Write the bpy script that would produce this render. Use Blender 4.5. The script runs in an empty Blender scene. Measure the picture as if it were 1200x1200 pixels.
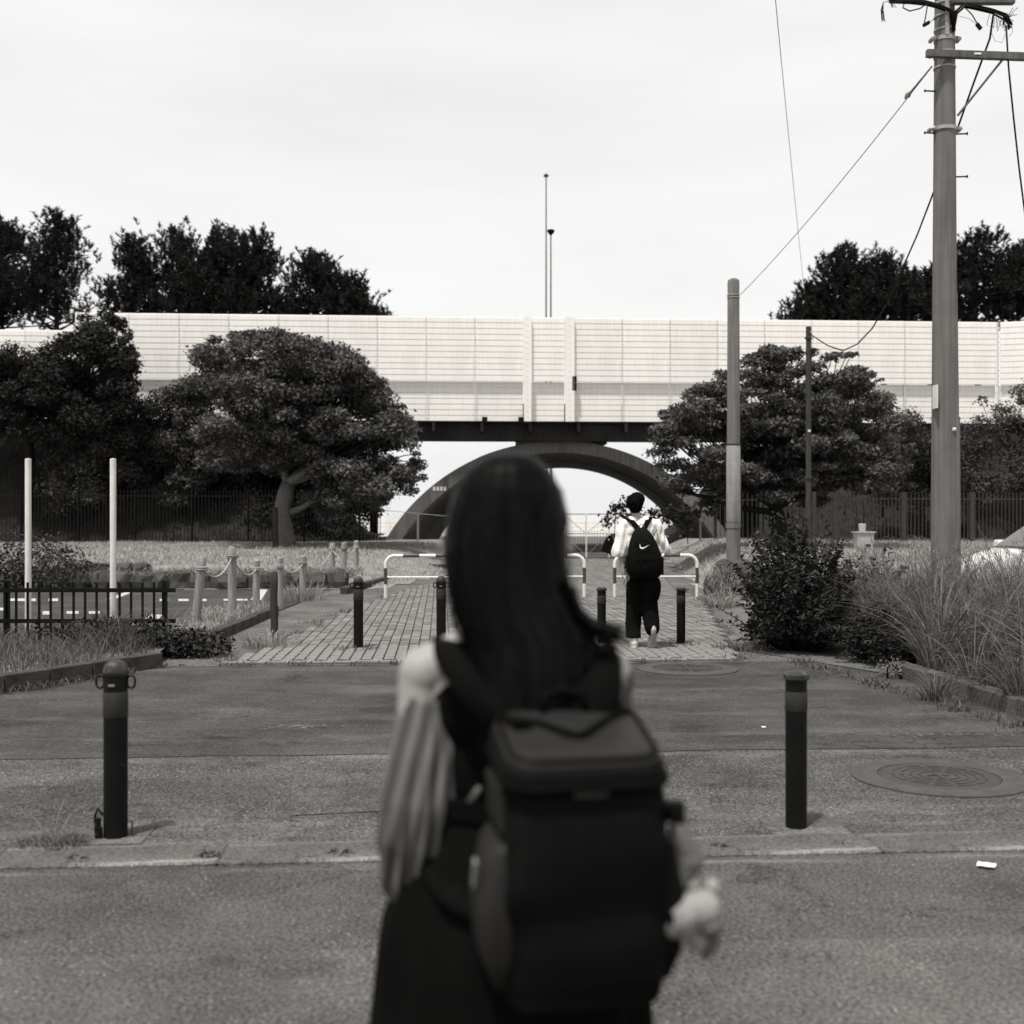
import bpy, bmesh, math, random
import numpy as np
from mathutils import Vector, Matrix, noise

random.seed(7)
rng = np.random.default_rng(7)
S = bpy.context.scene
C = S.collection
R = math.radians
PI = math.pi

# ------------------------------------------------------------------ camera, world, sun, exposure
CAMH = 1.53
F = 1360.0                      # focal length in units of 1/1200 of the frame
cam = bpy.data.cameras.new('camera')
cam.sensor_width = 36.0
cam.lens = F / 1200.0 * 36.0
cam.shift_y = 6.0 / 1200.0
cam.clip_start = 0.05
cam.clip_end = 4000
cam.dof.use_dof = True
cam.dof.focus_distance = 11.0
cam.dof.aperture_fstop = 2.3
camo = bpy.data.objects.new('camera', cam)
camo.location = (0, 0, CAMH)
camo.rotation_euler = (R(90), 0, 0)
C.objects.link(camo)
S.camera = camo

S.view_settings.view_transform = 'Standard'
S.view_settings.look = 'None'
S.view_settings.exposure = 0.0
S.view_settings.gamma = 1.0
S.view_settings.use_curve_mapping = False

SUN = Vector((-0.20, -0.32, 1.0)).normalized()      # towards the sun: high, behind us, a little to the left
SUN_EL = math.asin(SUN.z)
SUN_AZ = math.atan2(SUN.x, SUN.y)

w = bpy.data.worlds.new('World')
S.world = w
w.use_nodes = True
nt = w.node_tree
nt.nodes.clear()
wout = nt.nodes.new('ShaderNodeOutputWorld')
wbg = nt.nodes.new('ShaderNodeBackground')
wbg.inputs['Strength'].default_value = 0.10
sky = nt.nodes.new('ShaderNodeTexSky')
sky.sky_type = 'NISHITA'
sky.sun_disc = False
sky.sun_elevation = SUN_EL
sky.sun_rotation = SUN_AZ
sky.air_density = 1.0
sky.dust_density = 3.0
bw = nt.nodes.new('ShaderNodeRGBToBW')
nt.links.new(sky.outputs[0], bw.inputs[0])
wtc = nt.nodes.new('ShaderNodeTexCoord')
wmp = nt.nodes.new('ShaderNodeMapping')
wmp.inputs['Scale'].default_value = (1.0, 1.0, 5.0)
nt.links.new(wtc.outputs['Generated'], wmp.inputs[0])
wno = nt.nodes.new('ShaderNodeTexNoise')
wno.inputs['Scale'].default_value = 2.2
wno.inputs['Detail'].default_value = 6.0
nt.links.new(wmp.outputs[0], wno.inputs['Vector'])
wrp = nt.nodes.new('ShaderNodeMapRange')
wrp.inputs['From Min'].default_value = 0.32
wrp.inputs['From Max'].default_value = 0.68
wrp.inputs['To Min'].default_value = 0.84
wrp.inputs['To Max'].default_value = 1.0
nt.links.new(wno.outputs[0], wrp.inputs[0])
wsp = nt.nodes.new('ShaderNodeSeparateXYZ')
nt.links.new(wtc.outputs['Generated'], wsp.inputs[0])
wel = nt.nodes.new('ShaderNodeMapRange')         # haze thins towards the zenith, where the line of sight through it is shortest
wel.interpolation_type = 'SMOOTHSTEP'
wel.inputs['From Min'].default_value = 0.25
wel.inputs['From Max'].default_value = 1.0
wel.inputs['To Min'].default_value = 1.0
wel.inputs['To Max'].default_value = 0.45
nt.links.new(wsp.outputs[2], wel.inputs[0])
wmu = nt.nodes.new('ShaderNodeMath'); wmu.operation = 'MULTIPLY'
nt.links.new(wrp.outputs[0], wmu.inputs[0]); nt.links.new(wel.outputs[0], wmu.inputs[1])
wmx = nt.nodes.new('ShaderNodeMixRGB')          # thin white cloud veil over the clear sky
wmx.inputs['Color2'].default_value = (9.85, 9.8, 9.76, 1)
nt.links.new(wmu.outputs[0], wmx.inputs['Fac'])
nt.links.new(bw.outputs[0], wmx.inputs['Color1'])
nt.links.new(wmx.outputs[0], wbg.inputs['Color'])
nt.links.new(wbg.outputs[0], wout.inputs['Surface'])

sl = bpy.data.lights.new('sun', 'SUN')
sl.energy = 4.5
sl.angle = R(4.0)
sl.color = (1.0, 0.985, 0.962)
so = bpy.data.objects.new('sun', sl)
so.rotation_euler = SUN.to_track_quat('Z', 'Y').to_euler()
so.location = SUN * 60
C.objects.link(so)

# ------------------------------------------------------------------ helpers
def P(px, py, Y):
    return Vector(((px - 600) / F * Y, Y, CAMH + (606 - py) / F * Y))

def GP(px, py, z=0.0):
    Y = F * (CAMH - z) / (py - 606)
    return Vector(((px - 600) / F * Y, Y, z))

YAW = 0.0613
def Yoff(x):
    return YAW * x

def thing(name, label, cat, loc=(0, 0, 0), rz=0.0, group=None):
    o = bpy.data.objects.new(name, None)
    o.empty_display_size = 0.2
    C.objects.link(o)
    o.location = loc
    o.rotation_euler = (0, 0, rz)
    o['label'] = label
    o['category'] = cat
    if group: o['group'] = group
    return o

def tag(o, label, cat, group=None):
    o['label'] = label
    o['category'] = cat
    if group: o['group'] = group
    return o

def link(name, me, mat=None, parent=None, smooth=False):
    if mat is not None:
        me.materials.clear(); me.materials.append(mat)
    if smooth:
        me.polygons.foreach_set('use_smooth', [True] * len(me.polygons))
    o = bpy.data.objects.new(name, me)
    C.objects.link(o)
    if parent is not None: o.parent = parent
    return o

def copy_tree(o, parent=None):
    c = o.copy()
    C.objects.link(c)
    c.parent = parent
    for ch in list(o.children): copy_tree(ch, c)
    return c

class MB:
    """collects shapes of one mesh object; off = world position of the thing (subtracted)"""
    def __init__(s, off=None):
        s.v = []; s.f = []
        if off is None: off = (0, 0, 0)
        if hasattr(off, 'location'): off = off.location
        s.off = Vector(off)
    def _add(s, vs, fs):
        n = len(s.v)
        s.v += [tuple(Vector(p) - s.off) for p in vs]
        s.f += [tuple(i + n for i in f) for f in fs]
    def box(s, c, size, rot=None, taper=1.0):
        hx, hy, hz = size[0]/2, size[1]/2, size[2]/2
        vs = []
        for z, k in ((-hz, 1.0), (hz, taper)):
            for x, y in ((-hx, -hy), (hx, -hy), (hx, hy), (-hx, hy)):
                p = Vector((x*k, y*k, z))
                if rot is not None:
                    p = rot @ p
                vs.append(p + Vector(c))
        s._add(vs, [(3,2,1,0),(4,5,6,7),(0,1,5,4),(1,2,6,5),(2,3,7,6),(3,0,4,7)])
    def bar(s, p0, p1, wx, wy):
        """rectangular bar from p0 to p1"""
        p0 = Vector(p0); p1 = Vector(p1)
        d = p1 - p0
        q = d.to_track_quat('Z', 'Y').to_matrix()
        s.box((p0 + p1)/2, (wx, wy, d.length), q)
    def tube(s, pts, rad, n=8, cap=True, closed=False):
        pts = [Vector(p) for p in pts]
        m = len(pts)
        if not hasattr(rad, '__len__'): rad = [rad]*m
        vs = []; fs = []
        up = None
        for i, p in enumerate(pts):
            if closed: t = pts[(i+1) % m] - pts[(i-1) % m]
            elif i == 0: t = pts[1]-pts[0]
            elif i == m-1: t = pts[-1]-pts[-2]
            else: t = pts[i+1]-pts[i-1]
            if t.length < 1e-9: t = Vector((0,0,1))
            t.normalize()
            if up is None:
                up = Vector((0,0,1)) if abs(t.z) < 0.9 else Vector((1,0,0))
            a = t.cross(up)
            if a.length < 1e-6: a = t.cross(Vector((0,1,0)))
            a.normalize()
            b = a.cross(t).normalized()
            up = b
            for k in range(n):
                th = 2*PI*k/n
                vs.append(p + (a*math.cos(th) + b*math.sin(th))*rad[i])
        for i in range(m if closed else m-1):
            j = (i+1) % m
            for k in range(n):
                k2 = (k+1) % n
                fs.append((i*n+k, i*n+k2, j*n+k2, j*n+k))
        if cap and not closed:
            fs.append(tuple(range(n-1, -1, -1)))
            fs.append(tuple((m-1)*n + k for k in range(n)))
        s._add(vs, fs)
    def lathe(s, prof, c=(0,0,0), n=24):
        vs = []; fs = []
        m = len(prof)
        for r, z in prof:
            for k in range(n):
                th = 2*PI*k/n
                vs.append((c[0]+r*math.cos(th), c[1]+r*math.sin(th), c[2]+z))
        for i in range(m-1):
            for k in range(n):
                k2 = (k+1) % n
                fs.append((i*n+k, i*n+k2, (i+1)*n+k2, (i+1)*n+k))
        fs.append(tuple(range(n-1, -1, -1)))
        fs.append(tuple((m-1)*n+k for k in range(n)))
        s._add(vs, fs)
    def loft(s, rings, cap=True):
        n = len(rings[0]); vs = []; fs = []
        for r in rings: vs += list(r)
        for i in range(len(rings)-1):
            for k in range(n):
                k2 = (k+1) % n
                fs.append((i*n+k, i*n+k2, (i+1)*n+k2, (i+1)*n+k))
        if cap:
            fs.append(tuple(range(n-1, -1, -1)))
            fs.append(tuple((len(rings)-1)*n+k for k in range(n)))
        s._add(vs, fs)
    def prism(s, poly, z0, z1):
        n = len(poly)
        vs = [(x, y, z0) for x, y in poly] + [(x, y, z1) for x, y in poly]
        fs = [tuple(range(n-1, -1, -1)), tuple(range(n, 2*n))]
        for k in range(n):
            k2 = (k+1) % n
            fs.append((k, k2, n+k2, n+k))
        s._add(vs, fs)
    def sheet(s, poly):
        s._add([Vector(p) for p in poly], [tuple(range(len(poly)))])
    def build(s, name, mat, parent=None, smooth=False, bevel=0.0, auto=None):
        me = bpy.data.meshes.new(name)
        me.from_pydata(s.v, [], s.f)
        me.update()
        if bevel > 0:
            bm = bmesh.new(); bm.from_mesh(me)
            bmesh.ops.recalc_face_normals(bm, faces=bm.faces)
            es = [e for e in bm.edges if len(e.link_faces) == 2 and e.calc_face_angle(0) > 0.6]
            bmesh.ops.bevel(bm, geom=es, offset=bevel, segments=2, profile=0.5, affect='EDGES')
            bm.to_mesh(me); bm.free()
        if auto is not None:
            me.polygons.foreach_set('use_smooth', [True]*len(me.polygons))
            me.set_sharp_from_angle(angle=R(auto))
        o = link(name, me, mat, parent, smooth)
        if parent is None: o.location = s.off
        return o

def np_mesh(name, verts, faces, mat, parent=None, smooth=False, off=(0,0,0)):
    """verts (N,3) array, faces (M,k) array of equal polygons"""
    me = bpy.data.meshes.new(name)
    v = np.asarray(verts, dtype=np.float32) - np.asarray(off, dtype=np.float32)
    f = np.asarray(faces, dtype=np.int32)
    k = f.shape[1]
    me.vertices.add(len(v)); me.vertices.foreach_set('co', v.ravel())
    me.loops.add(f.size); me.loops.foreach_set('vertex_index', f.ravel())
    me.polygons.add(len(f))
    me.polygons.foreach_set('loop_start', np.arange(0, f.size, k, dtype=np.int32))
    me.update(calc_edges=True); me.validate()
    o = link(name, me, mat, parent, smooth)
    return o

# ------------------------------------------------------------------ materials (the photograph is black and white: warm greys)
def g(v, a=1.0): return (v*1.035, v*0.992, v*0.938, a)

def mat(name, v, rough=0.8, var=0.25, scale=6.0, detail=5.0, bump=0.0, bscale=40.0, metal=0.0, spec=0.4, island=0.0, stretch=None, transl=0.0, streak=0.0, chips=None, objrand=0.0):
    m = bpy.data.materials.new(name)
    m.use_nodes = True
    t = m.node_tree
    b = t.nodes['Principled BSDF']
    b.inputs['Roughness'].default_value = rough
    b.inputs['Metallic'].default_value = metal
    b.inputs['Specular IOR Level'].default_value = spec
    tc = t.nodes.new('ShaderNodeTexCoord')
    mp = t.nodes.new('ShaderNodeMapping')
    if stretch: mp.inputs['Scale'].default_value = stretch
    t.links.new(tc.outputs['Object'], mp.inputs[0])
    no = t.nodes.new('ShaderNodeTexNoise')
    no.inputs['Scale'].default_value = scale
    no.inputs['Detail'].default_value = detail
    no.inputs['Roughness'].default_value = 0.65
    t.links.new(mp.outputs[0], no.inputs['Vector'])
    mr = t.nodes.new('ShaderNodeMapRange')
    mr.inputs['From Min'].default_value = 0.25; mr.inputs['From Max'].default_value = 0.75
    mr.inputs['To Min'].default_value = v*(1-var); mr.inputs['To Max'].default_value = v*(1+var)
    t.links.new(no.outputs[0], mr.inputs[0])
    val = mr.outputs[0]
    if island > 0:
        gi = t.nodes.new('ShaderNodeNewGeometry')
        mi = t.nodes.new('ShaderNodeMapRange')
        mi.inputs['To Min'].default_value = 1-island; mi.inputs['To Max'].default_value = 1+island
        t.links.new(gi.outputs['Random Per Island'], mi.inputs[0])
        mu = t.nodes.new('ShaderNodeMath'); mu.operation = 'MULTIPLY'
        t.links.new(val, mu.inputs[0]); t.links.new(mi.outputs[0], mu.inputs[1])
        val = mu.outputs[0]
    if streak > 0:                       # run-down dirt
        m2 = t.nodes.new('ShaderNodeMapping'); m2.inputs['Scale'].default_value = (9, 9, 0.35)
        t.links.new(tc.outputs['Object'], m2.inputs[0])
        n2 = t.nodes.new('ShaderNodeTexNoise'); n2.inputs['Scale'].default_value = 2.0; n2.inputs['Detail'].default_value = 4
        t.links.new(m2.outputs[0], n2.inputs['Vector'])
        r2 = t.nodes.new('ShaderNodeMapRange')
        r2.inputs['From Min'].default_value = 0.4; r2.inputs['From Max'].default_value = 0.7
        r2.inputs['To Min'].default_value = 1.0; r2.inputs['To Max'].default_value = 1-streak
        t.links.new(n2.outputs[0], r2.inputs[0])
        mu = t.nodes.new('ShaderNodeMath'); mu.operation = 'MULTIPLY'
        t.links.new(val, mu.inputs[0]); t.links.new(r2.outputs[0], mu.inputs[1])
        val = mu.outputs[0]
    if objrand > 0:
        oi = t.nodes.new('ShaderNodeObjectInfo')
        mi = t.nodes.new('ShaderNodeMapRange'); mi.inputs['To Min'].default_value = 1-objrand; mi.inputs['To Max'].default_value = 1+objrand
        t.links.new(oi.outputs['Random'], mi.inputs[0])
        mu = t.nodes.new('ShaderNodeMath'); mu.operation = 'MULTIPLY'
        t.links.new(val, mu.inputs[0]); t.links.new(mi.outputs[0], mu.inputs[1]); val = mu.outputs[0]
    if chips:                            # chipped paint and scuffs: (scale, threshold, albedo underneath)
        nc = t.nodes.new('ShaderNodeTexNoise'); nc.inputs['Scale'].default_value = chips[0]; nc.inputs['Detail'].default_value = 7; nc.inputs['Roughness'].default_value = 0.7
        t.links.new(tc.outputs['Object'], nc.inputs['Vector'])
        rc = t.nodes.new('ShaderNodeMapRange'); rc.inputs['From Min'].default_value = chips[1]; rc.inputs['From Max'].default_value = chips[1]+0.03
        t.links.new(nc.outputs[0], rc.inputs[0])
        mc = t.nodes.new('ShaderNodeMix'); t.links.new(rc.outputs[0], mc.inputs[0]); t.links.new(val, mc.inputs[2]); mc.inputs[3].default_value = chips[2]
        val = mc.outputs[0]
    vm = t.nodes.new('ShaderNodeMixRGB'); vm.blend_type = 'MULTIPLY'; vm.inputs['Fac'].default_value = 1
    vm.inputs['Color2'].default_value = g(1.0)
    t.links.new(val, vm.inputs['Color1'])
    t.links.new(vm.outputs[0], b.inputs['Base Color'])
    if bump > 0:
        nb = t.nodes.new('ShaderNodeTexNoise'); nb.inputs['Scale'].default_value = bscale; nb.inputs['Detail'].default_value = 4
        t.links.new(mp.outputs[0], nb.inputs['Vector'])
        bp = t.nodes.new('ShaderNodeBump'); bp.inputs['Strength'].default_value = bump; bp.inputs['Distance'].default_value = 0.02
        t.links.new(nb.outputs[0], bp.inputs['Height'])
        t.links.new(bp.outputs[0], b.inputs['Normal'])
    if transl > 0:
        tr = t.nodes.new('ShaderNodeBsdfTranslucent'); t.links.new(vm.outputs[0], tr.inputs['Color'])
        mx = t.nodes.new('ShaderNodeMixShader'); mx.inputs[0].default_value = transl
        out = t.nodes['Material Output']
        t.links.new(b.outputs[0], mx.inputs[1]); t.links.new(tr.outputs[0], mx.inputs[2])
        t.links.new(mx.outputs[0], out.inputs['Surface'])
    return m

def asphalt(name, v, agg=0.5, streaks=0.25, patch=None, speck=0.6, bumpk=0.5, dust=()):
    """v base albedo; agg contrast of stones; streaks: tyre/water wear running across; patch=(y, factor): other mix beyond y"""
    m = bpy.data.materials.new(name); m.use_nodes = True
    t = m.node_tree; b = t.nodes['Principled BSDF']
    b.inputs['Roughness'].default_value = 0.9; b.inputs['Specular IOR Level'].default_value = 0.15
    tc = t.nodes.new('ShaderNodeTexCoord')
    def nse(scale, detail=4, st=None, rough=0.6):
        mp = t.nodes.new('ShaderNodeMapping')
        if st: mp.inputs['Scale'].default_value = st
        mp.inputs['Rotation'].default_value = (0, 0, -YAW)
        t.links.new(tc.outputs['Object'], mp.inputs[0])
        n = t.nodes.new('ShaderNodeTexNoise'); n.inputs['Scale'].default_value = scale; n.inputs['Detail'].default_value = detail
        n.inputs['Roughness'].default_value = rough
        t.links.new(mp.outputs[0], n.inputs['Vector'])
        return n.outputs[0]
    def mrange(x, a, b_, c, d):
        r = t.nodes.new('ShaderNodeMapRange')
        r.inputs['From Min'].default_value = a; r.inputs['From Max'].default_value = b_
        r.inputs['To Min'].default_value = c; r.inputs['To Max'].default_value = d
        t.links.new(x, r.inputs[0]); return r.outputs[0]
    def mul(x, y, op='MULTIPLY'):
        q = t.nodes.new('ShaderNodeMath'); q.operation = op
        t.links.new(x, q.inputs[0])
        if isinstance(y, float): q.inputs[1].default_value = y
        else: t.links.new(y, q.inputs[1])
        return q.outputs[0]
    big = mrange(nse(0.9, 7, None, 0.68), 0.3, 0.7, v*0.56, v*1.44)
    st = mul(mrange(nse(0.9, 6, (0.42, 1.5, 1), 0.7), 0.3, 0.7, 1-streaks, 1+streaks), mrange(nse(1.7, 6, (0.7, 1, 1), 0.7), 0.59, 0.65, 1.0, 0.68))
    fine = mrange(nse(62.0, 4, None, 0.8), 0.36, 0.64, 1-agg, 1+agg)
    x = mul(mul(big, st), fine)
    vo = t.nodes.new('ShaderNodeTexVoronoi'); vo.inputs['Scale'].default_value = 105.0
    t.links.new(tc.outputs['Object'], vo.inputs['Vector'])
    sep = t.nodes.new('ShaderNodeSeparateColor'); t.links.new(vo.outputs['Color'], sep.inputs[0])
    pale = mrange(sep.outputs[0], 0.93, 0.96, 0.0, 1.0)               # a few pale stones
    near = mrange(vo.outputs['Distance'], 0.25, 0.45, 1.0, 0.0)
    pz = mrange(nse(1.6, 3), 0.42, 0.62, 0.15, 1.0)
    pale = mul(mul(mul(pale, near), pz), v*speck*6)
    x = mul(x, pale, 'ADD')
    # hairline cracks
    vc = t.nodes.new('ShaderNodeTexVoronoi'); vc.feature = 'DISTANCE_TO_EDGE'; vc.inputs['Scale'].default_value = 0.55
    wv = t.nodes.new('ShaderNodeVectorMath'); wv.operation = 'ADD'
    nn = t.nodes.new('ShaderNodeTexNoise'); nn.inputs['Scale'].default_value = 3.0; nn.inputs['Detail'].default_value = 5
    t.links.new(tc.outputs['Object'], nn.inputs['Vector'])
    t.links.new(tc.outputs['Object'], wv.inputs[0]); t.links.new(nn.outputs['Color'], wv.inputs[1])
    t.links.new(wv.outputs[0], vc.inputs['Vector'])
    cr = mrange(vc.outputs['Distance'], 0.0, 0.012, 0.55, 1.0)
    ck = mrange(nse(0.7, 2), 0.44, 0.52, 1.0, 0.0)
    cr2 = t.nodes.new('ShaderNodeMath'); cr2.operation = 'MAXIMUM'
    t.links.new(cr, cr2.inputs[0]); t.links.new(ck, cr2.inputs[1])
    x = mul(x, cr2.outputs[0])
    for y0_, k_, w_ in dust:                  # pale grit washed together along a line across the pavement
        sx = t.nodes.new('ShaderNodeSeparateXYZ'); t.links.new(tc.outputs['Object'], sx.inputs[0])
        yy = mul(mul(sx.outputs[1], mul(sx.outputs[0], -YAW), 'ADD'), mrange(nse(1.1, 4), 0.3, 0.7, -w_*0.8, w_*0.8), 'ADD')
        ab = t.nodes.new('ShaderNodeMath'); ab.operation = 'ABSOLUTE'; t.links.new(mul(yy, float(-y0_), 'ADD'), ab.inputs[0])
        nearl = mrange(ab.outputs[0], 0.0, w_, 1.0, 0.0)
        gr = mul(mul(nearl, mrange(nse(2.0, 6, (0.4, 3.0, 1), 0.75), 0.45, 0.7, 0.0, 1.0)), k_*0.22)
        x = mul(x, gr, 'ADD')
    if patch:
        sx = t.nodes.new('ShaderNodeSeparateXYZ'); t.links.new(tc.outputs['Object'], sx.inputs[0])
        yy = mul(sx.outputs[1], mul(sx.outputs[0], -YAW), 'ADD')
        yy = mul(yy, mrange(nse(2.5, 3), 0.3, 0.7, -0.03, 0.03), 'ADD')
        x = mul(x, mrange(yy, patch[0], patch[0]+0.02, patch[1], 1.0))
        ln = mul(yy, float(-patch[0]), 'ADD')
        ab = t.nodes.new('ShaderNodeMath'); ab.operation = 'ABSOLUTE'; t.links.new(ln, ab.inputs[0])
        x = mul(x, mrange(ab.outputs[0], 0.0, 0.02, 0.78, 1.0))
    vm = t.nodes.new('ShaderNodeMixRGB'); vm.blend_type = 'MULTIPLY'; vm.inputs['Fac'].default_value = 1
    vm.inputs['Color2'].default_value = g(1.0)
    t.links.new(x, vm.inputs['Color1']); t.links.new(vm.outputs[0], b.inputs['Base Color'])
    nb = nse(160.0, 2)
    bp = t.nodes.new('ShaderNodeBump'); bp.inputs['Strength'].default_value = bumpk; bp.inputs['Distance'].default_value = 0.006
    t.links.new(nb, bp.inputs['Height']); t.links.new(bp.outputs[0], b.inputs['Normal'])
    return m

def striped(name, v, v2, freq, axis=0, rough=0.8, slant=0.0):
    m = mat(name, v, rough, 0.12, 20)
    t = m.node_tree; b = t.nodes['Principled BSDF']
    tc = t.nodes.new('ShaderNodeTexCoord')
    sp = t.nodes.new('ShaderNodeSeparateXYZ'); t.links.new(tc.outputs['Object'], sp.inputs[0])
    no = t.nodes.new('ShaderNodeTexNoise'); no.inputs['Scale'].default_value = 3
    t.links.new(tc.outputs['Object'], no.inputs['Vector'])
    a = t.nodes.new('ShaderNodeMath'); a.operation = 'MULTIPLY_ADD'
    sl_ = t.nodes.new('ShaderNodeMath'); sl_.operation = 'MULTIPLY_ADD'; sl_.inputs[1].default_value = -slant
    t.links.new(sp.outputs[2], sl_.inputs[0]); t.links.new(sp.outputs[axis], sl_.inputs[2])
    t.links.new(sl_.outputs[0], a.inputs[0]); a.inputs[1].default_value = freq; t.links.new(no.outputs[0], a.inputs[2])
    s = t.nodes.new('ShaderNodeMath'); s.operation = 'SINE'; t.links.new(a.outputs[0], s.inputs[0])
    mr = t.nodes.new('ShaderNodeMapRange'); mr.inputs['From Min'].default_value = -0.4; mr.inputs['From Max'].default_value = 0.8
    t.links.new(s.outputs[0], mr.inputs[0])
    mx = t.nodes.new('ShaderNodeMixRGB'); mx.inputs['Color1'].default_value = g(v); mx.inputs['Color2'].default_value = g(v2)
    t.links.new(mr.outputs[0], mx.inputs['Fac'])
    t.links.new(mx.outputs[0], b.inputs['Base Color'])
    return m

M = {}
M['road'] = asphalt('road_asphalt', 0.074, 0.85, 0.10, (4.15, 1.16), 0.8, 1.0, [(5.10, 0.55, 0.05)])
M['pavement'] = asphalt('aggregate_asphalt', 0.072, 1.0, 0.34, None, 1.3, 1.0, [(5.48, 0.40, 0.10), (5.8, 0.3, 0.35), (7.40, 0.35, 0.12)])
M['forecourt'] = asphalt('forecourt_asphalt', 0.055, 0.55, 0.34, None, 0.5, 0.8, [(8.1, 0.30, 0.12), (8.9, 0.22, 0.18), (10.2, 0.18, 0.25), (11.8, 0.2, 0.3)])
M['carpark'] = asphalt('car_park_asphalt', 0.050, 0.3, 0.25, None, 0.2)
M['soil'] = mat('soil', 0.10, 0.95, 0.4, 4, bump=0.5)
M['farground'] = mat('far_ground', 0.42, 0.95, 0.3, 0.6, spec=0.1)
M['turf'] = mat('dry_turf', 0.2, 0.95, 0.45, 2.2, 8, bump=0.6, bscale=25, spec=0.1)
M['blade'] = mat('dry_grass_blade', 0.31, 0.8, 0.3, 1.0, island=0.55, transl=0.25, spec=0.15)
M['weed'] = mat('weed_blade', 0.12, 0.7, 0.3, 1.5, island=0.5, transl=0.3, spec=0.15)
M['tallgrass'] = mat('tall_grass_blade', 0.135, 0.6, 0.35, 1.2, island=0.6, transl=0.3, spec=0.15)
M['plume'] = mat('grass_plume', 0.2, 0.9, 0.3, 2, island=0.4, transl=0.3)
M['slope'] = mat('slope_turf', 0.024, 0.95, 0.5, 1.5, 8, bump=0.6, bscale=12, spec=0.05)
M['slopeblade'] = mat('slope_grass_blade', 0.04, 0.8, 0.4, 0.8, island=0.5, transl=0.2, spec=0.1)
M['kerb'] = asphalt('kerb_concrete', 0.105, 0.6, 0.1, None, 0.5, 0.8, [(-0.135, 0.9, 0.03), (0.13, 0.6, 0.03)])
M['darkkerb'] = mat('dark_kerb_concrete', 0.06, 0.95, 0.6, 5, 8, bump=0.5, bscale=60, spec=0.1)  # darker and more mottled than the edging strip concrete
M['slab'] = asphalt('pale_concrete', 0.105, 0.55, 0.15, None, 0.4, 0.8)
M['brick'] = mat('paving_brick', 0.152, 0.9, 0.35, 3, 6, bump=0.3, bscale=80, island=0.22, spec=0.2)
M['joint'] = mat('sandy_joint', 0.062, 0.95, 0.4, 8, spec=0.1)
M['paint'] = mat('white_road_paint', 0.42, 0.7, 0.2, 12)
M['iron'] = mat('cast_iron', 0.04, 0.55, 0.35, 20, metal=0.0, spec=0.3, bump=0.2)
M['mring'] = mat('manhole_concrete', 0.055, 0.9, 0.35, 9, 8, bump=0.4, bscale=70)
M['black'] = mat('black_paint', 0.005, 0.45, 0.3, 6, spec=0.12)
M['bollard'] = mat('bollard_paint', 0.005, 0.45, 0.5, 3, 8, spec=0.16, bump=0.06, bscale=25, chips=(16, 0.66, 0.05))
M['capwear'] = mat('worn_bollard_cap', 0.03, 0.5, 0.4, 10, spec=0.25, chips=(22, 0.58, 0.09))
M['band'] = mat('grey_reflective_band', 0.03, 0.5, 0.25, 15, spec=0.15, chips=(20, 0.62, 0.015))
M['steel'] = mat('galvanised_steel', 0.22, 0.5, 0.25, 8, metal=0.3)
M['darksteel'] = mat('dark_steel', 0.03, 0.55, 0.35, 8, spec=0.2)
M['railwhite'] = mat('rail_white_paint', 0.72, 0.4, 0.1, 6, chips=(9, 0.66, 0.12), streak=0.2)
M['railblack'] = mat('rail_dark_paint', 0.045, 0.4, 0.3, 9, chips=(12, 0.62, 0.3))
M['stake'] = mat('weathered_wood', 0.27, 0.85, 0.35, 4, 8, stretch=(8, 8, 1), bump=0.4, streak=0.25)
M['darkstake'] = mat('dark_wood', 0.045, 0.9, 0.4, 4, 8, stretch=(8, 8, 1), bump=0.4, spec=0.1)
M['rope'] = mat('pale_rope', 0.33, 0.9, 0.3, 60, bump=0.5, bscale=120)
M['whitepole'] = mat('white_pole', 0.62, 0.5, 0.18, 3, chips=(10, 0.68, 0.2), streak=0.3)
M['fence'] = mat('fence_paint', 0.014, 0.7, 0.3, 6, spec=0.08)
M['fencegrey'] = mat('fence_grey_paint', 0.05, 0.7, 0.35, 6, spec=0.15)
M['ironfence'] = mat('iron_fence_paint', 0.006, 0.5, 0.4, 8, spec=0.1)
M['barrier'] = mat('barrier_white_paint', 0.80, 0.5, 0.07, 0.8, 6, objrand=0.035, streak=0.13)
M['column'] = mat('barrier_column_paint', 0.84, 0.5, 0.05, 0.8, streak=0.05)
M['barpost'] = mat('barrier_joint', 0.6, 0.6, 0.2, 4)
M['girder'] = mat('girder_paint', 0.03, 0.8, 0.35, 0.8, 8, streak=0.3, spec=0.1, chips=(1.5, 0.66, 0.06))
M['arch'] = mat('arch_concrete', 0.135, 0.85, 0.22, 0.6, 9, bump=0.15, bscale=12, spec=0.15, streak=0.42, chips=(1.1, 0.66, 0.15))
M['pole'] = mat('pole_concrete', 0.15, 0.9, 0.15, 3, 8, bump=0.15, bscale=90, spec=0.15, streak=0.3, chips=(5, 0.68, 0.07))
M['polelight'] = mat('pale_pole_sleeve', 0.27, 0.9, 0.2, 5, 8, streak=0.3, spec=0.2)
M['cable'] = mat('cable_rubber', 0.006, 0.6, 0.3, 6, spec=0.1)
M['wire'] = mat('thin_wire', 0.06, 0.5, 0.2, 6)
M['clamp'] = mat('clamp_zinc', 0.33, 0.5, 0.3, 12, metal=0.2)
M['arm'] = mat('crossarm_steel', 0.1, 0.55, 0.3, 6, streak=0.3, spec=0.2)
M['bark'] = mat('tree_bark', 0.15, 0.95, 0.45, 5, 8, stretch=(4, 4, 1), bump=0.8, bscale=14, spec=0.1)
M['darkbark'] = mat('dark_bark', 0.02, 0.95, 0.45, 5, 8, stretch=(4, 4, 1), bump=0.6, spec=0.05)
M['leaf'] = mat('broad_leaf', 0.074, 0.6, 0.35, 0.9, island=0.5, transl=0.12, spec=0.12)
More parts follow.
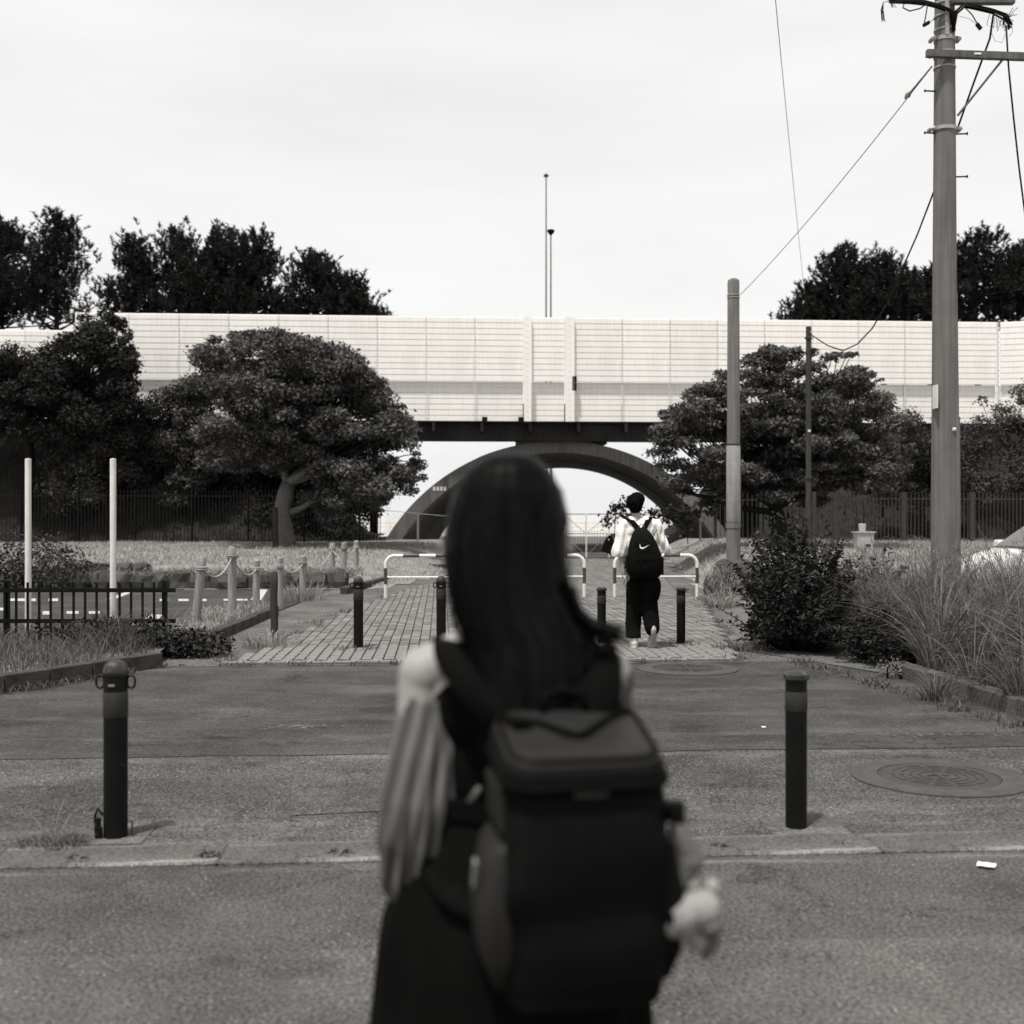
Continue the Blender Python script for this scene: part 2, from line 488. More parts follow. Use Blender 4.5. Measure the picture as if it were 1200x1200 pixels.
M['leafdark'] = mat('dark_leaf', 0.022, 0.6, 0.35, 0.9, island=0.5, transl=0.1, spec=0.08)
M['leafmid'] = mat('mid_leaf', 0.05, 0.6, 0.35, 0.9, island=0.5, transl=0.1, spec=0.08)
M['shrub'] = mat('shrub_leaf', 0.026, 0.55, 0.4, 2, island=0.6, transl=0.15, spec=0.1)
M['ivy'] = mat('ivy_leaf', 0.03, 0.5, 0.4, 4, island=0.6, transl=0.1, spec=0.15)
M['pine'] = mat('pine_needle', 0.02, 0.7, 0.4, 0.5, island=0.5, spec=0.05)
M['stone'] = mat('rough_stone', 0.07, 0.95, 0.5, 4, 8, bump=0.8, bscale=10, spec=0.1)
M['stoneright'] = mat('lichen_stone', 0.062, 0.95, 0.5, 4, 8, bump=0.8, bscale=10, spec=0.1)  # right-hand stones, slightly darker than the left row
M['carpaint'] = mat('white_car_paint', 0.80, 0.18, 0.03, 3, spec=0.6)
M['glass'] = mat('dark_car_glass', 0.05, 0.06, 0.1, 3, spec=0.8)
M['tyre'] = mat('tyre_rubber', 0.015, 0.8, 0.3, 10)
M['lens'] = mat('headlight_lens', 0.5, 0.1, 0.1, 10, spec=0.8)
M['skin'] = mat('skin', 0.29, 0.5, 0.08, 10, spec=0.35)
M['hair'] = mat('black_hair', 0.003, 0.40, 0.4, 30, island=0.5, spec=0.03)
M['strand'] = mat('hair_strand', 0.003, 0.34, 0.4, 30, spec=0.09, island=0.6)
M['hairshort'] = mat('short_black_hair', 0.003, 0.7, 0.4, 30, spec=0.02, island=0.4)
M['shirt'] = mat('white_shirt', 0.70, 0.9, 0.06, 5, bump=0.1, bscale=200, spec=0.1)
M['trousers'] = mat('black_trousers', 0.005, 0.9, 0.3, 8, bump=0.1, bscale=300, spec=0.03)
M['skirt'] = mat('black_skirt', 0.004, 0.9, 0.3, 6, bump=0.1, bscale=300, spec=0.03)
M['blouse'] = striped('striped_fold_blouse', 0.048, 0.125, 190, 0, slant=0.25)  # slanted stripes: cloth pattern with light and dark of the folds painted in
M['pack'] = mat('black_pack_nylon', 0.004, 0.65, 0.25, 8, bump=0.15, bscale=350, spec=0.06)
M['packlid'] = mat('pack_lid_coated', 0.019, 0.45, 0.2, 6, bump=0.1, bscale=250, spec=0.14)
M['packside'] = mat('pack_side_panel', 0.016, 0.5, 0.2, 6, bump=0.1, bscale=250, spec=0.15)
M['strap'] = mat('strap_webbing', 0.004, 0.8, 0.25, 30, bump=0.2, bscale=250, spec=0.03)
M['shoe'] = mat('white_shoe', 0.72, 0.6, 0.08, 12)
M['sole'] = mat('shoe_sole', 0.50, 0.8, 0.15, 30, bump=0.4, bscale=150)
M['plush'] = mat('plush_fur', 0.34, 0.95, 0.25, 40, bump=0.8, bscale=150)
M['plushgrey'] = mat('plush_grey', 0.13, 0.95, 0.3, 40, bump=0.8, bscale=150)
M['logo'] = mat('white_logo_print', 0.85, 0.6, 0.02, 10)
M['paper'] = mat('white_litter', 0.8, 0.8, 0.05, 20)
M['troughmat'] = mat('trough_concrete', 0.36, 0.85, 0.2, 8)
M['eye'] = mat('eye', 0.02, 0.2, 0.1, 10)

# ------------------------------------------------------------------ vegetation helpers
def leaves(n_or_pos, size, up=0.4, aspect=0.5, fold=0.25, jitter=0.35, out=None):
    """pos (N,3) -> folded diamond leaves (two triangles each): verts, faces"""
    pos = np.asarray(n_or_pos); n = len(pos)
    nd = rng.normal(size=(n, 3)); nd[:, 2] = np.abs(nd[:, 2])*0.6 + up
    if out is not None: nd += out*0.8
    nd /= np.linalg.norm(nd, axis=1)[:, None] + 1e-9
    a = rng.normal(size=(n, 3)); a -= nd*np.sum(a*nd, axis=1)[:, None]
    a /= np.linalg.norm(a, axis=1)[:, None] + 1e-9
    b = np.cross(nd, a)
    s = size*(1 + jitter*rng.normal(size=n)).clip(0.4, 2)[:, None]
    A = pos - a*s*0.5; B = pos + a*s*0.5 - nd*s*fold*0.3
    Cc = pos + b*s*aspect*0.5 - nd*s*fold*0.5; D = pos - b*s*aspect*0.5 - nd*s*fold*0.5
    v = np.stack([A, Cc, B, D], axis=1).reshape(-1, 3)
    i = np.arange(n)*4
    f = np.concatenate([np.stack([i, i+1, i+2], 1), np.stack([i, i+2, i+3], 1)])
    return v, f

def blob_pts(c, r, n, shell=0.45, rngg=None):
    d = rng.normal(size=(n, 3)); d /= np.linalg.norm(d, axis=1)[:, None]
    u = rng.random(n)**shell
    return np.asarray(c) + d*u[:, None]*np.asarray(r), d

def crown_mesh(name, clumps, dens, size, m, parent, off, up=0.5, aspect=0.5, shell=0.4):
    V = []; Fa = []; k = 0
    for c, r in clumps:
        n = int(dens*(r[0]*r[1] + r[0]*r[2] + r[1]*r[2])/3)
        p, d = blob_pts(c, r, n, shell)
        keep = (d[:, 2] > -0.55) | (rng.random(n) < 0.4)
        p = p[keep]; d = d[keep]
        # break the outline
        p += rng.normal(size=p.shape)*np.asarray(r)*0.15
        v, f = leaves(p, size, up, aspect, out=d*0.7)
        V.append(v); Fa.append(f + k); k += len(v)
    return np_mesh(name, np.concatenate(V), np.concatenate(Fa), m, parent, off=off)

def blades(pos, h, lean, wd, segs=4, droop=0.5, dirs=None):
    pos = np.asarray(pos); n = len(pos)
    th = rng.random(n)*2*PI if dirs is None else dirs
    dx = np.stack([np.cos(th), np.sin(th), np.zeros(n)], 1)
    ps = rng.random(n)*2*PI
    sx = np.stack([np.cos(ps), np.sin(ps), np.zeros(n)], 1)
    ts = np.linspace(0, 1, segs+1)
    V = np.zeros((n, segs+1, 2, 3))
    for j, t in enumerate(ts):
        c = pos + dx*(h*lean*t**1.8)[:, None]
        c[:, 2] += h*(t - droop*lean*t**2.6)
        ww = (wd*(1 - t)**0.6*0.5 + 0.0004)[:, None]
        V[:, j, 0] = c - sx*ww; V[:, j, 1] = c + sx*ww
    i = (np.arange(n)*(segs+1)*2)[:, None]
    Fs = []
    for j in range(segs):
        Fs.append(np.concatenate([i+2*j, i+2*j+1, i+2*j+3, i+2*j+2], 1))
    return V.reshape(-1, 3), np.concatenate(Fs)

def in_poly(pts, poly):
    x = pts[:, 0]; y = pts[:, 1]; ins = np.zeros(len(pts), bool)
    n = len(poly); j = n-1
    for i in range(n):
        xi, yi = poly[i]; xj, yj = poly[j]
        cnd = ((yi > y) != (yj > y)) & (x < (xj-xi)*(y-yi)/(yj-yi+1e-12) + xi)
        ins ^= cnd; j = i
    return ins

def scatter(poly, n):
    a = np.array(poly); lo = a.min(0); hi = a.max(0)
    out = []
    tot = 0
    while tot < n:
        p = lo + rng.random((n*2, 2))*(hi-lo)
        p = p[in_poly(p, poly)]
        out.append(p); tot += len(p)
    return np.concatenate(out)[:n]

def rock(name, c, r, m, parent, seed, off):
    bm = bmesh.new()
    bmesh.ops.create_icosphere(bm, subdivisions=2, radius=1.0)
    for v in bm.verts:
        p = v.co.copy()
        q = Vector((math.copysign(abs(p.x)**0.7, p.x), math.copysign(abs(p.y)**0.7, p.y), math.copysign(abs(p.z)**0.6, p.z)))
        k = 1 + 0.28*noise.noise(p*1.6 + Vector((seed*3.1, seed, 0))) + 0.1*noise.noise(p*4 + Vector((seed, 0, seed)))
        v.co = Vector((q.x*r[0], q.y*r[1], q.z*r[2]))*k + Vector(c) - Vector(off)
    me = bpy.data.meshes.new(name); bm.to_mesh(me); bm.free()
    return link(name, me, m, parent, smooth=False)

def sstep(a, b, x):
    t = np.clip((x-a)/(b-a), 0, 1); return t*t*(3-2*t)

# ------------------------------------------------------------------ SETTING: ground, road, pavements
def structure(o): o['kind'] = 'structure'; return o
def stuff(o): o['kind'] = 'stuff'; return o

m = MB(); m.sheet([(-1500, -60, -0.03), (1500, -60, -0.03), (1500, 3000, -0.03), (-1500, 3000, -0.03)])
structure(m.build('ground', M['farground']))

KY = 5.17                                   # road edge line (at x = 0); everything across is yawed
def line(y0, x): return y0 + YAW*x
def strip(y0, y1, x0, x1, z, n=1, jit=0.0):
    """a sheet between two lines running across"""
    pa = []; pb = []
    for i in range(n+1):
        x = x0 + (x1-x0)*i/n
        pa.append((x, line(y0, x), z)); pb.append((x, line(y1, x) + (random.uniform(-jit, jit)), z))
    return pa + pb[::-1]

m = MB(); m.sheet(strip(-8, KY, -14, 14, 0.0)); structure(m.build('road', M['road']))
m = MB(); m.sheet(strip(KY+0.02, 7.62, -14, 14, 0.004)); structure(m.build('pavement', M['pavement']))
m = MB(); m.sheet(strip(7.5, 12.7, -14, 14, 0.008, 60, 0.0)); fc = structure(m.build('forecourt', M['forecourt']))
# irregular near edge of the forecourt asphalt
for v in fc.data.vertices:
    if abs(v.co.y - line(7.5, v.co.x)) < 0.05:
        v.co.y += 0.05*noise.noise(Vector((v.co.x*1.7, 0, 0))) + random.uniform(-0.015, 0.015)

# kerb stones, flush edge strip between road and pavement
kerb = thing('edge_kerb', 'flush pale concrete edging strip between the road and the pavement', 'kerb', (0, KY, 0), math.atan(YAW))
del kerb['category']; del kerb['label']; kerb['kind'] = 'structure'
km = bpy.data.meshes.new('kerb_stone')
bm = bmesh.new(); bmesh.ops.create_cube(bm, size=1.0)
for v in bm.verts: v.co = Vector((v.co.x*0.992, v.co.y*0.30, v.co.z*0.2))
bmesh.ops.bevel(bm, geom=list(bm.edges), offset=0.008, segments=1, affect='EDGES'); bm.to_mesh(km); bm.free()
km.materials.append(M['kerb'])
for i in range(-9, 9):
    o = bpy.data.objects.new('kerb_stone', km); C.objects.link(o); o.parent = kerb
    o.location = (i*1.0 + 0.2, 0.165, -0.088 + random.uniform(-0.003, 0.003)); o.rotation_euler = (0, 0, random.uniform(-0.004, 0.004))

# repaired patch line and drain lip next to the strip
m = MB()
pts = [GP(340, 925), GP(339.5, 936), GP(341, 947), GP(340, 957), GP(322, 961), GP(305, 960), GP(290, 964), GP(262, 966), GP(240, 970)]
for a, b in zip(pts, pts[1:]):
    m.bar(a + Vector((0, 0, 0.003)), b + Vector((0, 0, 0.003)), 0.008, 0.004)
structure(m.build('pavement_crack', M['joint']))

M['patch'] = asphalt('patched_asphalt', 0.085, 0.8, 0.2, None, 1.2, 1.0)
m = MB(); m.sheet([(p.x, p.y, 0.0085) for p in (GP(342, 957), GP(470, 951), GP(466, 922), GP(341, 926))]); structure(m.build('pavement_patch', M['patch']))

# ------------------------------------------------------------------ brick path
leftE = [(12.1, -2.95), (16, -2.75), (21, -2.5), (24.5, -2.2), (30, -1.2), (42, 0.0), (50, 0.0)]
rightE = [(12.1, 2.42), (16, 2.9), (21, 3.5), (25, 3.5), (42, 5.0), (50, 5.0)]
def edge(E, y): return np.interp(y, [e[0] for e in E], [e[1] for e in E])

m = MB(); m.sheet([(-3.75, 12.0-0.2, 0.010), (3.2, 12.0+0.25, 0.010), (5.6, 25, 0.010), (6.5, 52, 0.010), (-1, 52, 0.010), (-3.75, 25, 0.010)])
structure(m.build('path_apron', M['slab']))
path = thing('brick_path', '', '', (0, 12.25, 0), math.atan(YAW))
del path['label']; del path['category']; path['kind'] = 'structure'
bedpoly = [(edge(leftE, y)-0.02, y + YAW*edge(leftE, y)) for y in (12.12, 14, 16, 18.5, 21, 24.5, 30, 42, 48)] + \
          [(edge(rightE, y)+0.02, y + YAW*edge(rightE, y)) for y in (48, 42, 30, 25, 21, 18.5, 16, 14, 12.12)]
cy_, sy_ = math.cos(math.atan(YAW)), math.sin(math.atan(YAW))
def to_local(x, y): 
    x0, y0 = x, y-12.25
    return (x0*cy_ + y0*sy_, -x0*sy_ + y0*cy_)
m = MB(); m.sheet([to_local(x, y) + (0.014,) for x, y in bedpoly]); m.build('joint_bed', M['joint'], path)
bmsh = bpy.data.meshes.new('brick')
bw_, bl_, bh_ = 0.118, 0.232, 0.05
mm = MB(); mm.box((0, 0, 0), (bw_-0.013, bl_-0.012, bh_))
bm = bmesh.new()
for p in mm.v: bm.verts.new(p)
bm.verts.ensure_lookup_table()
for f in mm.f: bm.faces.new([bm.verts[i] for i in f])
bmesh.ops.bevel(bm, geom=[e for e in bm.edges if abs(e.verts[0].co.z-e.verts[1].co.z) < 1e-6 and e.verts[0].co.z > 0], offset=0.006, segments=1, affect='EDGES')
bm.to_mesh(bmsh); bm.free(); bmsh.materials.append(M['brick'])
rest = MB(); single = 0
# border course of bricks laid across
y = 0.0
rows = int(30/bl_)
for j in range(-1, rows):
    for i in range(-34, 50):
        if j == -1:
            bx, by = (i+0.5)*bl_, -0.065
        else:
            bx, by = i*bw_, (j+0.5)*bl_ + (0.5*bl_ if i % 2 else 0) + 0.0
        wx = bx*cy_ - by*sy_; wy = by*cy_ + bx*sy_ + 12.25
        yy = wy - YAW*wx
        if wy > 42 or wx < edge(leftE, yy) + 0.05 or wx > edge(rightE, yy) - 0.05: continue
        if j >= 0 and wy > 30 and False: continue
        z = 0.012 + 0.006*noise.noise(Vector((wx*0.8, wy*0.8, 3))) + random.uniform(-0.0035, 0.0035)
        if single < 300:
            o = bpy.data.objects.new('brick', bmsh); C.objects.link(o); o.parent = path
            o.location = (bx, by, z); o.rotation_euler = (random.uniform(-.01, .01), random.uniform(-.01, .01), random.uniform(-.012, .012) + (PI/2 if j == -1 else 0))
            single += 1
        elif j == -1:
            rest.box((bx, by, z), (bl_-0.012, bw_-0.013, bh_))
        else:
            rest.box((bx, by, z), (bw_-0.013, bl_-0.012, bh_), Matrix.Rotation(random.uniform(-.01, .01), 3, 'Z'))
stuff(rest.build('bricks_beyond', M['brick'], path))

# ------------------------------------------------------------------ car park on the left with its painted marks
m = MB(); m.sheet([(-30, 11, 0.006), (-3.8, 11.9, 0.006), (-3.8, 25.6, 0.006), (-30, 25.6, 0.006)])
cpk = structure(m.build('car_park', M['carpark']))
marks = [((10, 702), (42, 705)), ((57, 702), (68, 705)), ((50, 717), (60, 721)), ((78, 717), (92, 720)), ((104, 717), (117, 720)),
         ((187, 702.5), (197, 705)), ((209, 702.5), (221, 705)), ((236, 702.5), (242, 705)), ((216, 689.5), (255, 691.5)), ((262, 702.5), (290, 704.5))]
for (x0, y0), (x1, y1) in marks:
    m = MB(); a = GP(x0, y0); b = GP(x1, y0); c = GP(x1, y1); d = GP(x0, y1)
    m.sheet([(p.x, p.y, 0.011) for p in (d, c, b, a)]); m.build('painted_mark', M['paint'], cpk)
for quad in ([(124, 703), (134, 703), (157, 694), (148, 694)], [(168, 728), (184, 728), (191, 721), (176, 721)], [(148, 740), (163, 740), (171, 731), (156, 731)], [(293, 704), (306, 704), (314, 691), (304, 691)], [(-20, 716), (5, 716), (8, 713), (-16, 713)]):
    m = MB(); m.sheet([(p.x, p.y, 0.011) for p in (GP(*q) for q in quad)]); m.build('painted_mark', M['paint'], cpk)
for (x0, x1, py) in ((95, 130, 683), (38, 65, 684), (253, 291, 686)):
    a = GP(x0, py+4); b = GP(x1, py+4)
    m = MB(((a+b)/2)); m.box((a+b)/2 + Vector((0, 0, 0.06)), (abs(b.x-a.x), 0.15, 0.12))
    tag(m.build('parking_stop', M['darksteel' if x0 == 253 else 'slab'], bevel=0.015), {95: 'low pale wheel stop in front of the rocks left of the right white pole', 38: 'low pale wheel stop behind the left white pole', 253: 'low dark wheel stop between the roped wooden posts'}[x0], 'wheel stop', 'wheel stops in the car park')

# ------------------------------------------------------------------ grass mounds left and right of the path, embankments
def moundL(x, y):
    rt = edge(leftE, y) - 0.55
    front = 24.7 + 0.1*np.sin(x*1.3)
    h = 0.45 + 0.15*sstep(25, 42, y)
    return h*sstep(0, 2.4, rt-x)*sstep(0, 0.9, y-front) + 0.02
def moundR(x, y):
    lt = edge(rightE, y) + 0.45
    h = 0.66 + 0.0*y
    return h*sstep(0, 1.6, x-lt)*sstep(19.6, 22.5, y) + 0.02
def hf_sheet(name, fn, xs, ys, keep, m_):
    nx, ny = len(xs), len(ys)
    X, Yg = np.meshgrid(xs, ys)
    Z = fn(X, Yg) + np.array([[0.035*noise.noise(Vector((x*0.7, y_*0.7, 5))) + 0.02*noise.noise(Vector((x*2.3, y_*2.3, 9))) for x in xs] for y_ in ys])*sstep(0.03, 0.2, fn(X, Yg))
    v = np.stack([X, Yg, Z], -1).reshape(-1, 3)
    fs = []
    K = keep(X, Yg)
    for j in range(ny-1):
        for i in range(nx-1):
            if K[j, i] and K[j, i+1] and K[j+1, i] and K[j+1, i+1]:
                fs.append((j*nx+i, j*nx+i+1, (j+1)*nx+i+1, (j+1)*nx+i))
    return structure(np_mesh(name, v, fs, m_, smooth=True))
hf_sheet('grass_mound', moundL, np.arange(-26, 2, 0.3), np.arange(24.4, 47, 0.3), lambda X, Y: X < edge(leftE, Y)-0.4, M['turf'])
hf_sheet('grass_mound', moundR, np.arange(3.4, 28, 0.3), np.arange(19.5, 47, 0.3), lambda X, Y: X > edge(rightE, Y)+0.35, M['turf'])

def lawn(name, fn, poly, n, h0, h1, m_):
    p = scatter(poly, n)
    z = fn(p[:, 0], p[:, 1])
    kp = z > 0.028; p = p[kp]; z = z[kp]; n = len(p)
    pos = np.concatenate([p, z[:, None]], 1)
    k = 0.6 + 0.9*np.array([max(0, 0.5+0.9*noise.noise(Vector((a*0.5, b*0.5, 2)))) for a, b in p])
    hh = (h0 + (h1-h0)*rng.random(n)**2)*k
    v, f = blades(pos, hh, 0.3 + 0.7*rng.random(n), 0.012 + 0.01*rng.random(n), 2, 0.5)
    return stuff(np_mesh(name, v, f, m_))
lawn('lawn_grass', moundL, [(-17, 24.7), (-2.4, 24.7), (-0.3, 33), (0, 42), (-17, 42)], 50000, 0.03, 0.13, M['blade'])
lawn('lawn_grass', moundR, [(3.6, 19.7), (20, 19.7), (20, 42), (4.9, 42), (3.9, 26)], 56000, 0.03, 0.14, M['blade'])
lawn('verge_grass', moundL, [(-3.2, 19.0), (-2.75, 19.4), (-2.6, 24.5), (-3.0, 25.2), (-4.4, 25), (-4.3, 20)], 5200, 0.08, 0.34, M['blade'])

# bridge frame: local u along, v behind the barrier face, z up
BO = Vector((1.77, 48.0, 0)); BA = math.atan(YAW)
def B(u, v, z):
    c, s = math.cos(BA), math.sin(BA)
    return Vector((BO.x + u*c - v*s, BO.y + u*s + v*c, z))

def emb(side):
    us = np.arange(8.2, 34, 0.6); vs = np.concatenate([np.arange(-5.2, 1.0, 0.4), np.arange(1, 30, 2.0)])
    V = []
    for v in vs:
        for u in us:
            end = float(sstep(8.4, 12.6, u))
            fr = float(np.clip((v+5.0)/5.2, 0, 1)); bk = float(np.clip((29-v)/9, 0, 1))
            z = 0.45 + 4.75*end*fr*bk + 0.22*noise.noise(Vector((u*0.8*side, v*0.8, 1)))
            V.append(B(u*side, v, z))
    nx = len(us); fs = []
    for j in range(len(vs)-1):
        for i in range(nx-1):
            q = (j*nx+i, j*nx+i+1, (j+1)*nx+i+1, (j+1)*nx+i)
            fs.append(q if side > 0 else q[::-1])
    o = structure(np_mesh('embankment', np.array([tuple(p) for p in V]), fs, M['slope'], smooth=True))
    # weeds on the slope
    n = 9000
    u = 8.6 + rng.random(n)*24; v = -5.0 + rng.random(n)*5.4
    end = sstep(8.4, 12.6, u); z = 0.45 + 4.75*end*np.clip((v+5.0)/5.2, 0, 1)
    pos = np.array([tuple(B(a*side, b, c)) for a, b, c in zip(u, v, z)])
    vv, ff = blades(pos, 0.15 + 0.5*rng.random(n)**2, 0.4+0.6*rng.random(n), 0.03+0.02*rng.random(n), 3, 0.6)
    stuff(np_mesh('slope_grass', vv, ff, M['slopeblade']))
emb(-1); emb(1)

# ------------------------------------------------------------------ the bridge with its noise barrier
br = thing('arch_bridge', 'road bridge with a white ribbed noise barrier carried on a low dark concrete arch', 'bridge', BO, BA)
def panel_mesh(name, wdt, z0, z1, nrib):
    """ribbed metal panel: each rib a drip lip and a slightly sloping face"""
    mb = MB(); h = (z1-z0)/nrib
    prof = []
    for i in range(nrib):
        a = z0 + i*h
        prof += [(0.022, a + 0.003), (0.002, a + 0.010), (0.010, a + h*0.86), (0.022, a + h*0.93)]
    prof.append((0.022, z1))
    rg = []
    for x in (-wdt/2, wdt/2):
        rg.append([Vector((x, y, z)) for y, z in prof])
    vs = rg[0] + rg[1]; n = len(prof)
    fs = [(i, n+i, n+i+1, i+1) for i in range(n-1)]
    mb._add(vs, fs)
    mb._add([(-wdt/2, 0.06, z0), (wdt/2, 0.06, z0), (wdt/2, 0.06, z1), (-wdt/2, 0.06, z1)], [(3, 2, 1, 0)])
    mb._add([(-wdt/2, 0.022, z1), (wdt/2, 0.022, z1), (wdt/2, 0.06, z1), (-wdt/2, 0.06, z1)], [(0, 1, 2, 3)])
    me = bpy.data.meshes.new(name); me.from_pydata(mb.v, [], mb.f); me.update(); me.materials.append(M['barrier'])
    return me
ZT, ZM, ZB = 9.79, 7.14, 5.5
PW = 2.0
up_me = panel_mesh('upper_panel', PW-0.02, ZM, ZT, 11)
lo_me = panel_mesh('lower_panel', PW-0.02, ZB, ZM-0.01, 7)
lo2_me = panel_mesh('upper_panel_low', PW-0.02, ZM, 9.07, 8)
up_s = panel_mesh('upper_panel_narrow', 1.36, ZM, ZT, 11)
lo_s = panel_mesh('lower_panel_narrow', 1.36, ZB, ZM-0.01, 7)
OVH = 0.17
def put(nm, me, u, v=0.0, rz=0.0, par=br):
    o = bpy.data.objects.new(nm, me); C.objects.link(o); o.parent = par; o.location = (u, v, 0); o.rotation_euler = (0, 0, rz); return o
posts = []
# columns
cols = [(-1.13, 0.30), (0.62, 0.36)]
ubL = -1.13-0.17; ubR = 0.62+0.2
us = [ubL - PW*(i+0.5) for i in range(9)]
for i, u in enumerate(us):
    put('upper_panel', up_me, u); put('lower_panel', lo_me, u, OVH); posts.append(u-PW/2)
uend = ubL - PW*9
for i in range(8):
    put('upper_panel', lo2_me, uend - PW*(i+0.5) - 0.1); put('lower_panel', lo_me, uend - PW*(i+0.5) - 0.1, OVH)
for i in range(9):
    u = ubR + PW*(i+0.5)
    put('upper_panel', up_me, u); put('lower_panel', lo_me, u, OVH); posts.append(u+PW/2)
uendR = ubR + PW*9
put('upper_panel', up_s, (-1.13+0.15+0.62-0.18)/2); put('lower_panel', lo_s, (-1.13+0.15+0.62-0.18)/2, OVH)
# the barrier turns at its right-hand end
for i in range(6):
    a = -0.35
    d = PW*(i+0.5)
    put('upper_panel', up_me, uendR + 0.12 + d*math.cos(a), d*math.sin(a), a); put('lower_panel', lo_me, uendR + 0.12 + d*math.cos(a), d*math.sin(a) + OVH, a)
pm = MB()
pm.box((0, 0.05, (ZT+ZB)/2), (0.016, 0.04, ZT-ZB))
for k in range(18):
    z = ZB + 0.12 + k*(ZT-ZB)/18
    if abs(z-ZM) > 0.1: pm.box((0, 0.01 + (OVH if z < ZM else 0), z), (0.04, 0.03, 0.03))
post0 = None
for u in posts + [uendR + 0.06]:
    if post0 is None:
        post0 = pm.build('barrier_post', M['barpost'], br); post0.location = (u, 0, 0)
    else:
        o = post0.copy(); C.objects.link(o); o.parent = br; o.location = (u, 0, 0)
for u, wd in cols:
    m = MB(); m.box((u, -0.03, (ZT+ZB)/2 - 0.01), (wd, 0.26, ZT-ZB+0.02)); cc = m.build('barrier_column', M['column'], br)
    m = MB()
    for k in range(18): m.box((u - 0.02, -0.163, ZB + 0.15 + k*0.237), (0.07, 0.008, 0.022))
    stuff(m.build('slot_clips', M['barpost'], cc))
m = MB(); m.box((0.80, -0.10, 7.05), (0.18, 0.12, 0.60)); m.build('black_plate', M['black'], br)
m = MB(); m.box((uend - 0.04, -0.02, (ZT+ZB)/2), (0.1, 0.2, ZT-ZB)); m.build('end_post', M['column'], br)
# girder, brackets, slab underside
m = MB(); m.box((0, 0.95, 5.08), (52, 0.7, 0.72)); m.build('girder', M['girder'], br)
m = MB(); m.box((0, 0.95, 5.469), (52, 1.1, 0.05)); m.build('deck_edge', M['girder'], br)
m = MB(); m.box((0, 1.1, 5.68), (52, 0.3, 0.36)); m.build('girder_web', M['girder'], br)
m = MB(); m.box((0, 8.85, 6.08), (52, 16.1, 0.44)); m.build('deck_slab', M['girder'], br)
for k in range(26):
    u = -25 + k*2.0
    m = MB(); m.box((u, 0.36, 5.25), (0.12, 0.48, 0.36)); m.build('bracket', M['girder'], br)
for u in (-2.9, -1.4):
    m = MB(); m.box((u, -0.0, 5.56), (0.22, 0.12, 0.2)); m.build('edge_plate', M['black'], br)
# arch ribs
def arch(v0, v1, thick_b, name):
    Rr = 8.50; zc = -3.75; SK = 0.11      # the vault runs slightly askew to the deck
    mb = MB(); ro = []; n = 64
    a0 = math.asin(min(1, 7.75/Rr))
    for i in range(n+1):
        a = -a0*1.02 + 2*a0*1.02*i/n
        th = 0.50 + thick_b*abs(a/a0)**2.2
        o_ = Vector((0.20 + Rr*math.sin(a), 0, zc + Rr*math.cos(a)))
        i_ = Vector((0.20 + (Rr-th)*math.sin(a), 0, zc + (Rr-th)*math.cos(a)))
        ro.append([(o_.x + SK*v0, v0, o_.z), (i_.x + SK*v0, v0, i_.z), (i_.x + SK*v1, v1, i_.z), (o_.x + SK*v1, v1, o_.z)])
    mb.loft(ro)
    return mb.build(name, M['arch'], br, auto=30)
arch(0.9, 8.2, 0.10, 'arch_rib'); arch(9.0, 16.4, 0.10, 'arch_rib')
m = MB(); m.box((0.2, 1.15, 4.66), (2.95, 0.36, 0.116)); m.build('arch_pad', M['arch'], br)
m = MB(); m.box((0.9, 8.95, 5.25), (2.95, 15.1, 1.216)); m.build('arch_pad', M['arch'], br)
for sgn in (-1, 1):
    m = MB(); m.box((0.9 + sgn*7.9, 8.65, 0.1), (2.4, 16.2, 0.7)); m.build('arch_footing', M['arch'], br)
m = MB()
for k in range(4): m.box((-4.98 + k*0.15, 0.895, 2.72), (0.10, 0.008, 0.16))
m.build('faded_plate', M['barpost'], br)
# vehicle rail / far side parapet on the deck
m = MB(); m.box((0, 16.8, 6.81), (52, 0.12, 1.0)); m.build('far_parapet', M['barrier'], br)

# ------------------------------------------------------------------ lamp poles behind the bridge
lp = thing('lamp_pole', 'taller thin mast with a small light standing behind the bridge', 'lamp post', P(640, 606, 85) - Vector((0, 0, CAMH)), group='lamp masts behind the bridge')
b0 = lp.location
m = MB(lp); m.tube([(b0.x, b0.y, 0), P(640, 206, 85)], [0.10, 0.05], 8); m.build('mast', M['steel'], lp)
m = MB(lp); c = P(640, 206, 85); m.box(c, (0.35, 0.3, 0.12)); m.box(c + Vector((0, 0, 0.1)), (0.08, 0.08, 0.15)); m.build('lamp_head', M['darksteel'], lp)
lp = thing('lamp_pole', 'shorter thin mast with a dark round lamp head just right of the taller mast', 'lamp post', P(645.5, 606, 72) - Vector((0, 0, CAMH)), group='lamp masts behind the bridge')
b0 = lp.location
m = MB(lp); m.tube([(b0.x, b0.y, 0), P(645.5, 273, 72)], [0.10, 0.045], 8); m.build('mast', M['steel'], lp)
m = MB(lp); c = P(645.5, 272, 72); m.lathe([(0.05, -0.2), (0.12, -0.12), (0.22, 0.0), (0.24, 0.12), (0.10, 0.17)], c, 12); m.build('lamp_head', M['black'], lp)

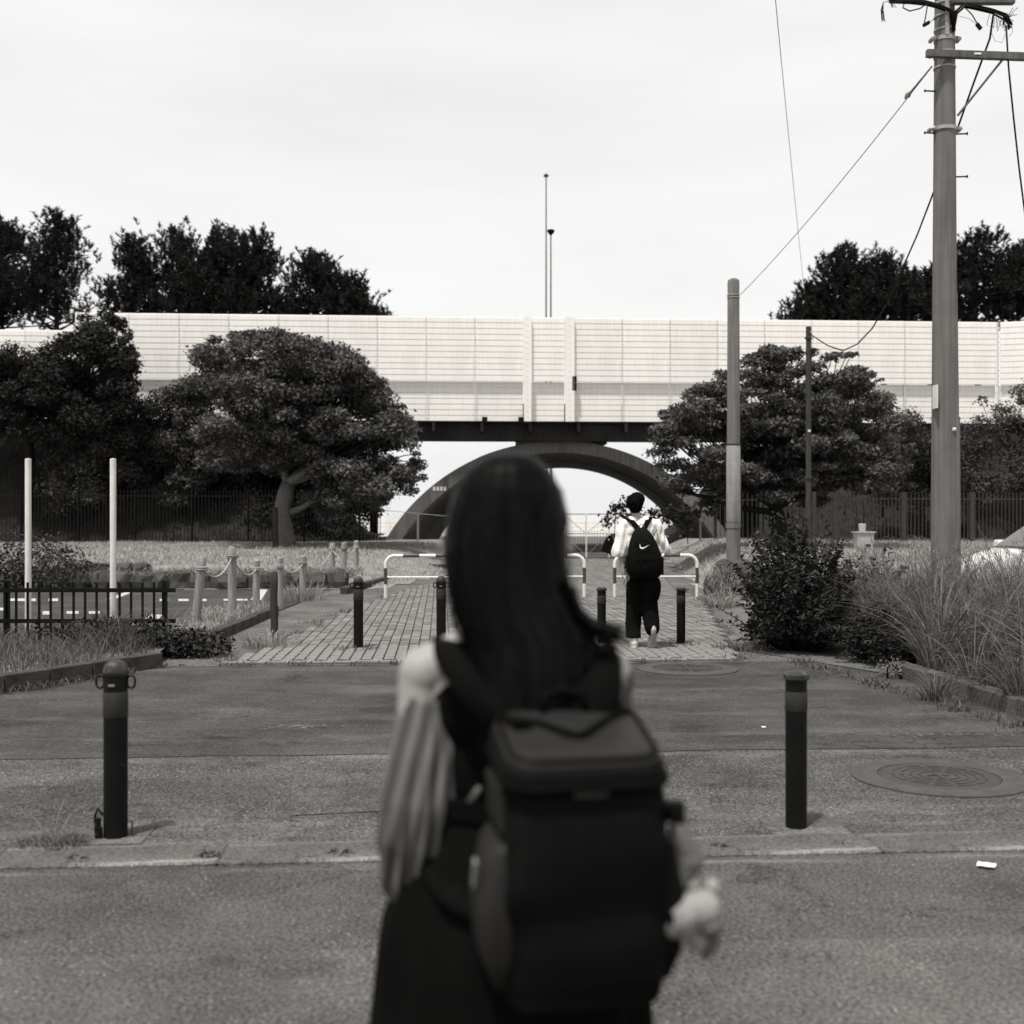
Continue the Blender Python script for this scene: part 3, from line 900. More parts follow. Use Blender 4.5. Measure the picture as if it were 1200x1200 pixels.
# ------------------------------------------------------------------ fences under the bridge
def bar_fence(name, label, pts, zb, h, spacing, m_, postw=0.07, poststep=2.0, grp='bar fences along the embankment'):
    L0 = Vector((pts[0][0], pts[0][1], zb))
    t = thing(name, label, 'fence', L0, group=grp)
    bme = MB(); bme.box((0, 0, h/2), (0.022, 0.022, h)); b0 = None; p0 = None
    pme = MB(); pme.box((0, 0, h/2), (postw, postw, h+0.02))
    for (a, b) in zip(pts, pts[1:]):
        a = Vector((a[0], a[1], zb)); b = Vector((b[0], b[1], zb)); d = (b-a); L = d.length; d.normalize()
        n = int(L/spacing)
        for i in range(n):
            loc = a + d*(i*spacing) - L0
            if b0 is None: b0 = bme.build('bar', m_, t); o = b0
            else:
                o = b0.copy(); C.objects.link(o); o.parent = t
            o.location = loc + Vector((0, 0, random.uniform(-0.01, 0.01)))
        for i in range(int(L/poststep)+1):
            loc = a + d*(i*poststep) - L0 + Vector((0, 0.06, 0))
            if p0 is None: p0 = pme.build('post', m_, t); o = p0
            else:
                o = p0.copy(); C.objects.link(o); o.parent = t
            o.location = loc
        for z in (0.14, h-0.22):
            mm_ = MB(t); mm_.bar(a + Vector((0, 0.02, z)), b + Vector((0, 0.02, z)), 0.05, 0.03)
            mm_.build('rail', m_, t)
    return t
bar_fence('bar_fence', 'long dark bar fence behind the left lawn and the big tree', [(-19.5, 41.2), (-4.6, 42.1)], 0.56, 1.95, 0.125, M['fence'])
bar_fence('bar_fence', 'grey bar fence below the right slope behind the utility pole', [(8.6, 39.2), (20.5, 39.6)], 0.62, 1.75, 0.13, M['fencegrey'], 0.13, 2.35)
bar_fence('bar_fence', 'short bar fence beside the arch foot behind the concrete stub pole', [(7.3, 41.6), (9.6, 41.2)], 0.62, 1.75, 0.16, M['fencegrey'], 0.10, 0.8)

# chain-link fence in front of the arch, with its wire
def chain_link(name, label, a, b, h, posts_):
    L0 = Vector((a[0], a[1], a[2])); t = thing(name, label, 'fence', L0, group='wire fences in front of the arch')
    a = Vector(a); b = Vector(b); d = b-a; L = d.length
    for k in posts_:
        p = a + d*k; m_ = MB(t); m_.tube([p, p + Vector((0, 0, h))], 0.045, 8); m_.build('post', M['steel'], t)
    m_ = MB(t)
    for z in (0.04, h*0.98): m_.tube([a + Vector((0, 0, z)), b + Vector((0, 0, z))], 0.012, 5)
    m_.build('rail_wire', M['steel'], t)
    m_ = MB(t); n = int(L/0.14); dd = d.normalized()
    hw = h*0.92
    for i in range(-int(hw/0.14), n):
        for sgn in (1, -1):
            s0 = max(0, i*0.14); s1 = min(L, i*0.14 + hw)
            if s1 <= s0: continue
            z0 = s0 - i*0.14; z1 = s1 - i*0.14
            if sgn < 0: z0, z1 = hw-z0, hw-z1
            m_.tube([a + dd*s0 + Vector((0, 0, z0)), a + dd*s1 + Vector((0, 0, z1))], 0.0028, 3, cap=False)
    stuff(m_.build('wire_mesh', M['wire'], t))
chain_link('wire_fence', 'wire fence on thin posts before the left foot of the arch', (-4.6, 42.0, 0.5), (-0.9, 42.6, 0.15), 1.3, (0.32, 0.98))
chain_link('wire_fence', 'wire mesh fence before the right foot of the arch, partly covered by a vine', (5.0, 42.4, 0.2), (7.3, 41.7, 0.6), 1.35, (0.04, 0.78))

# gate
gt = thing('path_gate', 'pale folding metal gate across the brick path under the arch', 'gate', (0, 42.5, 0))
gm = MB()
for i in range(7):
    x = -0.6 + 0.83*i
    m = MB(gt); m.box((x, 42.5, 0.83), (0.045, 0.045, 1.66)); m.build('gate_post', M['railwhite'], gt)
for i in range(6):
    x = -0.6 + 0.83*i
    m = MB(gt)
    m.bar((x+.03, 42.5, 1.64), (x+.80, 42.5, 1.64), 0.04, 0.035); m.bar((x+.03, 42.5, 0.92), (x+.80, 42.5, 0.92), 0.03, 0.03); m.bar((x+.03, 42.5, 0.10), (x+.80, 42.5, 0.10), 0.04, 0.035)
    if i % 2: m.bar((x+.03, 42.49, 1.6), (x+.80, 42.49, 0.95), 0.02, 0.02); m.bar((x+.03, 42.49, 0.9), (x+.80, 42.49, 0.14), 0.025, 0.025)
    else: m.bar((x+.03, 42.49, 0.95), (x+.80, 42.49, 1.6), 0.02, 0.02); m.bar((x+.03, 42.49, 0.14), (x+.80, 42.49, 0.9), 0.025, 0.025)
    m.build('gate_frame', M['steel'], gt)
    m = MB(gt)
    for k in range(1, 8): m.bar((x + 0.83*k/8, 42.51, 0.12), (x + 0.83*k/8, 42.51, 0.92 + 0.12), 0.012, 0.012)
    stuff(m.build('infill_bars', M['fencegrey'], gt))
m = MB(gt); m.box((2.2, 42.5, 0.02), (5.4, 0.12, 0.05)); m.build('gate_track', M['darksteel'], gt)
pb = P(713, 641, 41.9)
m = MB(pb); m.box(pb, (0.42, 0.22, 0.46), Matrix.Rotation(0.35, 3, 'Y')); m.tube([pb + Vector((-0.12, 0, 0.2)), pb + Vector((0.05, 0, 0.42)), pb + Vector((0.2, 0, 0.15))], 0.012, 6)
tag(m.build('dark_bag', M['black'], bevel=0.05), 'black tilted bag hanging on the gate left of the walking person', 'bag')

# far railings and road beyond the arch
fr = thing('far_railing', 'pale long railing across the open ground beyond the arch', 'railing', (0, 95, 0))
m = MB(fr)
for z in (0.35, 0.7, 1.05): m.bar((-14, 95, z), (24, 95, z), 0.07, 0.07)
m.build('rail', M['railwhite'], fr)
for i in range(20):
    m = MB(fr); m.bar((-14 + i*2, 95, 0), (-14 + i*2, 95, 1.1), 0.08, 0.08); m.build('post', M['railwhite'], fr)
m = MB(); m.sheet([(-60, 60, -0.01), (60, 60, -0.01), (60, 93, -0.01), (-60, 93, -0.01)]); structure(m.build('far_road', M['slab']))

# ------------------------------------------------------------------ bollards
def bollard_dome(h, label, lock=False):
    t = thing('bollard', label, 'bollard', group='black bollards')
    r = 0.056
    m = MB(); m.lathe([(r, -0.03), (r, h-0.345), (r, h-0.342), (r, h-0.055)], n=28); m.build('shaft', M['bollard'], t, auto=40)
    m = MB(); m.lathe([(r+0.001, h-0.27), (r+0.002, h-0.268), (r+0.002, h-0.152), (r+0.001, h-0.15)], n=28); m.build('reflective_band', M['band'], t, auto=40)
    m = MB(); m.lathe([(r+0.0025, h-0.075), (r+0.003, h-0.055), (r*0.93, h-0.03), (r*0.72, h-0.012), (r*0.4, h-0.002), (0.004, h)], n=28); m.build('cap', M['capwear'], t, smooth=True)
    for sgn in (-1, 1):
        m = MB(); pts = []
        for k in range(14):
            a = 2*PI*k/14
            pts.append((sgn*(r+0.018) + 0.019*math.cos(a), 0, h-0.105 + 0.030*math.copysign(abs(math.sin(a))**0.7, math.sin(a))))
        m.tube(pts, 0.0055, 8, closed=True); m.build('ring', M['bollard'], t, smooth=True)
    m = MB(); m.box((0.0, -r-0.001, h-0.115), (0.030, 0.006, 0.010)); m.build('slot', M['steel'], t)
    return t
def bollard_flat(h, label):
    t = thing('bollard', label, 'bollard', group='black bollards')
    r = 0.052
    m = MB(); m.lathe([(r, -0.03), (r, h-0.03)], n=28); m.build('shaft', M['bollard'], t, auto=40)
    m = MB(); m.lathe([(r+0.001, h-0.195), (r+0.002, h-0.193), (r+0.002, h-0.102), (r+0.001, h-0.10)], n=28); m.build('reflective_band', M['band'], t, auto=40)
    m = MB(); m.lathe([(r, h-0.045), (r+0.010, h-0.038), (r+0.010, h-0.016), (r*0.9, h-0.004), (r*0.4, h), (0.004, h+0.001)], n=28); m.build('cap', M['capwear'], t, auto=50)
    return t
b1 = bollard_dome(0.85, 'near domed black bollard with side rings and a lock at its foot')
b1.location = GP(135.5, 982)
# lock and hinge at the foot
m = MB(); m.box((-0.085, 0.0, 0.05), (0.022, 0.03, 0.09)); m.tube([(-0.06, 0, 0.11), (-0.085, 0, 0.14), (-0.10, 0, 0.10), (-0.085, -0.02, 0.06)], 0.007, 6); m.box((-0.068, -0.035, 0.035), (0.03, 0.02, 0.05)); m.build('padlock', M['black'], b1)
m = MB(); m.tube([(0.05, 0, 0.08), (0.078, 0, 0.08), (0.078, 0, 0.005)], 0.004, 6); m.build('hinge_loop', M['darksteel'], b1)
far_dome = bollard_dome(0.85, 'domed black bollard on the brick path, farthest left of the four there')
far_dome.location = GP(420, 762)
c = copy_tree(far_dome); c.location = GP(517, 761); c['label'] = 'domed black bollard on the bricks, touching the left edge of the woman\'s hair'
b2 = bollard_flat(0.775, 'near flat capped black bollard standing on a square concrete foot at right')
b2.location = GP(933, 971)
far_flat = bollard_flat(0.70, 'flat capped black bollard on the brick path, right of the walking person')
far_flat.location = GP(798, 757)
c = copy_tree(far_flat); c.location = GP(705, 757); c['label'] = 'flat capped black bollard between the woman and the walking person'
for p, wd, nm in ((GP(135.5, 982), 0.26, 'concrete foot of the near domed bollard, cracked pale square'), (GP(938, 971), 0.38, 'concrete foot of the near flat bollard, pale square in the pavement')):
    m = MB((p.x, p.y, 0)); m.box((p.x+0.02, p.y+0.02, 0.003), (wd, 0.30, 0.012), Matrix.Rotation(YAW, 3, 'Z')); structure(m.build('bollard_foot', M['slab']))

# ------------------------------------------------------------------ striped rails
def rail(label):
    t = thing('barrier_rail', label, 'barrier rail', group='striped pipe rails across the path')
    W, H, rad, cr = 1.555, 0.80, 0.032, 0.17
    path_ = []; 
    # arclength pieces along the hoop
    def pt(s):
        L1 = H-cr; La = cr*PI/2; L2 = W-2*cr
        if s < L1: return Vector((0, 0, s))
        s -= L1
        if s < La: a = s/cr; return Vector((cr - cr*math.cos(a), 0, H-cr + cr*math.sin(a)))
        s -= La
        if s < L2: return Vector((cr+s, 0, H))
        s -= L2
        if s < La: a = s/cr; return Vector((W-cr + cr*math.sin(a), 0, H-cr + cr*math.cos(a)))
        s -= La
        return Vector((W, 0, H-cr-s))
    tot = 2*(H-cr) + cr*PI + W - 2*cr
    # bands measured from the feet: white 0.28, dark 0.30, white over the bend ...
    bounds = [0, 0.27, 0.57]
    mid = tot - 2*0.57
    lens = [0.46, 0.29, 0.29, 0.29, 0.46]; kf = mid/sum(lens); acc = 0.57
    for L in lens: acc += L*kf; bounds.append(acc)
    bounds += [tot-0.27, tot]
    for i, (a, b) in enumerate(zip(bounds, bounds[1:])):
        n = max(2, int((b-a)/0.03))
        m_ = MB(); m_.tube([pt(a + (b-a)*k/n) for k in range(n+1)], rad, 12)
        m_.build('white_band' if i % 2 == 0 else 'dark_band', M['railwhite'] if i % 2 == 0 else M['railblack'], t, auto=50)
    m_ = MB(); m_.tube([(0.03, 0, 0.40), (W-0.03, 0, 0.40)], 0.017, 8); m_.build('middle_bar', M['railwhite'], t, auto=50)
    return t
r1 = rail('striped white and dark pipe rail across the path, left one of the three')
base = GP(450, 702.5); r1.location = (base.x+0.03, base.y, 0.012); r1.rotation_euler = (0, 0, YAW*0.5)
for px, lb in ((586, 'striped white and dark pipe rail mostly hidden behind the woman'), (718.5, 'striped white and dark pipe rail behind the walking person, rightmost of the three')):
    c = copy_tree(r1); q = GP(px, 701.5); c.location = (q.x+0.03, q.y, 0.012); c['label'] = lb

# ------------------------------------------------------------------ wooden posts with rope, stub posts
stakes = {}
def stake(key, base, top, r, label, m_=None, cat='post', grp='wooden posts along the path verge', nm='wooden_post'):
    base = Vector(base); top = Vector(top)
    m = MB(base); d = top-base
    n = 6
    pts = [base + d*(i/n) + Vector((random.uniform(-.004, .004), random.uniform(-.004, .004), 0)) for i in range(n+1)]
    pts.insert(0, base - Vector((0, 0, 0.15)))
    m.tube(pts + [top + Vector((0, 0, 0.012))], [r*1.03]*(n+1) + [r, r*0.75], 12)
    o = m.build(nm, m_ or M['stake'], auto=45); tag(o, label, cat, grp)
    stakes[key] = (base, top, r)
    return o
def st(key, pxb, pyb, pxt, pyt, label, r=0.055, m_=None, **k):
    b = GP(pxb, pyb); t_ = P(pxt, pyt, b.y); return stake(key, b, t_, r, label, m_, **k)
st('A', 228, 741, 237, 654, 'leaning grey wooden post at the left end of the rope line', 0.058)
st('B', 272, 728, 272, 642, 'tallest grey wooden post, second along the rope line', 0.062)
st('C', 300, 715, 301, 657, 'short grey wooden post third along the rope, in front of white paint marks', 0.058)
st('D', 328, 712, 328, 654, 'grey wooden post just behind the thin dark post', 0.055)
st('E', 355, 704, 355, 652, 'grey wooden post in tall dry grass with rope tied on both sides', 0.062)
def st2(key, px, pyt, pyb, Y, r, label):
    t_ = P(px, pyt, Y); b = P(px, pyb, Y); stake(key, b, t_, r, label)
st2('F', 389.5, 637, 690, 26.5, 0.062, 'grey wooden post at the lawn edge, third from the right end')
st2('H', 403, 636, 692, 25.5, 0.062, 'grey wooden post at the lawn edge, second from the right end')
st2('I', 417.5, 634.5, 684, 27.5, 0.058, 'grey wooden post behind the farthest left domed bollard, last of the line')
st('dark', 321.5, 754, 321, 671, 'thin dark square topped post growing out of a grass tuft', 0.045, M['darkstake'], grp='dark posts')
def rope(k0, k1, sag, label):
    b0, t0, r0 = stakes[k0]; b1, t1, r1 = stakes[k1]
    a = t0 - Vector((0, 0, 0.13)); b = t1 - Vector((0, 0, 0.13))
    pts = []
    for i in range(17):
        t = i/16; p = a.lerp(b, t); p.z -= sag*4*t*(1-t); pts.append(p)
    m = MB(a); m.tube(pts, 0.013, 6)
    for c, r in ((a, r0), (b, r1)):
        for dz in (-0.02, 0.008):
            m.tube([c + Vector((math.cos(2*PI*k/10)*(r+0.012), math.sin(2*PI*k/10)*(r+0.012), dz)) for k in range(10)], 0.012, 5, closed=True)
    tag(m.build('rope', M['rope'], smooth=True), label, 'rope', 'ropes between the wooden posts')
rope('A', 'B', 0.20, 'sagging pale rope between the leaning post and the tallest post')
rope('B', 'C', 0.18, 'sagging pale rope between the tallest post and the short third post')
rope('D', 'E', 0.14, 'sagging pale rope ending at the post in the tall dry grass')
rope('E', 'F', 0.22, 'sagging pale rope from the tall dry grass up to the lawn edge')
rope('F', 'H', 0.14, 'short pale rope between two posts at the lawn edge')
rope('H', 'I', 0.12, 'pale rope to the last post of the line')

# stakes on the right by the shrub and by the tree
st('R1', 881, 690, 881, 637, 'short weathered stake beside the right shrub', 0.05, M['stake'], grp='stakes beside the shrub')
st('R2', 888, 742, 887, 668, 'short dark stake at the left edge of the right shrub', 0.05, M['darkstake'], grp='stakes beside the shrub')
stake('T', P(323, 645, 36), P(322.5, 595, 36), 0.085, 'dark tree stake standing left of the big tree trunk', M['darkstake'], cat='stake', grp=None, nm='tree_stake')

# ------------------------------------------------------------------ left bed: kerb, iron fence, white poles
bedL = [(-9, 3.5), (-5.56, 8.0), (-4.46, 10.1), (-4.0, 10.95), (-3.62, 11.85), (-3.75, 12.6), (-3.75, 13.6), (-9, 13.3)]
m = MB(); m.sheet([(x, y, 0.13) for x, y in bedL]); structure(m.build('planting_bed', M['soil']))
kb = thing('bed_kerb', '', '', (0, 0, 0)); del kb['label']; del kb['category']; kb['kind'] = 'structure'
def kerb_run(pts, parent, h=0.17, wd=0.14, L=0.6, m_='darkkerb', nm='kerb_stone'):
    for a, b in zip(pts, pts[1:]):
        a = Vector((a[0], a[1], 0)); b = Vector((b[0], b[1], 0)); d = b-a; n = max(1, round(d.length/L)); ang = math.atan2(d.y, d.x); l = d.length/n
        for i in range(n):
            c = a + d*((i+0.5)/n)
            mm_ = MB(); mm_.box((0, 0, 0), (l-0.012, wd, h))
            o = mm_.build(nm, M[m_], parent, bevel=0.012); o.location = (c.x, c.y, h/2-0.01+random.uniform(-.008, .008)); o.rotation_euler = (random.uniform(-.02, .02), random.uniform(-.01, .01), ang+random.uniform(-.012, .012))
kerb_run([(-6.6, 6.0), (-5.56, 8.0), (-4.46, 10.1), (-4.0, 10.95), (-3.60, 11.8)], kb)
kerb_run([(-3.66, 13.9), (-3.68, 15.5), (-3.72, 18.2)], kb, 0.15, 0.13)
m = MB(); m.sheet([(-4.5, 13.5, 0.11), (-3.72, 13.5, 0.11), (-3.78, 18.2, 0.11), (-4.5, 18.6, 0.11)]); structure(m.build('verge_strip', M['soil']))

ifn = thing('iron_fence', 'low black iron fence with upright bars across the grass bed at left', 'fence', (-8, 12.6, 0.12))
yF = 12.62
zt = 0.82
xr = (197-600)/F*yF
x = xr - 0.03; b0 = None; i = 0
for zz, hh in ((0.735, 0.045), (0.40, 0.045)):
    m = MB(ifn); m.box(((xr-8)/2+0.04, yF, zz), (xr+8+0.08, 0.03, hh)); m.build('rail', M['ironfence'], ifn)
while x > -7.9:
    m = MB()
    if b0 is None:
        m.box((0, 0, 0.30), (0.022, 0.022, 0.64)); b0 = m.build('bar', M['ironfence'], ifn); o = b0
    else:
        o = b0.copy(); C.objects.link(o); o.parent = ifn
    o.location = (x+8, 0.028, 0.08); x -= 0.125
for px in (191.5, 6, -170):
    xx = (px-600)/F*yF
    m = MB(ifn); m.box((xx, yF+0.05, 0.46), (0.05, 0.05, 0.76)); m.build('post', M['ironfence'], ifn)

for px, lb in ((33, 'slim white pole at far left behind the black iron fence'), (132.5, 'slim white pole behind the black iron fence, nearer the rope posts')):
    b = P(px, 606, 13.6); b.z = 0
    m = MB(b); m.lathe([(0.036, 0.0), (0.036, 2.2), (0.034, 2.215), (0.005, 2.22)], b, 16)
    tag(m.build('white_pole', M['whitepole'], auto=40), lb, 'pole', 'white poles')

def grass_obj(name, poly, n, z, h0, h1, w0, w1, lean, m_, segs=3, droop=0.5, pw=1.5):
    p = scatter(poly, n); pos = np.concatenate([p, np.full((n, 1), z)], 1)
    cl = np.array([0.45 + 0.9*max(0, 0.55+noise.noise(Vector((a*1.3, b*1.3, 2)))) for a, b in p])
    hh = (h0 + (h1-h0)*rng.random(n)**pw)*cl
    v, f = blades(pos, hh, lean*(0.4+0.8*rng.random(n)), w0+(w1-w0)*rng.random(n), segs, droop)
    return stuff(np_mesh(name, v, f, m_))
grass_obj('bed_grass', [(-6.4, 6.7), (-5.62, 8.1), (-4.56, 10.15), (-4.08, 10.95), (-3.75, 11.7), (-3.8, 12.9), (-9, 12.9), (-9, 8)], 15000, 0.13, 0.06, 0.34, 0.005, 0.011, 0.8, M['weed'])
grass_obj('bed_grass', [(-7, 11.6), (-3.9, 11.9), (-3.8, 13.2), (-7, 13.2)], 1800, 0.13, 0.25, 0.5, 0.006, 0.012, 0.9, M['weed'])
grass_obj('verge_grass', [(-4.5, 13.5), (-3.75, 13.5), (-3.8, 18.2), (-4.5, 18.6)], 2600, 0.11, 0.04, 0.22, 0.008, 0.014, 0.7, M['blade'])
def tuft(name, label, c, r, n, h0, h1, m_, w_=0.008, lean=0.8):
    th = rng.random(n)*2*PI; rr = r*np.sqrt(rng.random(n))
    c = Vector(c)
    pos = np.stack([c.x + rr*np.cos(th), c.y + rr*np.sin(th)*0.8, np.full(n, c.z)], 1)
    v, f = blades(pos, h0+(h1-h0)*rng.random(n), lean*(0.3+0.9*rng.random(n)), w_*(0.6+0.8*rng.random(n)), 4, 0.55, dirs=th + rng.normal(size=n)*0.6)
    o = np_mesh(name, v, f, m_, off=tuple(c)); o.location = c
    return tag(o, label, 'weed', 'grass tufts and weeds in the paving')
tuft('grass_tuft', 'dry grass tuft around the thin dark post', GP(318, 760), 0.34, 420, 0.08, 0.30, M['blade'])
tuft('grass_tuft', 'tall dry grass around the post with rope tied on both sides', GP(352, 704), 0.45, 420, 0.12, 0.5, M['blade'], 0.012)
tuft('grass_tuft', 'dry grass between the leaning post and the tallest post', GP(250, 737), 0.35, 300, 0.08, 0.32, M['blade'], 0.009)
tuft('grass_tuft', 'tall seeding stems beside the right end of the black iron fence', GP(203, 742), 0.16, 40, 0.3, 0.75, M['plume'], 0.007)
tuft('grass_tuft', 'grass tuft growing round the farthest left bollard on the bricks', GP(418, 764), 0.26, 130, 0.05, 0.16, M['weed'], 0.009)
tuft('grass_tuft', 'grass tuft growing round the bollard right of the walking person', GP(796, 759), 0.24, 130, 0.05, 0.16, M['weed'], 0.009)
tuft('grass_tuft', 'low weeds on the bricks at the left foot of the right shrub', GP(868, 763), 0.32, 240, 0.05, 0.2, M['weed'], 0.01)
tuft('grass_tuft', 'wispy weed patch beside the foot of the near domed bollard', GP(62, 990), 0.17, 240, 0.02, 0.08, M['weed'], 0.006, 1.0)
tuft('grass_tuft', 'three tall dry stems in the weed patch beside the near domed bollard', GP(62, 985), 0.05, 7, 0.16, 0.26, M['plume'], 0.004)
tuft('grass_tuft', 'small dark weed in the edging strip left of the near domed bollard', GP(90, 1008), 0.035, 60, 0.015, 0.04, M['shrub'], 0.008, 1.2)
tuft('grass_tuft', 'small dark weed in the edging strip right of the near domed bollard', GP(245, 1005), 0.04, 70, 0.02, 0.05, M['shrub'], 0.009, 1.2)
tuft('grass_tuft', 'small dark weed in the edging strip left of the woman', GP(398, 1003), 0.04, 70, 0.02, 0.05, M['shrub'], 0.009, 1.2)
tuft('grass_tuft', 'small weed in the edging strip right of the woman', GP(843, 993), 0.035, 50, 0.015, 0.035, M['shrub'], 0.008, 1.2)
tuft('grass_tuft', 'small weed in a crack of the edging strip near the right bollard', GP(985, 990), 0.05, 40, 0.01, 0.025, M['shrub'], 0.008, 1.2)
tuft('grass_tuft', 'dry grass tuft before the stones on the right verge', GP(845, 712), 0.30, 300, 0.1, 0.45, M['blade'], 0.012)
tuft('grass_tuft', 'spiky grass clump at the right kerb', GP(1098, 822), 0.12, 110, 0.15, 0.42, M['tallgrass'], 0.012)

pts_ = []
for k in range(46):
    y = rng.uniform(12.3, 24); sd_ = rng.random() < 0.6
    x = (edge(rightE, y) if sd_ else edge(leftE, y)) + rng.normal()*0.12
    pts_ += [(x + rng.normal()*0.09, y + YAW*x + rng.normal()*0.12, 0.015) for _ in range(34)]
for k in range(26):
    x = rng.uniform(-3.6, 3.0); y = line(12.02, x) + rng.normal()*0.02
    pts_ += [(x + rng.normal()*0.05, y + rng.normal()*0.02, 0.015) for _ in range(14)]
for k in range(60):
    u_ = rng.random(); a_ = np.array([-5.56, 8.0]) + u_*(np.array([-3.6, 11.8]) - np.array([-5.56, 8.0])) + np.array([0.13, -0.05])
    pts_ += [(a_[0] + rng.normal()*0.05, a_[1] + rng.normal()*0.05, 0.01) for _ in range(14)]
for k in range(50):
    u_ = rng.random(); a_ = np.array([4.0, 7.0]) + u_*(np.array([3.1, 12.2]) - np.array([4.0, 7.0])) + np.array([-0.12, 0])
    pts_ += [(a_[0] + rng.normal()*0.06, a_[1] + rng.normal()*0.06, 0.01) for _ in range(22)]
pts_ = np.array(pts_); n = len(pts_)
v, f = blades(pts_, 0.02 + 0.11*rng.random(n)**2, 0.4 + 0.8*rng.random(n), 0.007 + 0.006*rng.random(n), 3, 0.5)
stuff(np_mesh('joint_weeds', v, f, M['weed']))

def ivy(name, label, c, r, n, size, m_, cat='shrub', group=None, stems=0):
    c = Vector(c)
    t = thing(name, label, cat, (c.x, c.y, 0), group=group)
    p, d = blob_pts(c, r, n, 0.35)
    p += rng.normal(size=p.shape)*np.asarray(r)*0.13
    p[:, 2] = np.maximum(p[:, 2], 0.02)
    v, f = leaves(p, size, 0.5, 0.6, out=d*0.5)
    np_mesh('foliage', v, f, m_, t, off=(c.x, c.y, 0))
    m_ = MB(t)
    for k in range(max(stems, 5)):
        a = random.uniform(0, 2*PI); e = c + Vector((math.cos(a)*r[0]*0.7, math.sin(a)*r[1]*0.7, random.uniform(-.1, 0.8)*r[2]))
        s_ = Vector((c.x + random.uniform(-.1, .1), c.y + random.uniform(-.1, .1), 0))
        m_.tube([s_, s_.lerp(e, 0.5) + Vector((0, 0, 0.1*r[2])), e], [0.012, 0.008, 0.004], 5)
    m_.build('stems', M['darkbark'], t)
    return t
q = GP(222, 772)
ivy('ivy_bush', 'dark creeping ivy spilling over the end of the left kerb', (q.x, q.y+0.25, 0.13), (0.38, 0.45, 0.17), 1700, 0.055, M['ivy'])
q = GP(130, 745)
ivy('ivy_bush', 'leafy weeds along the foot of the black iron fence', (-4.3, 12.45, 0.30), (0.8, 0.2, 0.16), 1500, 0.05, M['ivy'])
q = GP(28, 700)
ivy('leafy_bush', 'tall leafy weeds at far left behind the first white pole', (-10.2, 24.6, 0.45), (1.3, 0.7, 0.65), 4200, 0.075, M['leafmid'], stems=12)
p, d = blob_pts((-9.7, 23.8, 0.5), (0.75, 0.5, 0.5), 600, 0.4)

# ------------------------------------------------------------------ stones edging the mounds
sw = thing('stone_edging', 'row of rough dark stones edging the left lawn behind the car park', 'stone wall', (-7, 24.7, 0))
xx = -10.3; i = 0
while xx < -3.6:
    wd = random.uniform(0.28, 0.55)
    y_ = 24.75 + 0.1*math.sin(xx*1.3)
    rock('stone', (xx + wd/2, y_, 0.16), (wd*0.58, 0.26, random.uniform(0.16, 0.27)), M['stone'], sw, i, sw.location)
    xx += wd*1.02; i += 1
for k in range(5):
    rock('stone', (-9.4 + k*0.36, 24.95, 0.46), (0.2, 0.2, 0.10), M['stone'], sw, 40+k, sw.location)
n = 4200; px_ = rng.uniform(-10.4, -3.2, n)
pts_ = np.stack([px_, 24.75 + 0.1*np.sin(px_*1.3) + rng.uniform(-0.1, 0.35, n), np.full(n, 0.30) + rng.uniform(-.06, .1, n)], 1)
v, f = blades(pts_, 0.08 + 0.2*rng.random(n), 0.6 + 0.8*rng.random(n), np.full(n, 0.012), 3, 0.8, dirs=rng.normal(-PI/2, 0.8, n))
stuff(np_mesh('edging_grass', v, f, M['blade']))
n = 1500; pts_ = np.stack([rng.uniform(3.7, 5.0, n), rng.uniform(20.4, 22.8, n), rng.uniform(0.1, 0.55, n)], 1)
v, f = blades(pts_, 0.08 + 0.25*rng.random(n), 0.5 + 0.8*rng.random(n), np.full(n, 0.012), 3, 0.8, dirs=rng.normal(-PI/2, 1.0, n))
stuff(np_mesh('edging_grass', v, f, M['blade']))
sw2 = thing('stone_edging', 'group of lichen covered stones at the front of the right lawn', 'stone wall', (4.0, 21.6, 0))
for k, (px, py, Y, rx, rz) in enumerate([(835, 683, 22.6, .22, .34), (848, 670, 22.0, .26, .40), (850, 697, 21.6, .24, .30), (868, 672, 21.6, .24, .42), (872, 695, 21.0, .28, .35), (884, 676, 21.6, .25, .40), (893, 700, 20.6, .28, .34), (862, 704, 20.9, .2, .2), (905, 682, 21.2, .3, .42), (838, 700, 22.0, .18, .22)]):
    c = P(px, py, Y)
    rock('stone', (c.x, c.y, c.z-0.08), (rx*0.85, 0.22, rz*0.75), M['stoneright'], sw2, 70+k, sw2.location)
lg = GP(507, 664, 0.12)
m = MB((lg.x, lg.y, 0.1)); m.box((lg.x, lg.y, 0.10), (1.7, 0.22, 0.18)); tag(m.build('timber_edge', M['darkstake'], bevel=0.02), 'dark low timber edging at the foot of the left lawn beside the path', 'timber')
m = MB((-3.2, 24.4, 0.05))
a = GP(403, 697); b = GP(452, 683)
m.bar(Vector((a.x, a.y, 0.07)), Vector((b.x, b.y, 0.07)), 0.16, 0.16); tag(m.build('verge_kerb', M['darkkerb'], bevel=0.02), 'short worn kerb between the roped verge and the brick path', 'kerb')

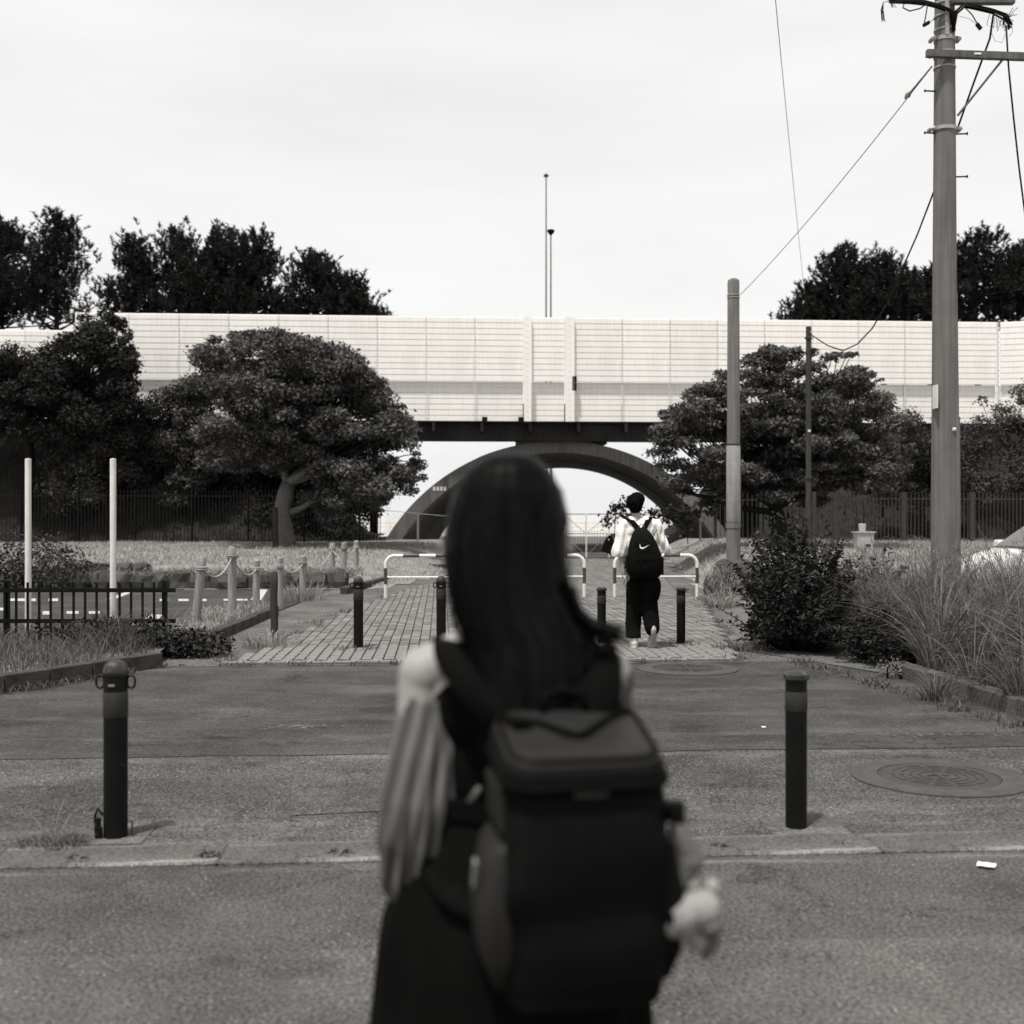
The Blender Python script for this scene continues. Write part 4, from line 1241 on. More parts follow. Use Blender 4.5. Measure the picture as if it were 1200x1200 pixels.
# ------------------------------------------------------------------ manholes and litter
def manhole(label, c, ro, ri):
    t = thing('manhole', label, 'manhole', c, group='manholes in the pavement')
    z = 0.012
    mm_ = MB(); mm_.lathe([(ro, -0.05), (ro, z), (ro-0.012, z+0.005), (ri+0.02, z+0.005), (ri+0.018, z-0.02)], n=48); mm_.build('concrete_ring', M['mring'], t, auto=30)
    mm_ = MB(); mm_.lathe([(ri+0.014, -0.04), (ri+0.014, z+0.004), (ri+0.004, z+0.006), (ri, z+0.002), (ri-0.012, z+0.0045), (0.01, z+0.0045)], n=48); mm_.build('lid', M['iron'], t, auto=30)
    mm_ = MB()
    for rr in (0.26, 0.21, 0.16, 0.11):
        nseg = 12
        for k in range(nseg):
            a0 = 2*PI*k/nseg + 0.06; a1 = 2*PI*(k+1)/nseg - 0.06
            for s_ in range(3):
                b0_ = a0 + (a1-a0)*s_/3; b1_ = a0 + (a1-a0)*(s_+1)/3
                mm_.bar((rr*math.cos(b0_), rr*math.sin(b0_), z+0.0055), (rr*math.cos(b1_), rr*math.sin(b1_), z+0.0055), 0.016, 0.005)
    mm_.bar((0, -0.08, z+0.006), (0, 0.08, z+0.006), 0.025, 0.006); mm_.bar((-0.06, 0, z+0.0065), (0.06, 0, z+0.0065), 0.025, 0.006)
    mm_.build('lid_relief', M['iron'], t)
    return t
mh = manhole('near round iron manhole lid with ringed relief in a concrete collar, at right', GP(1100, 912), 0.50, 0.325)
mh2 = copy_tree(mh); mh2.location = GP(806, 785); mh2['label'] = 'far manhole in the forecourt just before the brick path, right of the woman'
mh2.location.z = 0.004

def litter(label, px, py, sx, sy, rz):
    q = GP(px, py); m_ = MB(q)
    n = 5; vs = []; fs = []
    for j in range(3):
        for i in range(n):
            x = (i/(n-1)-0.5)*sx; y = (j/2-0.5)*sy
            p = Matrix.Rotation(rz, 3, 'Z') @ Vector((x, y, 0))
            vs.append(q + p + Vector((0, 0, 0.013 + 0.004*abs(math.sin(i*1.3 + j)))))
    for j in range(2):
        for i in range(n-1): fs.append((j*n+i, j*n+i+1, (j+1)*n+i+1, (j+1)*n+i))
    m_._add(vs, fs)
    o = m_.build('paper_scrap', M['paper']); md = o.modifiers.new('s', 'SOLIDIFY'); md.thickness = 0.002
    tag(o, label, 'litter', 'paper scraps on the asphalt')
litter('white paper scrap lying on the road at far right', 1156, 1017, 0.075, 0.06, -0.5)
litter('tiny white scrap on the forecourt left of the near flat bollard', 895, 854, 0.03, 0.04, 0.2)
m = MB()
for k in range(150):
    px = random.choice([random.gauss(342, 22), random.gauss(1090, 45)]); py = random.gauss(853, 1.0) if px < 700 else random.gauss(863, 1.2)
    q = GP(px, py); a = random.uniform(0, PI)
    m.bar(q + Vector((0, 0, 0.011)), q + Vector((0.05*math.cos(a), 0.02*math.sin(a), 0.013)), 0.006, 0.003)
stuff(m.build('dry_clippings', M['plume']))

# ------------------------------------------------------------------ right bed: kerb, tall grass, shrubs
bedR = [(4.6, 3.0), (4.02, 7.5), (3.93, 8.9), (3.74, 11.0), (3.0, 12.5), (2.75, 13.0), (3.0, 16.5), (3.8, 19.8), (7.0, 19.8), (7.2, 3.0)]
m = MB(); m.sheet([(x, y, 0.016) for x, y in bedR]); structure(m.build('planting_bed', M['soil']))
kr = thing('bed_kerb', '', '', (0, 0, 0)); del kr['label']; del kr['category']; kr['kind'] = 'structure'
kerb_run([(4.02, 7.0), (3.95, 8.9), (3.72, 11.2)], kr, 0.15, 0.16, 0.9, 'kerb')

def tall_grass(name, poly, n, h0, h1, m_, per=55):
    nc = n//per + 1
    p = scatter(poly, nc); ch = (h0 + (h1-h0)*rng.random(nc))*np.array([0.75 + 0.5*max(0, 0.5+noise.noise(Vector((a*0.8, b*0.8, 7)))) for a, b in p])
    th = rng.random(nc*per)*2*PI
    rr = 0.10*np.sqrt(rng.random(nc*per))
    cs = np.repeat(p, per, axis=0) + np.stack([np.cos(th), np.sin(th)], 1)*rr[:, None]
    cs = np.concatenate([cs, np.full((len(cs), 1), 0.02)], 1)
    h = np.repeat(ch, per)*(0.55 + 0.6*rng.random(len(cs)))
    th = th + rng.normal(size=len(th))*0.5
    lean = 0.15 + 1.0*rng.random(len(cs))**1.2
    v, f = blades(cs, h, lean, 0.008 + 0.012*rng.random(len(cs))**2, 7, 0.55, dirs=th)
    return stuff(np_mesh(name, v, f, m_))
tall_grass('tall_grass', [(4.05, 8.2), (3.9, 11.2), (4.0, 13.5), (6.4, 13.5), (6.4, 7.6)], 10500, 0.75, 1.35, M['tallgrass'])
tall_grass('tall_grass', [(4.1, 12.5), (4.3, 16.5), (6.9, 16.0), (7.0, 12.5)], 6000, 0.75, 1.25, M['tallgrass'])
tall_grass('tall_grass', [(5.5, 12.5), (5.6, 16.0), (6.9, 15.5), (6.9, 12.5)], 500, 0.9, 1.4, M['tallgrass'])
tall_grass('low_weeds', [(4.05, 7.4), (3.85, 11.0), (4.15, 11.0), (4.35, 7.4)], 1500, 0.2, 0.6, M['weed'])
grass_obj('bed_grass', [(4.0, 12), (4.0, 16), (8.5, 18), (8.5, 12)], 4000, 0.1, 0.2, 0.6, 0.006, 0.012, 0.8, M['weed'])
# plumes: feathered seed heads
n = 420
pp = scatter([(4.2, 9.5), (4.2, 16), (9, 16), (9, 9)], n)
hh = 0.65 + 0.6*rng.random(n)
V = []; Fq = []; k = 0
for (x_, y_), h in zip(pp, hh):
    a = random.gauss(PI*0.95, 0.6)
    st_ = np.repeat([[x_ + 0.3*math.cos(a), y_ + 0.3*math.sin(a), h]], 9, axis=0) + rng.normal(size=(9, 3))*0.02
    v, f = blades(st_, 0.06+0.10*rng.random(9), np.full(9, 1.1), np.full(9, 0.007), 3, 0.8, dirs=np.full(9, a)+rng.normal(size=9)*0.35)
    V.append(v); Fq.append(f+k); k += len(v)
stuff(np_mesh('grass_plumes', np.concatenate(V), np.concatenate(Fq), M['plume']))

def shrub_feather(name, label, c, r, nbranch, leaf, m_, hgt):
    """arching branches carrying two rows of small leaves"""
    c = Vector(c); t = thing(name, label, 'shrub', (c.x, c.y, 0))
    P_ = []; sm = MB(t)
    for i in range(nbranch):
        a = random.uniform(0, 2*PI); rad = math.sqrt(random.random())
        lob = 1 + 0.35*noise.noise(Vector((math.cos(a)*1.7, math.sin(a)*1.7, c.x)))
        hz_ = random.uniform(0.12, 1.0); out_ = random.uniform(1.1, 1.45) if random.random() < 0.25 else 1.0
        rad *= lob*out_
        tip = Vector((c.x + math.cos(a)*r[0]*rad, c.y + math.sin(a)*r[1]*rad, hgt*hz_*(1-0.40*min(1, rad)**2)*(1.12 if out_ > 1 else 1)*(0.85 + 0.3*noise.noise(Vector((math.cos(a)*2, math.sin(a)*2, 4+c.y))))))
        s_ = Vector((c.x + math.cos(a)*r[0]*rad*0.35, c.y + math.sin(a)*r[1]*rad*0.35, max(0, tip.z-0.75)))
        mid = s_.lerp(tip, 0.55) + Vector((0, 0, 0.12))
        pts = []
        for k in range(13):
            u = k/12; q = s_*(1-u)**2 + mid*2*u*(1-u) + tip*u**2; pts.append(q)
        if i % 3 == 0: sm.tube([pts[0], pts[6], pts[12]], [0.008, 0.006, 0.003], 4)
        d = (tip-s_).normalized(); sd = d.cross(Vector((0, 0, 1))).normalized()
        for k in range(3, 13):
            for sg in (-1, 1):
                P_.append((pts[k] + sd*sg*leaf*0.55 + Vector((random.gauss(0, .012), random.gauss(0, .012), random.gauss(0, .012)))))
    pos = np.array([tuple(p) for p in P_])
    v, f = leaves(pos, leaf, 0.9, 0.42)
    np_mesh('foliage', v, f, m_, t, off=(c.x, c.y, 0))
    sm.build('stems', M['darkbark'], t)
    return t
shrub_feather('feathery_shrub', 'dark feathery leaved shrub at the right edge of the brick path', (3.28, 13.35, 0), (0.72, 0.80, 0), 720, 0.070, M['shrub'], 1.80)
shrub_feather('feathery_shrub', 'low dark shrub between the feathery shrub and the tall grass', (3.95, 12.1, 0), (0.50, 0.6, 0), 340, 0.06, M['shrub'], 0.75)
shrub_feather('feathery_shrub', 'dark leafy shrub behind the feathery shrub, below the thin dark pole', (4.6, 15.2, 0), (0.7, 0.7, 0), 320, 0.075, M['shrub'], 1.35)
ivy('flowering_weed', 'small pale flowered weed at the start of the right kerb', (3.62, 11.0, 0.10), (0.16, 0.18, 0.10), 260, 0.028, M['plume'], 'weed')

# small concrete trough and its bottle on the right lawn
tr = P(1012, 644, 27.0)
t = thing('concrete_trough', 'small pale concrete trough on the right lawn beside the utility pole', 'trough', (tr.x, tr.y, tr.z))
m = MB(t); m.box(tr + Vector((0, 0, 0.21)), (0.36, 0.30, 0.38), None, 1.14); m.build('trough_body', M['troughmat'], t, bevel=0.015)
m = MB(t); m.box(tr + Vector((0, 0, 0.405)), (0.46, 0.39, 0.03)); m.build('rim', M['troughmat'], t)
m = MB(t); m.box(tr + Vector((0.06, -0.157, 0.1)), (0.12, 0.01, 0.06)); m.build('vent', M['darksteel'], t)
q = tr + Vector((-0.03, 0, 0.42)); m = MB(q); m.lathe([(0.075, 0), (0.088, 0.15), (0.08, 0.18), (0.06, 0.185)], q, 12)
tag(m.build('small_pot', M['troughmat'], auto=40), 'small pale pot standing on the concrete trough', 'pot')

# ------------------------------------------------------------------ trees
def limb(mb, a, b, r0, r1, bend=0.15, n=6, seed=0):
    a = Vector(a); b = Vector(b); d = b-a
    pts = []
    for i in range(n+1):
        t = i/n; p = a.lerp(b, t)
        k = math.sin(t*PI)*bend*d.length
        p += Vector((noise.noise(p*0.9 + Vector((seed, 0, 0)))*k, noise.noise(p*0.9 + Vector((0, seed, 3)))*k, -0.25*k + noise.noise(p + Vector((0, 4, seed)))*0.4*k))
        pts.append(p)
    mb.tube(pts, [r0 + (r1-r0)*(i/n) for i in range(n+1)], 8)
    return pts[-1]

def broad_tree(label, base, fork, r0, clumps, dens, size, m_, bark, up=0.55, aspect=0.5, name='broadleaf_tree', lowlimb=None, seed=1, lk=1.0):
    base = Vector(base); fork = Vector(fork)
    t = thing(name, label, 'tree', base, group='trees before the bridge')
    mb = MB(t)
    pts = [base + (fork-base)*k/6 + Vector((math.sin(k*0.8+seed)*0.30*r0*(k > 0), math.cos(k*0.9)*0.06, 0)) for k in range(7)]
    pts[0] = base - Vector((0, 0, 0.2))
    mb.tube(pts, [r0*1.45, r0*1.12, r0*0.98, r0*0.90, r0*0.84, r0*0.82, r0*0.72], 14)
    mb.build('trunk', bark, t, smooth=True)
    lb = MB(t); hb = MB(t)
    hubs = []
    for k in range(5):
        a = 2*PI*k/5 + seed
        cs = [c for c, r in clumps]
        c = Vector(cs[(k*7+seed) % len(cs)])
        h = fork.lerp(c, 0.45); h.z = max(h.z, fork.z + 0.8)
        limb(hb, pts[-1], h, r0*0.55*lk, r0*0.3*lk, 0.12, seed=seed+k); hubs.append(h)
    for i, (c, r) in enumerate(clumps):
        c = Vector(c); h = min(hubs, key=lambda q: (q-c).length)
        limb(lb, h, c - Vector((0, 0, r[2]*0.2)), r0*0.13*lk, 0.012, 0.18, seed=seed+i)
    if lowlimb:
        limb(hb, lowlimb[0], lowlimb[1], r0*0.42, r0*0.2, 0.1, seed=3)
    hb.build('main_limbs', bark, t, smooth=True)
    lb.build('limbs', M['darkbark'], t, smooth=True)
    crown_mesh('crown', clumps, dens, size, m_, t, base, up, aspect)
    return t

def clumps_px(lst, Y, depth, flat=0.62, seed=0):
    """list of (px, py, radius_px): umbrella-like leaf clumps spread in depth"""
    out = []
    rd = random.Random(seed)
    for px, py, rp in lst:
        yy = Y + rd.uniform(-depth, depth)
        c = P(px, py, yy); r = rp/F*yy
        out.append((tuple(c), (r, r*1.1, r*flat)))
    return out
def fill_px(outline, n, rmin, rmax, seed):
    """random clumps inside a pixel outline"""
    rd = random.Random(seed); xs = [p[0] for p in outline]; ys = [p[1] for p in outline]; out = []
    while len(out) < n:
        x = rd.uniform(min(xs), max(xs)); y = rd.uniform(min(ys), max(ys))
        if in_poly(np.array([[x, y]]), outline)[0]: out.append((x, y, rd.uniform(rmin, rmax)))
    return out

def rim_px(outline, n, rmin, rmax, seed):
    """small sprays of leaves breaking the outline"""
    rd = random.Random(seed); out = []
    for k in range(n):
        i = rd.randrange(len(outline)-1); t_ = rd.random(); a, b = outline[i], outline[i+1]
        x = a[0] + (b[0]-a[0])*t_; y = a[1] + (b[1]-a[1])*t_; q = rd.uniform(2, 13)
        nx, ny = (b[1]-a[1]), -(b[0]-a[0]); l_ = math.hypot(nx, ny) or 1
        out.append((x + nx/l_*q, y + ny/l_*q, rd.uniform(rmin, rmax)))
    return out

# big tree on the left lawn
oL = [(222, 452), (248, 412), (300, 398), (350, 402), (400, 420), (432, 448), (458, 478), (478, 520), (474, 558), (440, 580), (395, 570), (365, 545), (300, 540), (256, 542), (236, 500)]
cl = fill_px(oL, 150, 15, 27, 3) + fill_px([(240, 440), (262, 404), (320, 392), (390, 404), (436, 440), (430, 470), (250, 470)], 40, 15, 24, 51) + rim_px(oL, 60, 5, 11, 72) + fill_px([(300, 535), (330, 522), (420, 535), (430, 572), (380, 560)], 18, 12, 18, 52) + [(245, 415, 20), (290, 402, 20), (340, 404, 22), (385, 415, 22), (420, 438, 20), (445, 470, 20), (468, 505, 18), (488, 545, 13), (480, 575, 11), (494, 560, 8), (440, 582, 16), (228, 448, 16), (372, 588, 17), (385, 580, 18), (362, 582, 14), (395, 588, 15), (250, 540, 22)]
TY = 37.0
broad_tree('big spreading broadleaf tree on the left lawn with a pale forked trunk', P(332, 644, TY), P(336, 566, TY-0.1), 0.30, clumps_px(cl, TY, 2.7, 0.55, 5), 3300, 0.125, M['leaf'], M['bark'],
           lowlimb=(P(335, 602, TY), P(380, 581, TY-0.6)), seed=2)
# right tree in flat layers
oR = [(772, 505), (790, 486), (830, 455), (875, 430), (905, 415), (985, 420), (1010, 440), (1040, 470), (1058, 510), (1050, 550), (1000, 560), (960, 575), (900, 560), (850, 575), (800, 570), (768, 550)]
cl = fill_px(oR, 140, 13, 24, 11) + fill_px([(830, 450), (880, 422), (990, 425), (1040, 470), (1050, 520), (830, 500)], 45, 13, 20, 53) + rim_px(oR, 50, 5, 10, 73) + fill_px([(850, 560), (880, 545), (1050, 540), (1056, 575), (960, 592), (880, 588)], 34, 12, 20, 54) + [(790, 545, 22), (775, 530, 18), (800, 575, 16), (830, 590, 14), (785, 500, 17), (815, 462, 15), (826, 455, 14), (880, 424, 15), (905, 415, 17), (930, 412, 12), (975, 418, 14), (1000, 435, 16), (1040, 500, 20), (1020, 540, 20), (850, 440, 12)]
broad_tree('flat layered broadleaf tree right of the arch, behind the concrete stub pole', P(915, 652, 33), P(908, 596, 33), 0.24, clumps_px(cl, 33.0, 2.4, 0.42, 8), 3900, 0.115, M['leaf'], M['darkbark'], up=0.8,
           name='layered_tree', lowlimb=(P(905, 600, 33), P(800, 575, 32.5)), seed=4, lk=0.7)
# dark trees at far left
oD = [(-60, 424), (20, 416), (66, 408), (90, 382), (122, 374), (138, 388), (148, 430), (150, 498), (80, 505), (-60, 510)]
cl = fill_px(oD, 170, 11, 22, 21) + rim_px(oD[3:8], 26, 5, 9, 71) + [(120, 455, 30), (140, 480, 26), (105, 490, 30), (60, 440, 30), (20, 465, 30), (128, 394, 12), (140, 425, 12), (104, 384, 12)]
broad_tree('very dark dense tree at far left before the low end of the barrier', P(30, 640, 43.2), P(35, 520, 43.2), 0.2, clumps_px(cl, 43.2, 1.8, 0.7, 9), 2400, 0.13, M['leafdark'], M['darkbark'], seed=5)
oE = [(50, 520), (90, 500), (140, 470), (190, 448), (240, 450), (262, 500), (262, 560), (210, 590), (140, 590), (90, 600), (60, 570)]
cl = fill_px(oE, 100, 13, 24, 31)
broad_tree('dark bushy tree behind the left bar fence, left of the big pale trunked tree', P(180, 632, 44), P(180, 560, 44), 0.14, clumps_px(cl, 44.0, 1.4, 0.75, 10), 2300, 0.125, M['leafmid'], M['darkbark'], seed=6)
oE2 = [(260, 500), (330, 520), (400, 540), (440, 570), (450, 615), (380, 625), (300, 620), (255, 600)]
cl = fill_px(oE2, 30, 18, 30, 33)
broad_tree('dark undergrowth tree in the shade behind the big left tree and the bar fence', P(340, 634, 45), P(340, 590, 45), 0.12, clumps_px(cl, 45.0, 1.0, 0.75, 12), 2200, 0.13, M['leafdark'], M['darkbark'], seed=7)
oF = [(1035, 570), (1052, 490), (1075, 474), (1100, 492), (1125, 505), (1130, 570), (1080, 590)]
cl = fill_px(oF, 46, 10, 19, 41)
broad_tree('small dark tree on the right slope beside the utility pole', P(1080, 600, 43), P(1080, 560, 43), 0.09, clumps_px(cl, 43.0, 0.9, 0.75, 13), 1900, 0.12, M['leafmid'], M['darkbark'], seed=8)
oG = [(1118, 530), (1140, 482), (1165, 480), (1185, 460), (1230, 440), (1260, 540), (1180, 560)]
cl = fill_px(oG, 46, 9, 18, 43) + [(1192, 458, 9), (1150, 470, 9)]
broad_tree('ragged bush on the right slope at the picture edge, below the barrier', P(1185, 560, 44.5), P(1185, 530, 44.5), 0.07, clumps_px(cl, 44.5, 0.8, 0.8, 14), 1100, 0.12, M['leafmid'], M['darkbark'], seed=9)
for k_, (ou, by, lb) in enumerate([([(1010, 590), (1020, 560), (1050, 560), (1060, 590)], 600, 'small dark bush behind the right bar fence, left of the slope tree'),
        ([(1130, 590), (1135, 560), (1170, 550), (1180, 590)], 602, 'low bush on the right slope just right of the utility pole'),
        ([(1175, 585), (1190, 545), (1235, 540), (1240, 590)], 602, 'low bush on the right slope at the picture edge')]):
    cl = fill_px(ou, 16, 8, 16, 60+k_)
    cx_ = sum(p[0] for p in ou)/4
    broad_tree(lb, P(cx_, by, 43.2), P(cx_, by-18, 43.2), 0.05, clumps_px(cl, 43.2, 0.6, 0.8, 20+k_), 1300, 0.12, M['leafmid'], M['darkbark'], seed=12+k_, name='slope_bush')
# thin bare shrub behind the fence at far left
oH = [(45, 600), (50, 560), (80, 530), (120, 540), (118, 600), (80, 615)]
cl = fill_px(oH, 16, 12, 20, 47)
broad_tree('thin loose leaved bush behind the bar fence, right of the leftmost white pole', P(82, 632, 42.6), P(82, 600, 42.6), 0.06, clumps_px(cl, 42.6, 0.5, 0.9, 15), 700, 0.11, M['leaf'], M['darkbark'], seed=10)

# pines beyond the bridge
def pine_tree(px, py, Y, wpx, label, seed, bottom=400):
    rd = random.Random(seed)
    top = P(px, py, Y); base = Vector((top.x, top.y, 0)); H = top.z
    t = thing('pine_tree', label, 'tree', base, group='pines beyond the bridge')
    W = wpx/F*Y
    mb = MB(t); pts = [base, base + Vector((0.1, 0, H*0.4)), base + Vector((-0.05, 0.1, H*0.75)), top - Vector((0, 0, 0.4))]
    mb.tube(pts, [0.28, 0.22, 0.13, 0.03], 8); mb.build('trunk', M['darkbark'], t, smooth=True)
    lb = MB(t); tips = []
    zlow = max(6.0, CAMH + (606-bottom)/F*Y - 1.0)
    nb = 78
    for i in range(nb):
        u = (i+rd.random())/nb
        z = zlow + (H-0.9-zlow)*u
        ln = W*0.92*(1.0 - 0.70*u**1.7)*rd.uniform(0.45, 1.1)
        a = rd.uniform(0, 2*PI)
        s_ = Vector((base.x, base.y, z)); e = s_ + Vector((math.cos(a)*ln, math.sin(a)*ln, ln*rd.uniform(0.25, 0.65)))
        e.z = min(e.z, H - 0.5 - 2.6*(ln/W*1.5)**1.4 - rd.random()*0.6)
        lb.tube([s_, s_.lerp(e, .5) + Vector((0, 0, -0.06*ln)), e], [0.06, 0.04, 0.015], 5)
        nn = int(4 + ln*3.6)
        for k in range(nn):
            q = s_.lerp(e, rd.uniform(0.3, 1.02)); tips.append(q + Vector((rd.gauss(0, .42), rd.gauss(0, .42), rd.gauss(0.12, .3))))
    for k in range(14): tips.append(top + Vector((rd.gauss(0, W*0.10), rd.gauss(0, W*0.10), -0.6-abs(rd.gauss(0.2, .6)))))
    for k in range(6): tips.append(top + Vector((rd.gauss(0, .22), rd.gauss(0, .22), -0.5-abs(rd.gauss(0, .5)))))
    lb.build('branches', M['darkbark'], t)
    tp = np.array([tuple(p) for p in tips])
    # each tuft: an upright candle of needles
    n = 26
    cs = np.repeat(tp, n, axis=0)
    sh = rng.random((len(cs), 1))*0.5
    dv = rng.normal(size=(len(cs), 3)); dv[:, 2] = np.abs(dv[:, 2])*0.7 + 0.35; dv /= np.linalg.norm(dv, axis=1)[:, None]
    ax = np.repeat(np.array([[rd.gauss(0, .5), rd.gauss(0, .5), 1.0] for _ in tips]), n, axis=0)
    b_ = cs + ax*sh
    e_ = b_ + dv*(0.17 + 0.13*rng.random((len(cs), 1)))
    sd = np.cross(dv, rng.normal(size=dv.shape)); sd /= np.linalg.norm(sd, axis=1)[:, None] + 1e-9
    wv = 0.038
    v = np.stack([b_ - sd*wv, b_ + sd*wv, e_], 1).reshape(-1, 3)
    f = np.arange(len(v)).reshape(-1, 3)
    np_mesh('needles', v, f, M['pine'], t, off=tuple(base))
    return t
pl = [(2, 250, 74, 84, 'tall dark pine at the far left edge beyond the barrier'),
      (66, 243, 72, 66, 'tallest dark pine at far left, just left of the gap of sky'),
      (-40, 255, 72, 90, 'dark pine cut by the left picture edge'),
      (156, 270, 72, 46, 'thin crowned dark pine right of the gap of sky'),
      (210, 263, 73, 72, 'dark pine with two upright tips above the left barrier'),
      (264, 262, 71, 85, 'broad dark pine in the middle of the left group'),
      (300, 268, 73, 66, 'dark pine right of the middle of the left group'),
      (372, 290, 71, 72, 'rounded dark pine at the right end of the left group'),
      (410, 318, 72, 46, 'low dark pine shoulder at the right end of the left group'),
      (438, 357, 74, 18, 'tiny pine tip peeping over the barrier right of the left group'),
      (988, 284, 72, 78, 'dark pine left of the cable on the right'),
      (955, 330, 73, 60, 'low dark pine at the left end of the right group'),
      (1035, 292, 71, 72, 'dark pine behind the sagging cable on the right'),
      (1090, 312, 73, 70, 'dark pine just left of the utility pole'),
      (1145, 264, 71, 86, 'tallest dark pine right of the utility pole'),
      (1195, 278, 72, 84, 'dark pine at the right picture edge')]
for i, (px, py, Y, wp, lb) in enumerate(pl):
    pine_tree(px, py, Y, wp, lb, 100+i, 372)

# vine on the wire fence near the walking person
vn = P(760, 604, 41.6)
t = thing('vine', 'leafy vine hanging over the wire fence behind the walking person', 'vine', (vn.x, vn.y, 0))
vp = []
for px, py, rx, ry, n in [(722, 598, 9, 9, 50), (733, 592, 8, 8, 50), (712, 610, 7, 9, 35), (740, 606, 9, 10, 60), (755, 610, 8, 6, 40), (770, 602, 10, 7, 60), (782, 606, 8, 9, 55), (800, 600, 12, 7, 70), (820, 601, 12, 6, 50), (800, 612, 10, 8, 30), (835, 600, 6, 5, 20), (720, 630, 5, 4, 15)]:
    for k in range(int(n*1.7)):
        vp.append(tuple(P(px + random.gauss(0, rx*0.6), py + random.gauss(0, ry*0.6), 41.6 + random.gauss(0, .15))))
v, f = leaves(np.array(vp), 0.13, 0.2, 0.75)
np_mesh('foliage', v, f, M['leafdark'], t, off=(vn.x, vn.y, 0))
m = MB(t); m.tube([P(708, 606, 41.6), P(722, 596, 41.6), P(735, 590, 41.6), P(742, 606, 41.6), P(760, 611, 41.6), P(785, 601, 41.6), P(815, 600, 41.6), P(838, 600, 41.6)], 0.02, 5)
m.tube([P(800, 600, 41.6), P(805, 620, 41.7), P(806, 637, 41.8)], 0.02, 5); m.tube([P(722, 596, 41.6), P(720, 625, 41.8), P(722, 645, 42)], 0.015, 5); m.build('stem', M['darkbark'], t)

# ------------------------------------------------------------------ poles and wires
UY = 16.0
ub = Vector(((1107-600)/F*UY, UY, 0))
up_ = thing('utility_pole', 'tall concrete utility pole at right with a crossarm and cable bundles at its top', 'utility pole', ub)
def zat(py, Y=UY): return CAMH + (606-py)/F*Y
m = MB(up_)
m.lathe([(0.185, 0.0), (0.180, 1.5), (0.165, 4.0), (0.148, 6.5), (0.132, 8.7), (0.125, 9.8)], ub, 28); m.build('shaft', M['pole'], up_, auto=30)
m = MB(up_); m.tube([ub + Vector((0.135, -0.125, 0.0)), ub + Vector((0.125, -0.115, 2.9))], 0.042, 12); m.tube([ub + Vector((0.125, -0.115, 2.9)), ub + Vector((0.11, -0.10, 4.6))], 0.03, 8); m.build('conduit', M['pole'], up_, auto=40)
def ring(py, h, r, mt='clamp', bolts=True):
    z = zat(py)
    m_ = MB(up_); m_.lathe([(r, -h/2), (r+0.012, -h/2+0.004), (r+0.012, h/2-0.004), (r, h/2)], ub + Vector((0, 0, z)), 28)
    if bolts:
        for s_ in (-1, 1):
            m_.tube([ub + Vector((s_*(r+0.005), -0.07, z)), ub + Vector((s_*(r+0.05), -0.05, z)), ub + Vector((s_*(r+0.05), 0.05, z))], 0.03, 8)
    m_.build('clamp', M[mt], up_, auto=40)
ring(152, 0.055, 0.150); ring(65, 0.08, 0.136); ring(80, 0.03, 0.137, bolts=False); ring(47, 0.06, 0.134, bolts=True); ring(36, 0.03, 0.134, bolts=False); ring(20, 0.03, 0.133, bolts=False); ring(5, 0.03, 0.132, bolts=False)
for py, sg in ((108, -1), (157, -1), (158, 1), (208, 1)):
    z = zat(py); m = MB(up_); m.tube([ub + Vector((sg*0.13, -0.03, z)), ub + Vector((sg*0.29, -0.05, z))], 0.011, 6); m.tube([ub + Vector((sg*0.285, -0.05, z)), ub + Vector((sg*0.297, -0.05, z))], 0.022, 8); m.build('step_bolt', M['darksteel'], up_)
za = zat(72)
m = MB(up_); m.box((ub.x + 0.55, UY-0.20, za), (2.05-0.3, 0.08, 0.10), Matrix.Rotation(R(2.0), 3, 'Y')); m.build('crossarm', M['arm'], up_, bevel=0.006)
m = MB(up_); m.box((ub.x + 0.36, UY-0.243, za+0.012), (0.09, 0.008, 0.022)); m.build('arm_slot', M['column'], up_)
m = MB(up_); m.bar(Vector((ub.x + 0.12, UY-0.16, zat(140))), Vector((ub.x + 0.74, UY-0.19, zat(74))), 0.03, 0.03); m.build('brace', M['arm'], up_)
z0 = zat(9)
m = MB(up_); m.box((ub.x + 0.45, UY-0.19, z0+0.03), (0.85, 0.10, 0.13)); m.build('upper_arm', M['arm'], up_, bevel=0.006)
m = MB(up_); m.box((ub.x - 0.02, UY-0.142, zat(20)), (0.055, 0.03, 0.6)); m.build('cable_guard', M['clamp'], up_, bevel=0.004)
# cable bundles
rd = random.Random(5)
m = MB(up_)
for k in range(7):
    o_ = Vector((rd.uniform(-.02, .02), rd.uniform(-.03, .03), rd.uniform(-.025, .025)))
    m.tube([P(1042+rd.uniform(-3, 3), 1+rd.uniform(-2, 2), UY-0.25)+o_, P(1065, 2, UY-0.25)+o_, P(1085, 4, UY-0.2)+o_, P(1100, 8, UY-0.16)+o_, P(1114, 14, UY-0.17)+o_, P(1116, 28, UY-0.16)+o_*0.5], 0.014, 6)
for k in range(8):
    o_ = Vector((rd.uniform(-.02, .02), rd.uniform(-.03, .03), rd.uniform(-.02, .02)))
    m.tube([P(1117, 36, UY-0.16)+o_*0.5, P(1120, 15, UY-0.18)+o_, P(1130, 6, UY-0.22)+o_, P(1145, 9, UY-0.24)+o_, P(1162, 13, UY-0.24)+o_, P(1178, 20, UY-0.24)+o_*1.5, P(1181+rd.uniform(-3, 5), 28+rd.uniform(-4, 6), UY-0.24)+o_*2], 0.013, 6)
m.build('cable_bundle', M['cable'], up_, smooth=True)
m = MB(up_)
m.tube([P(1060, 3, UY-.25), P(1058, 9, UY-.25), P(1066, 13, UY-.25), P(1078, 10, UY-.25), P(1088, 3, UY-.25)], 0.009, 6)
m.tube([P(1087, 5, UY-.25), P(1085, 18, UY-.25), P(1083, 28, UY-.25)], 0.008, 6)
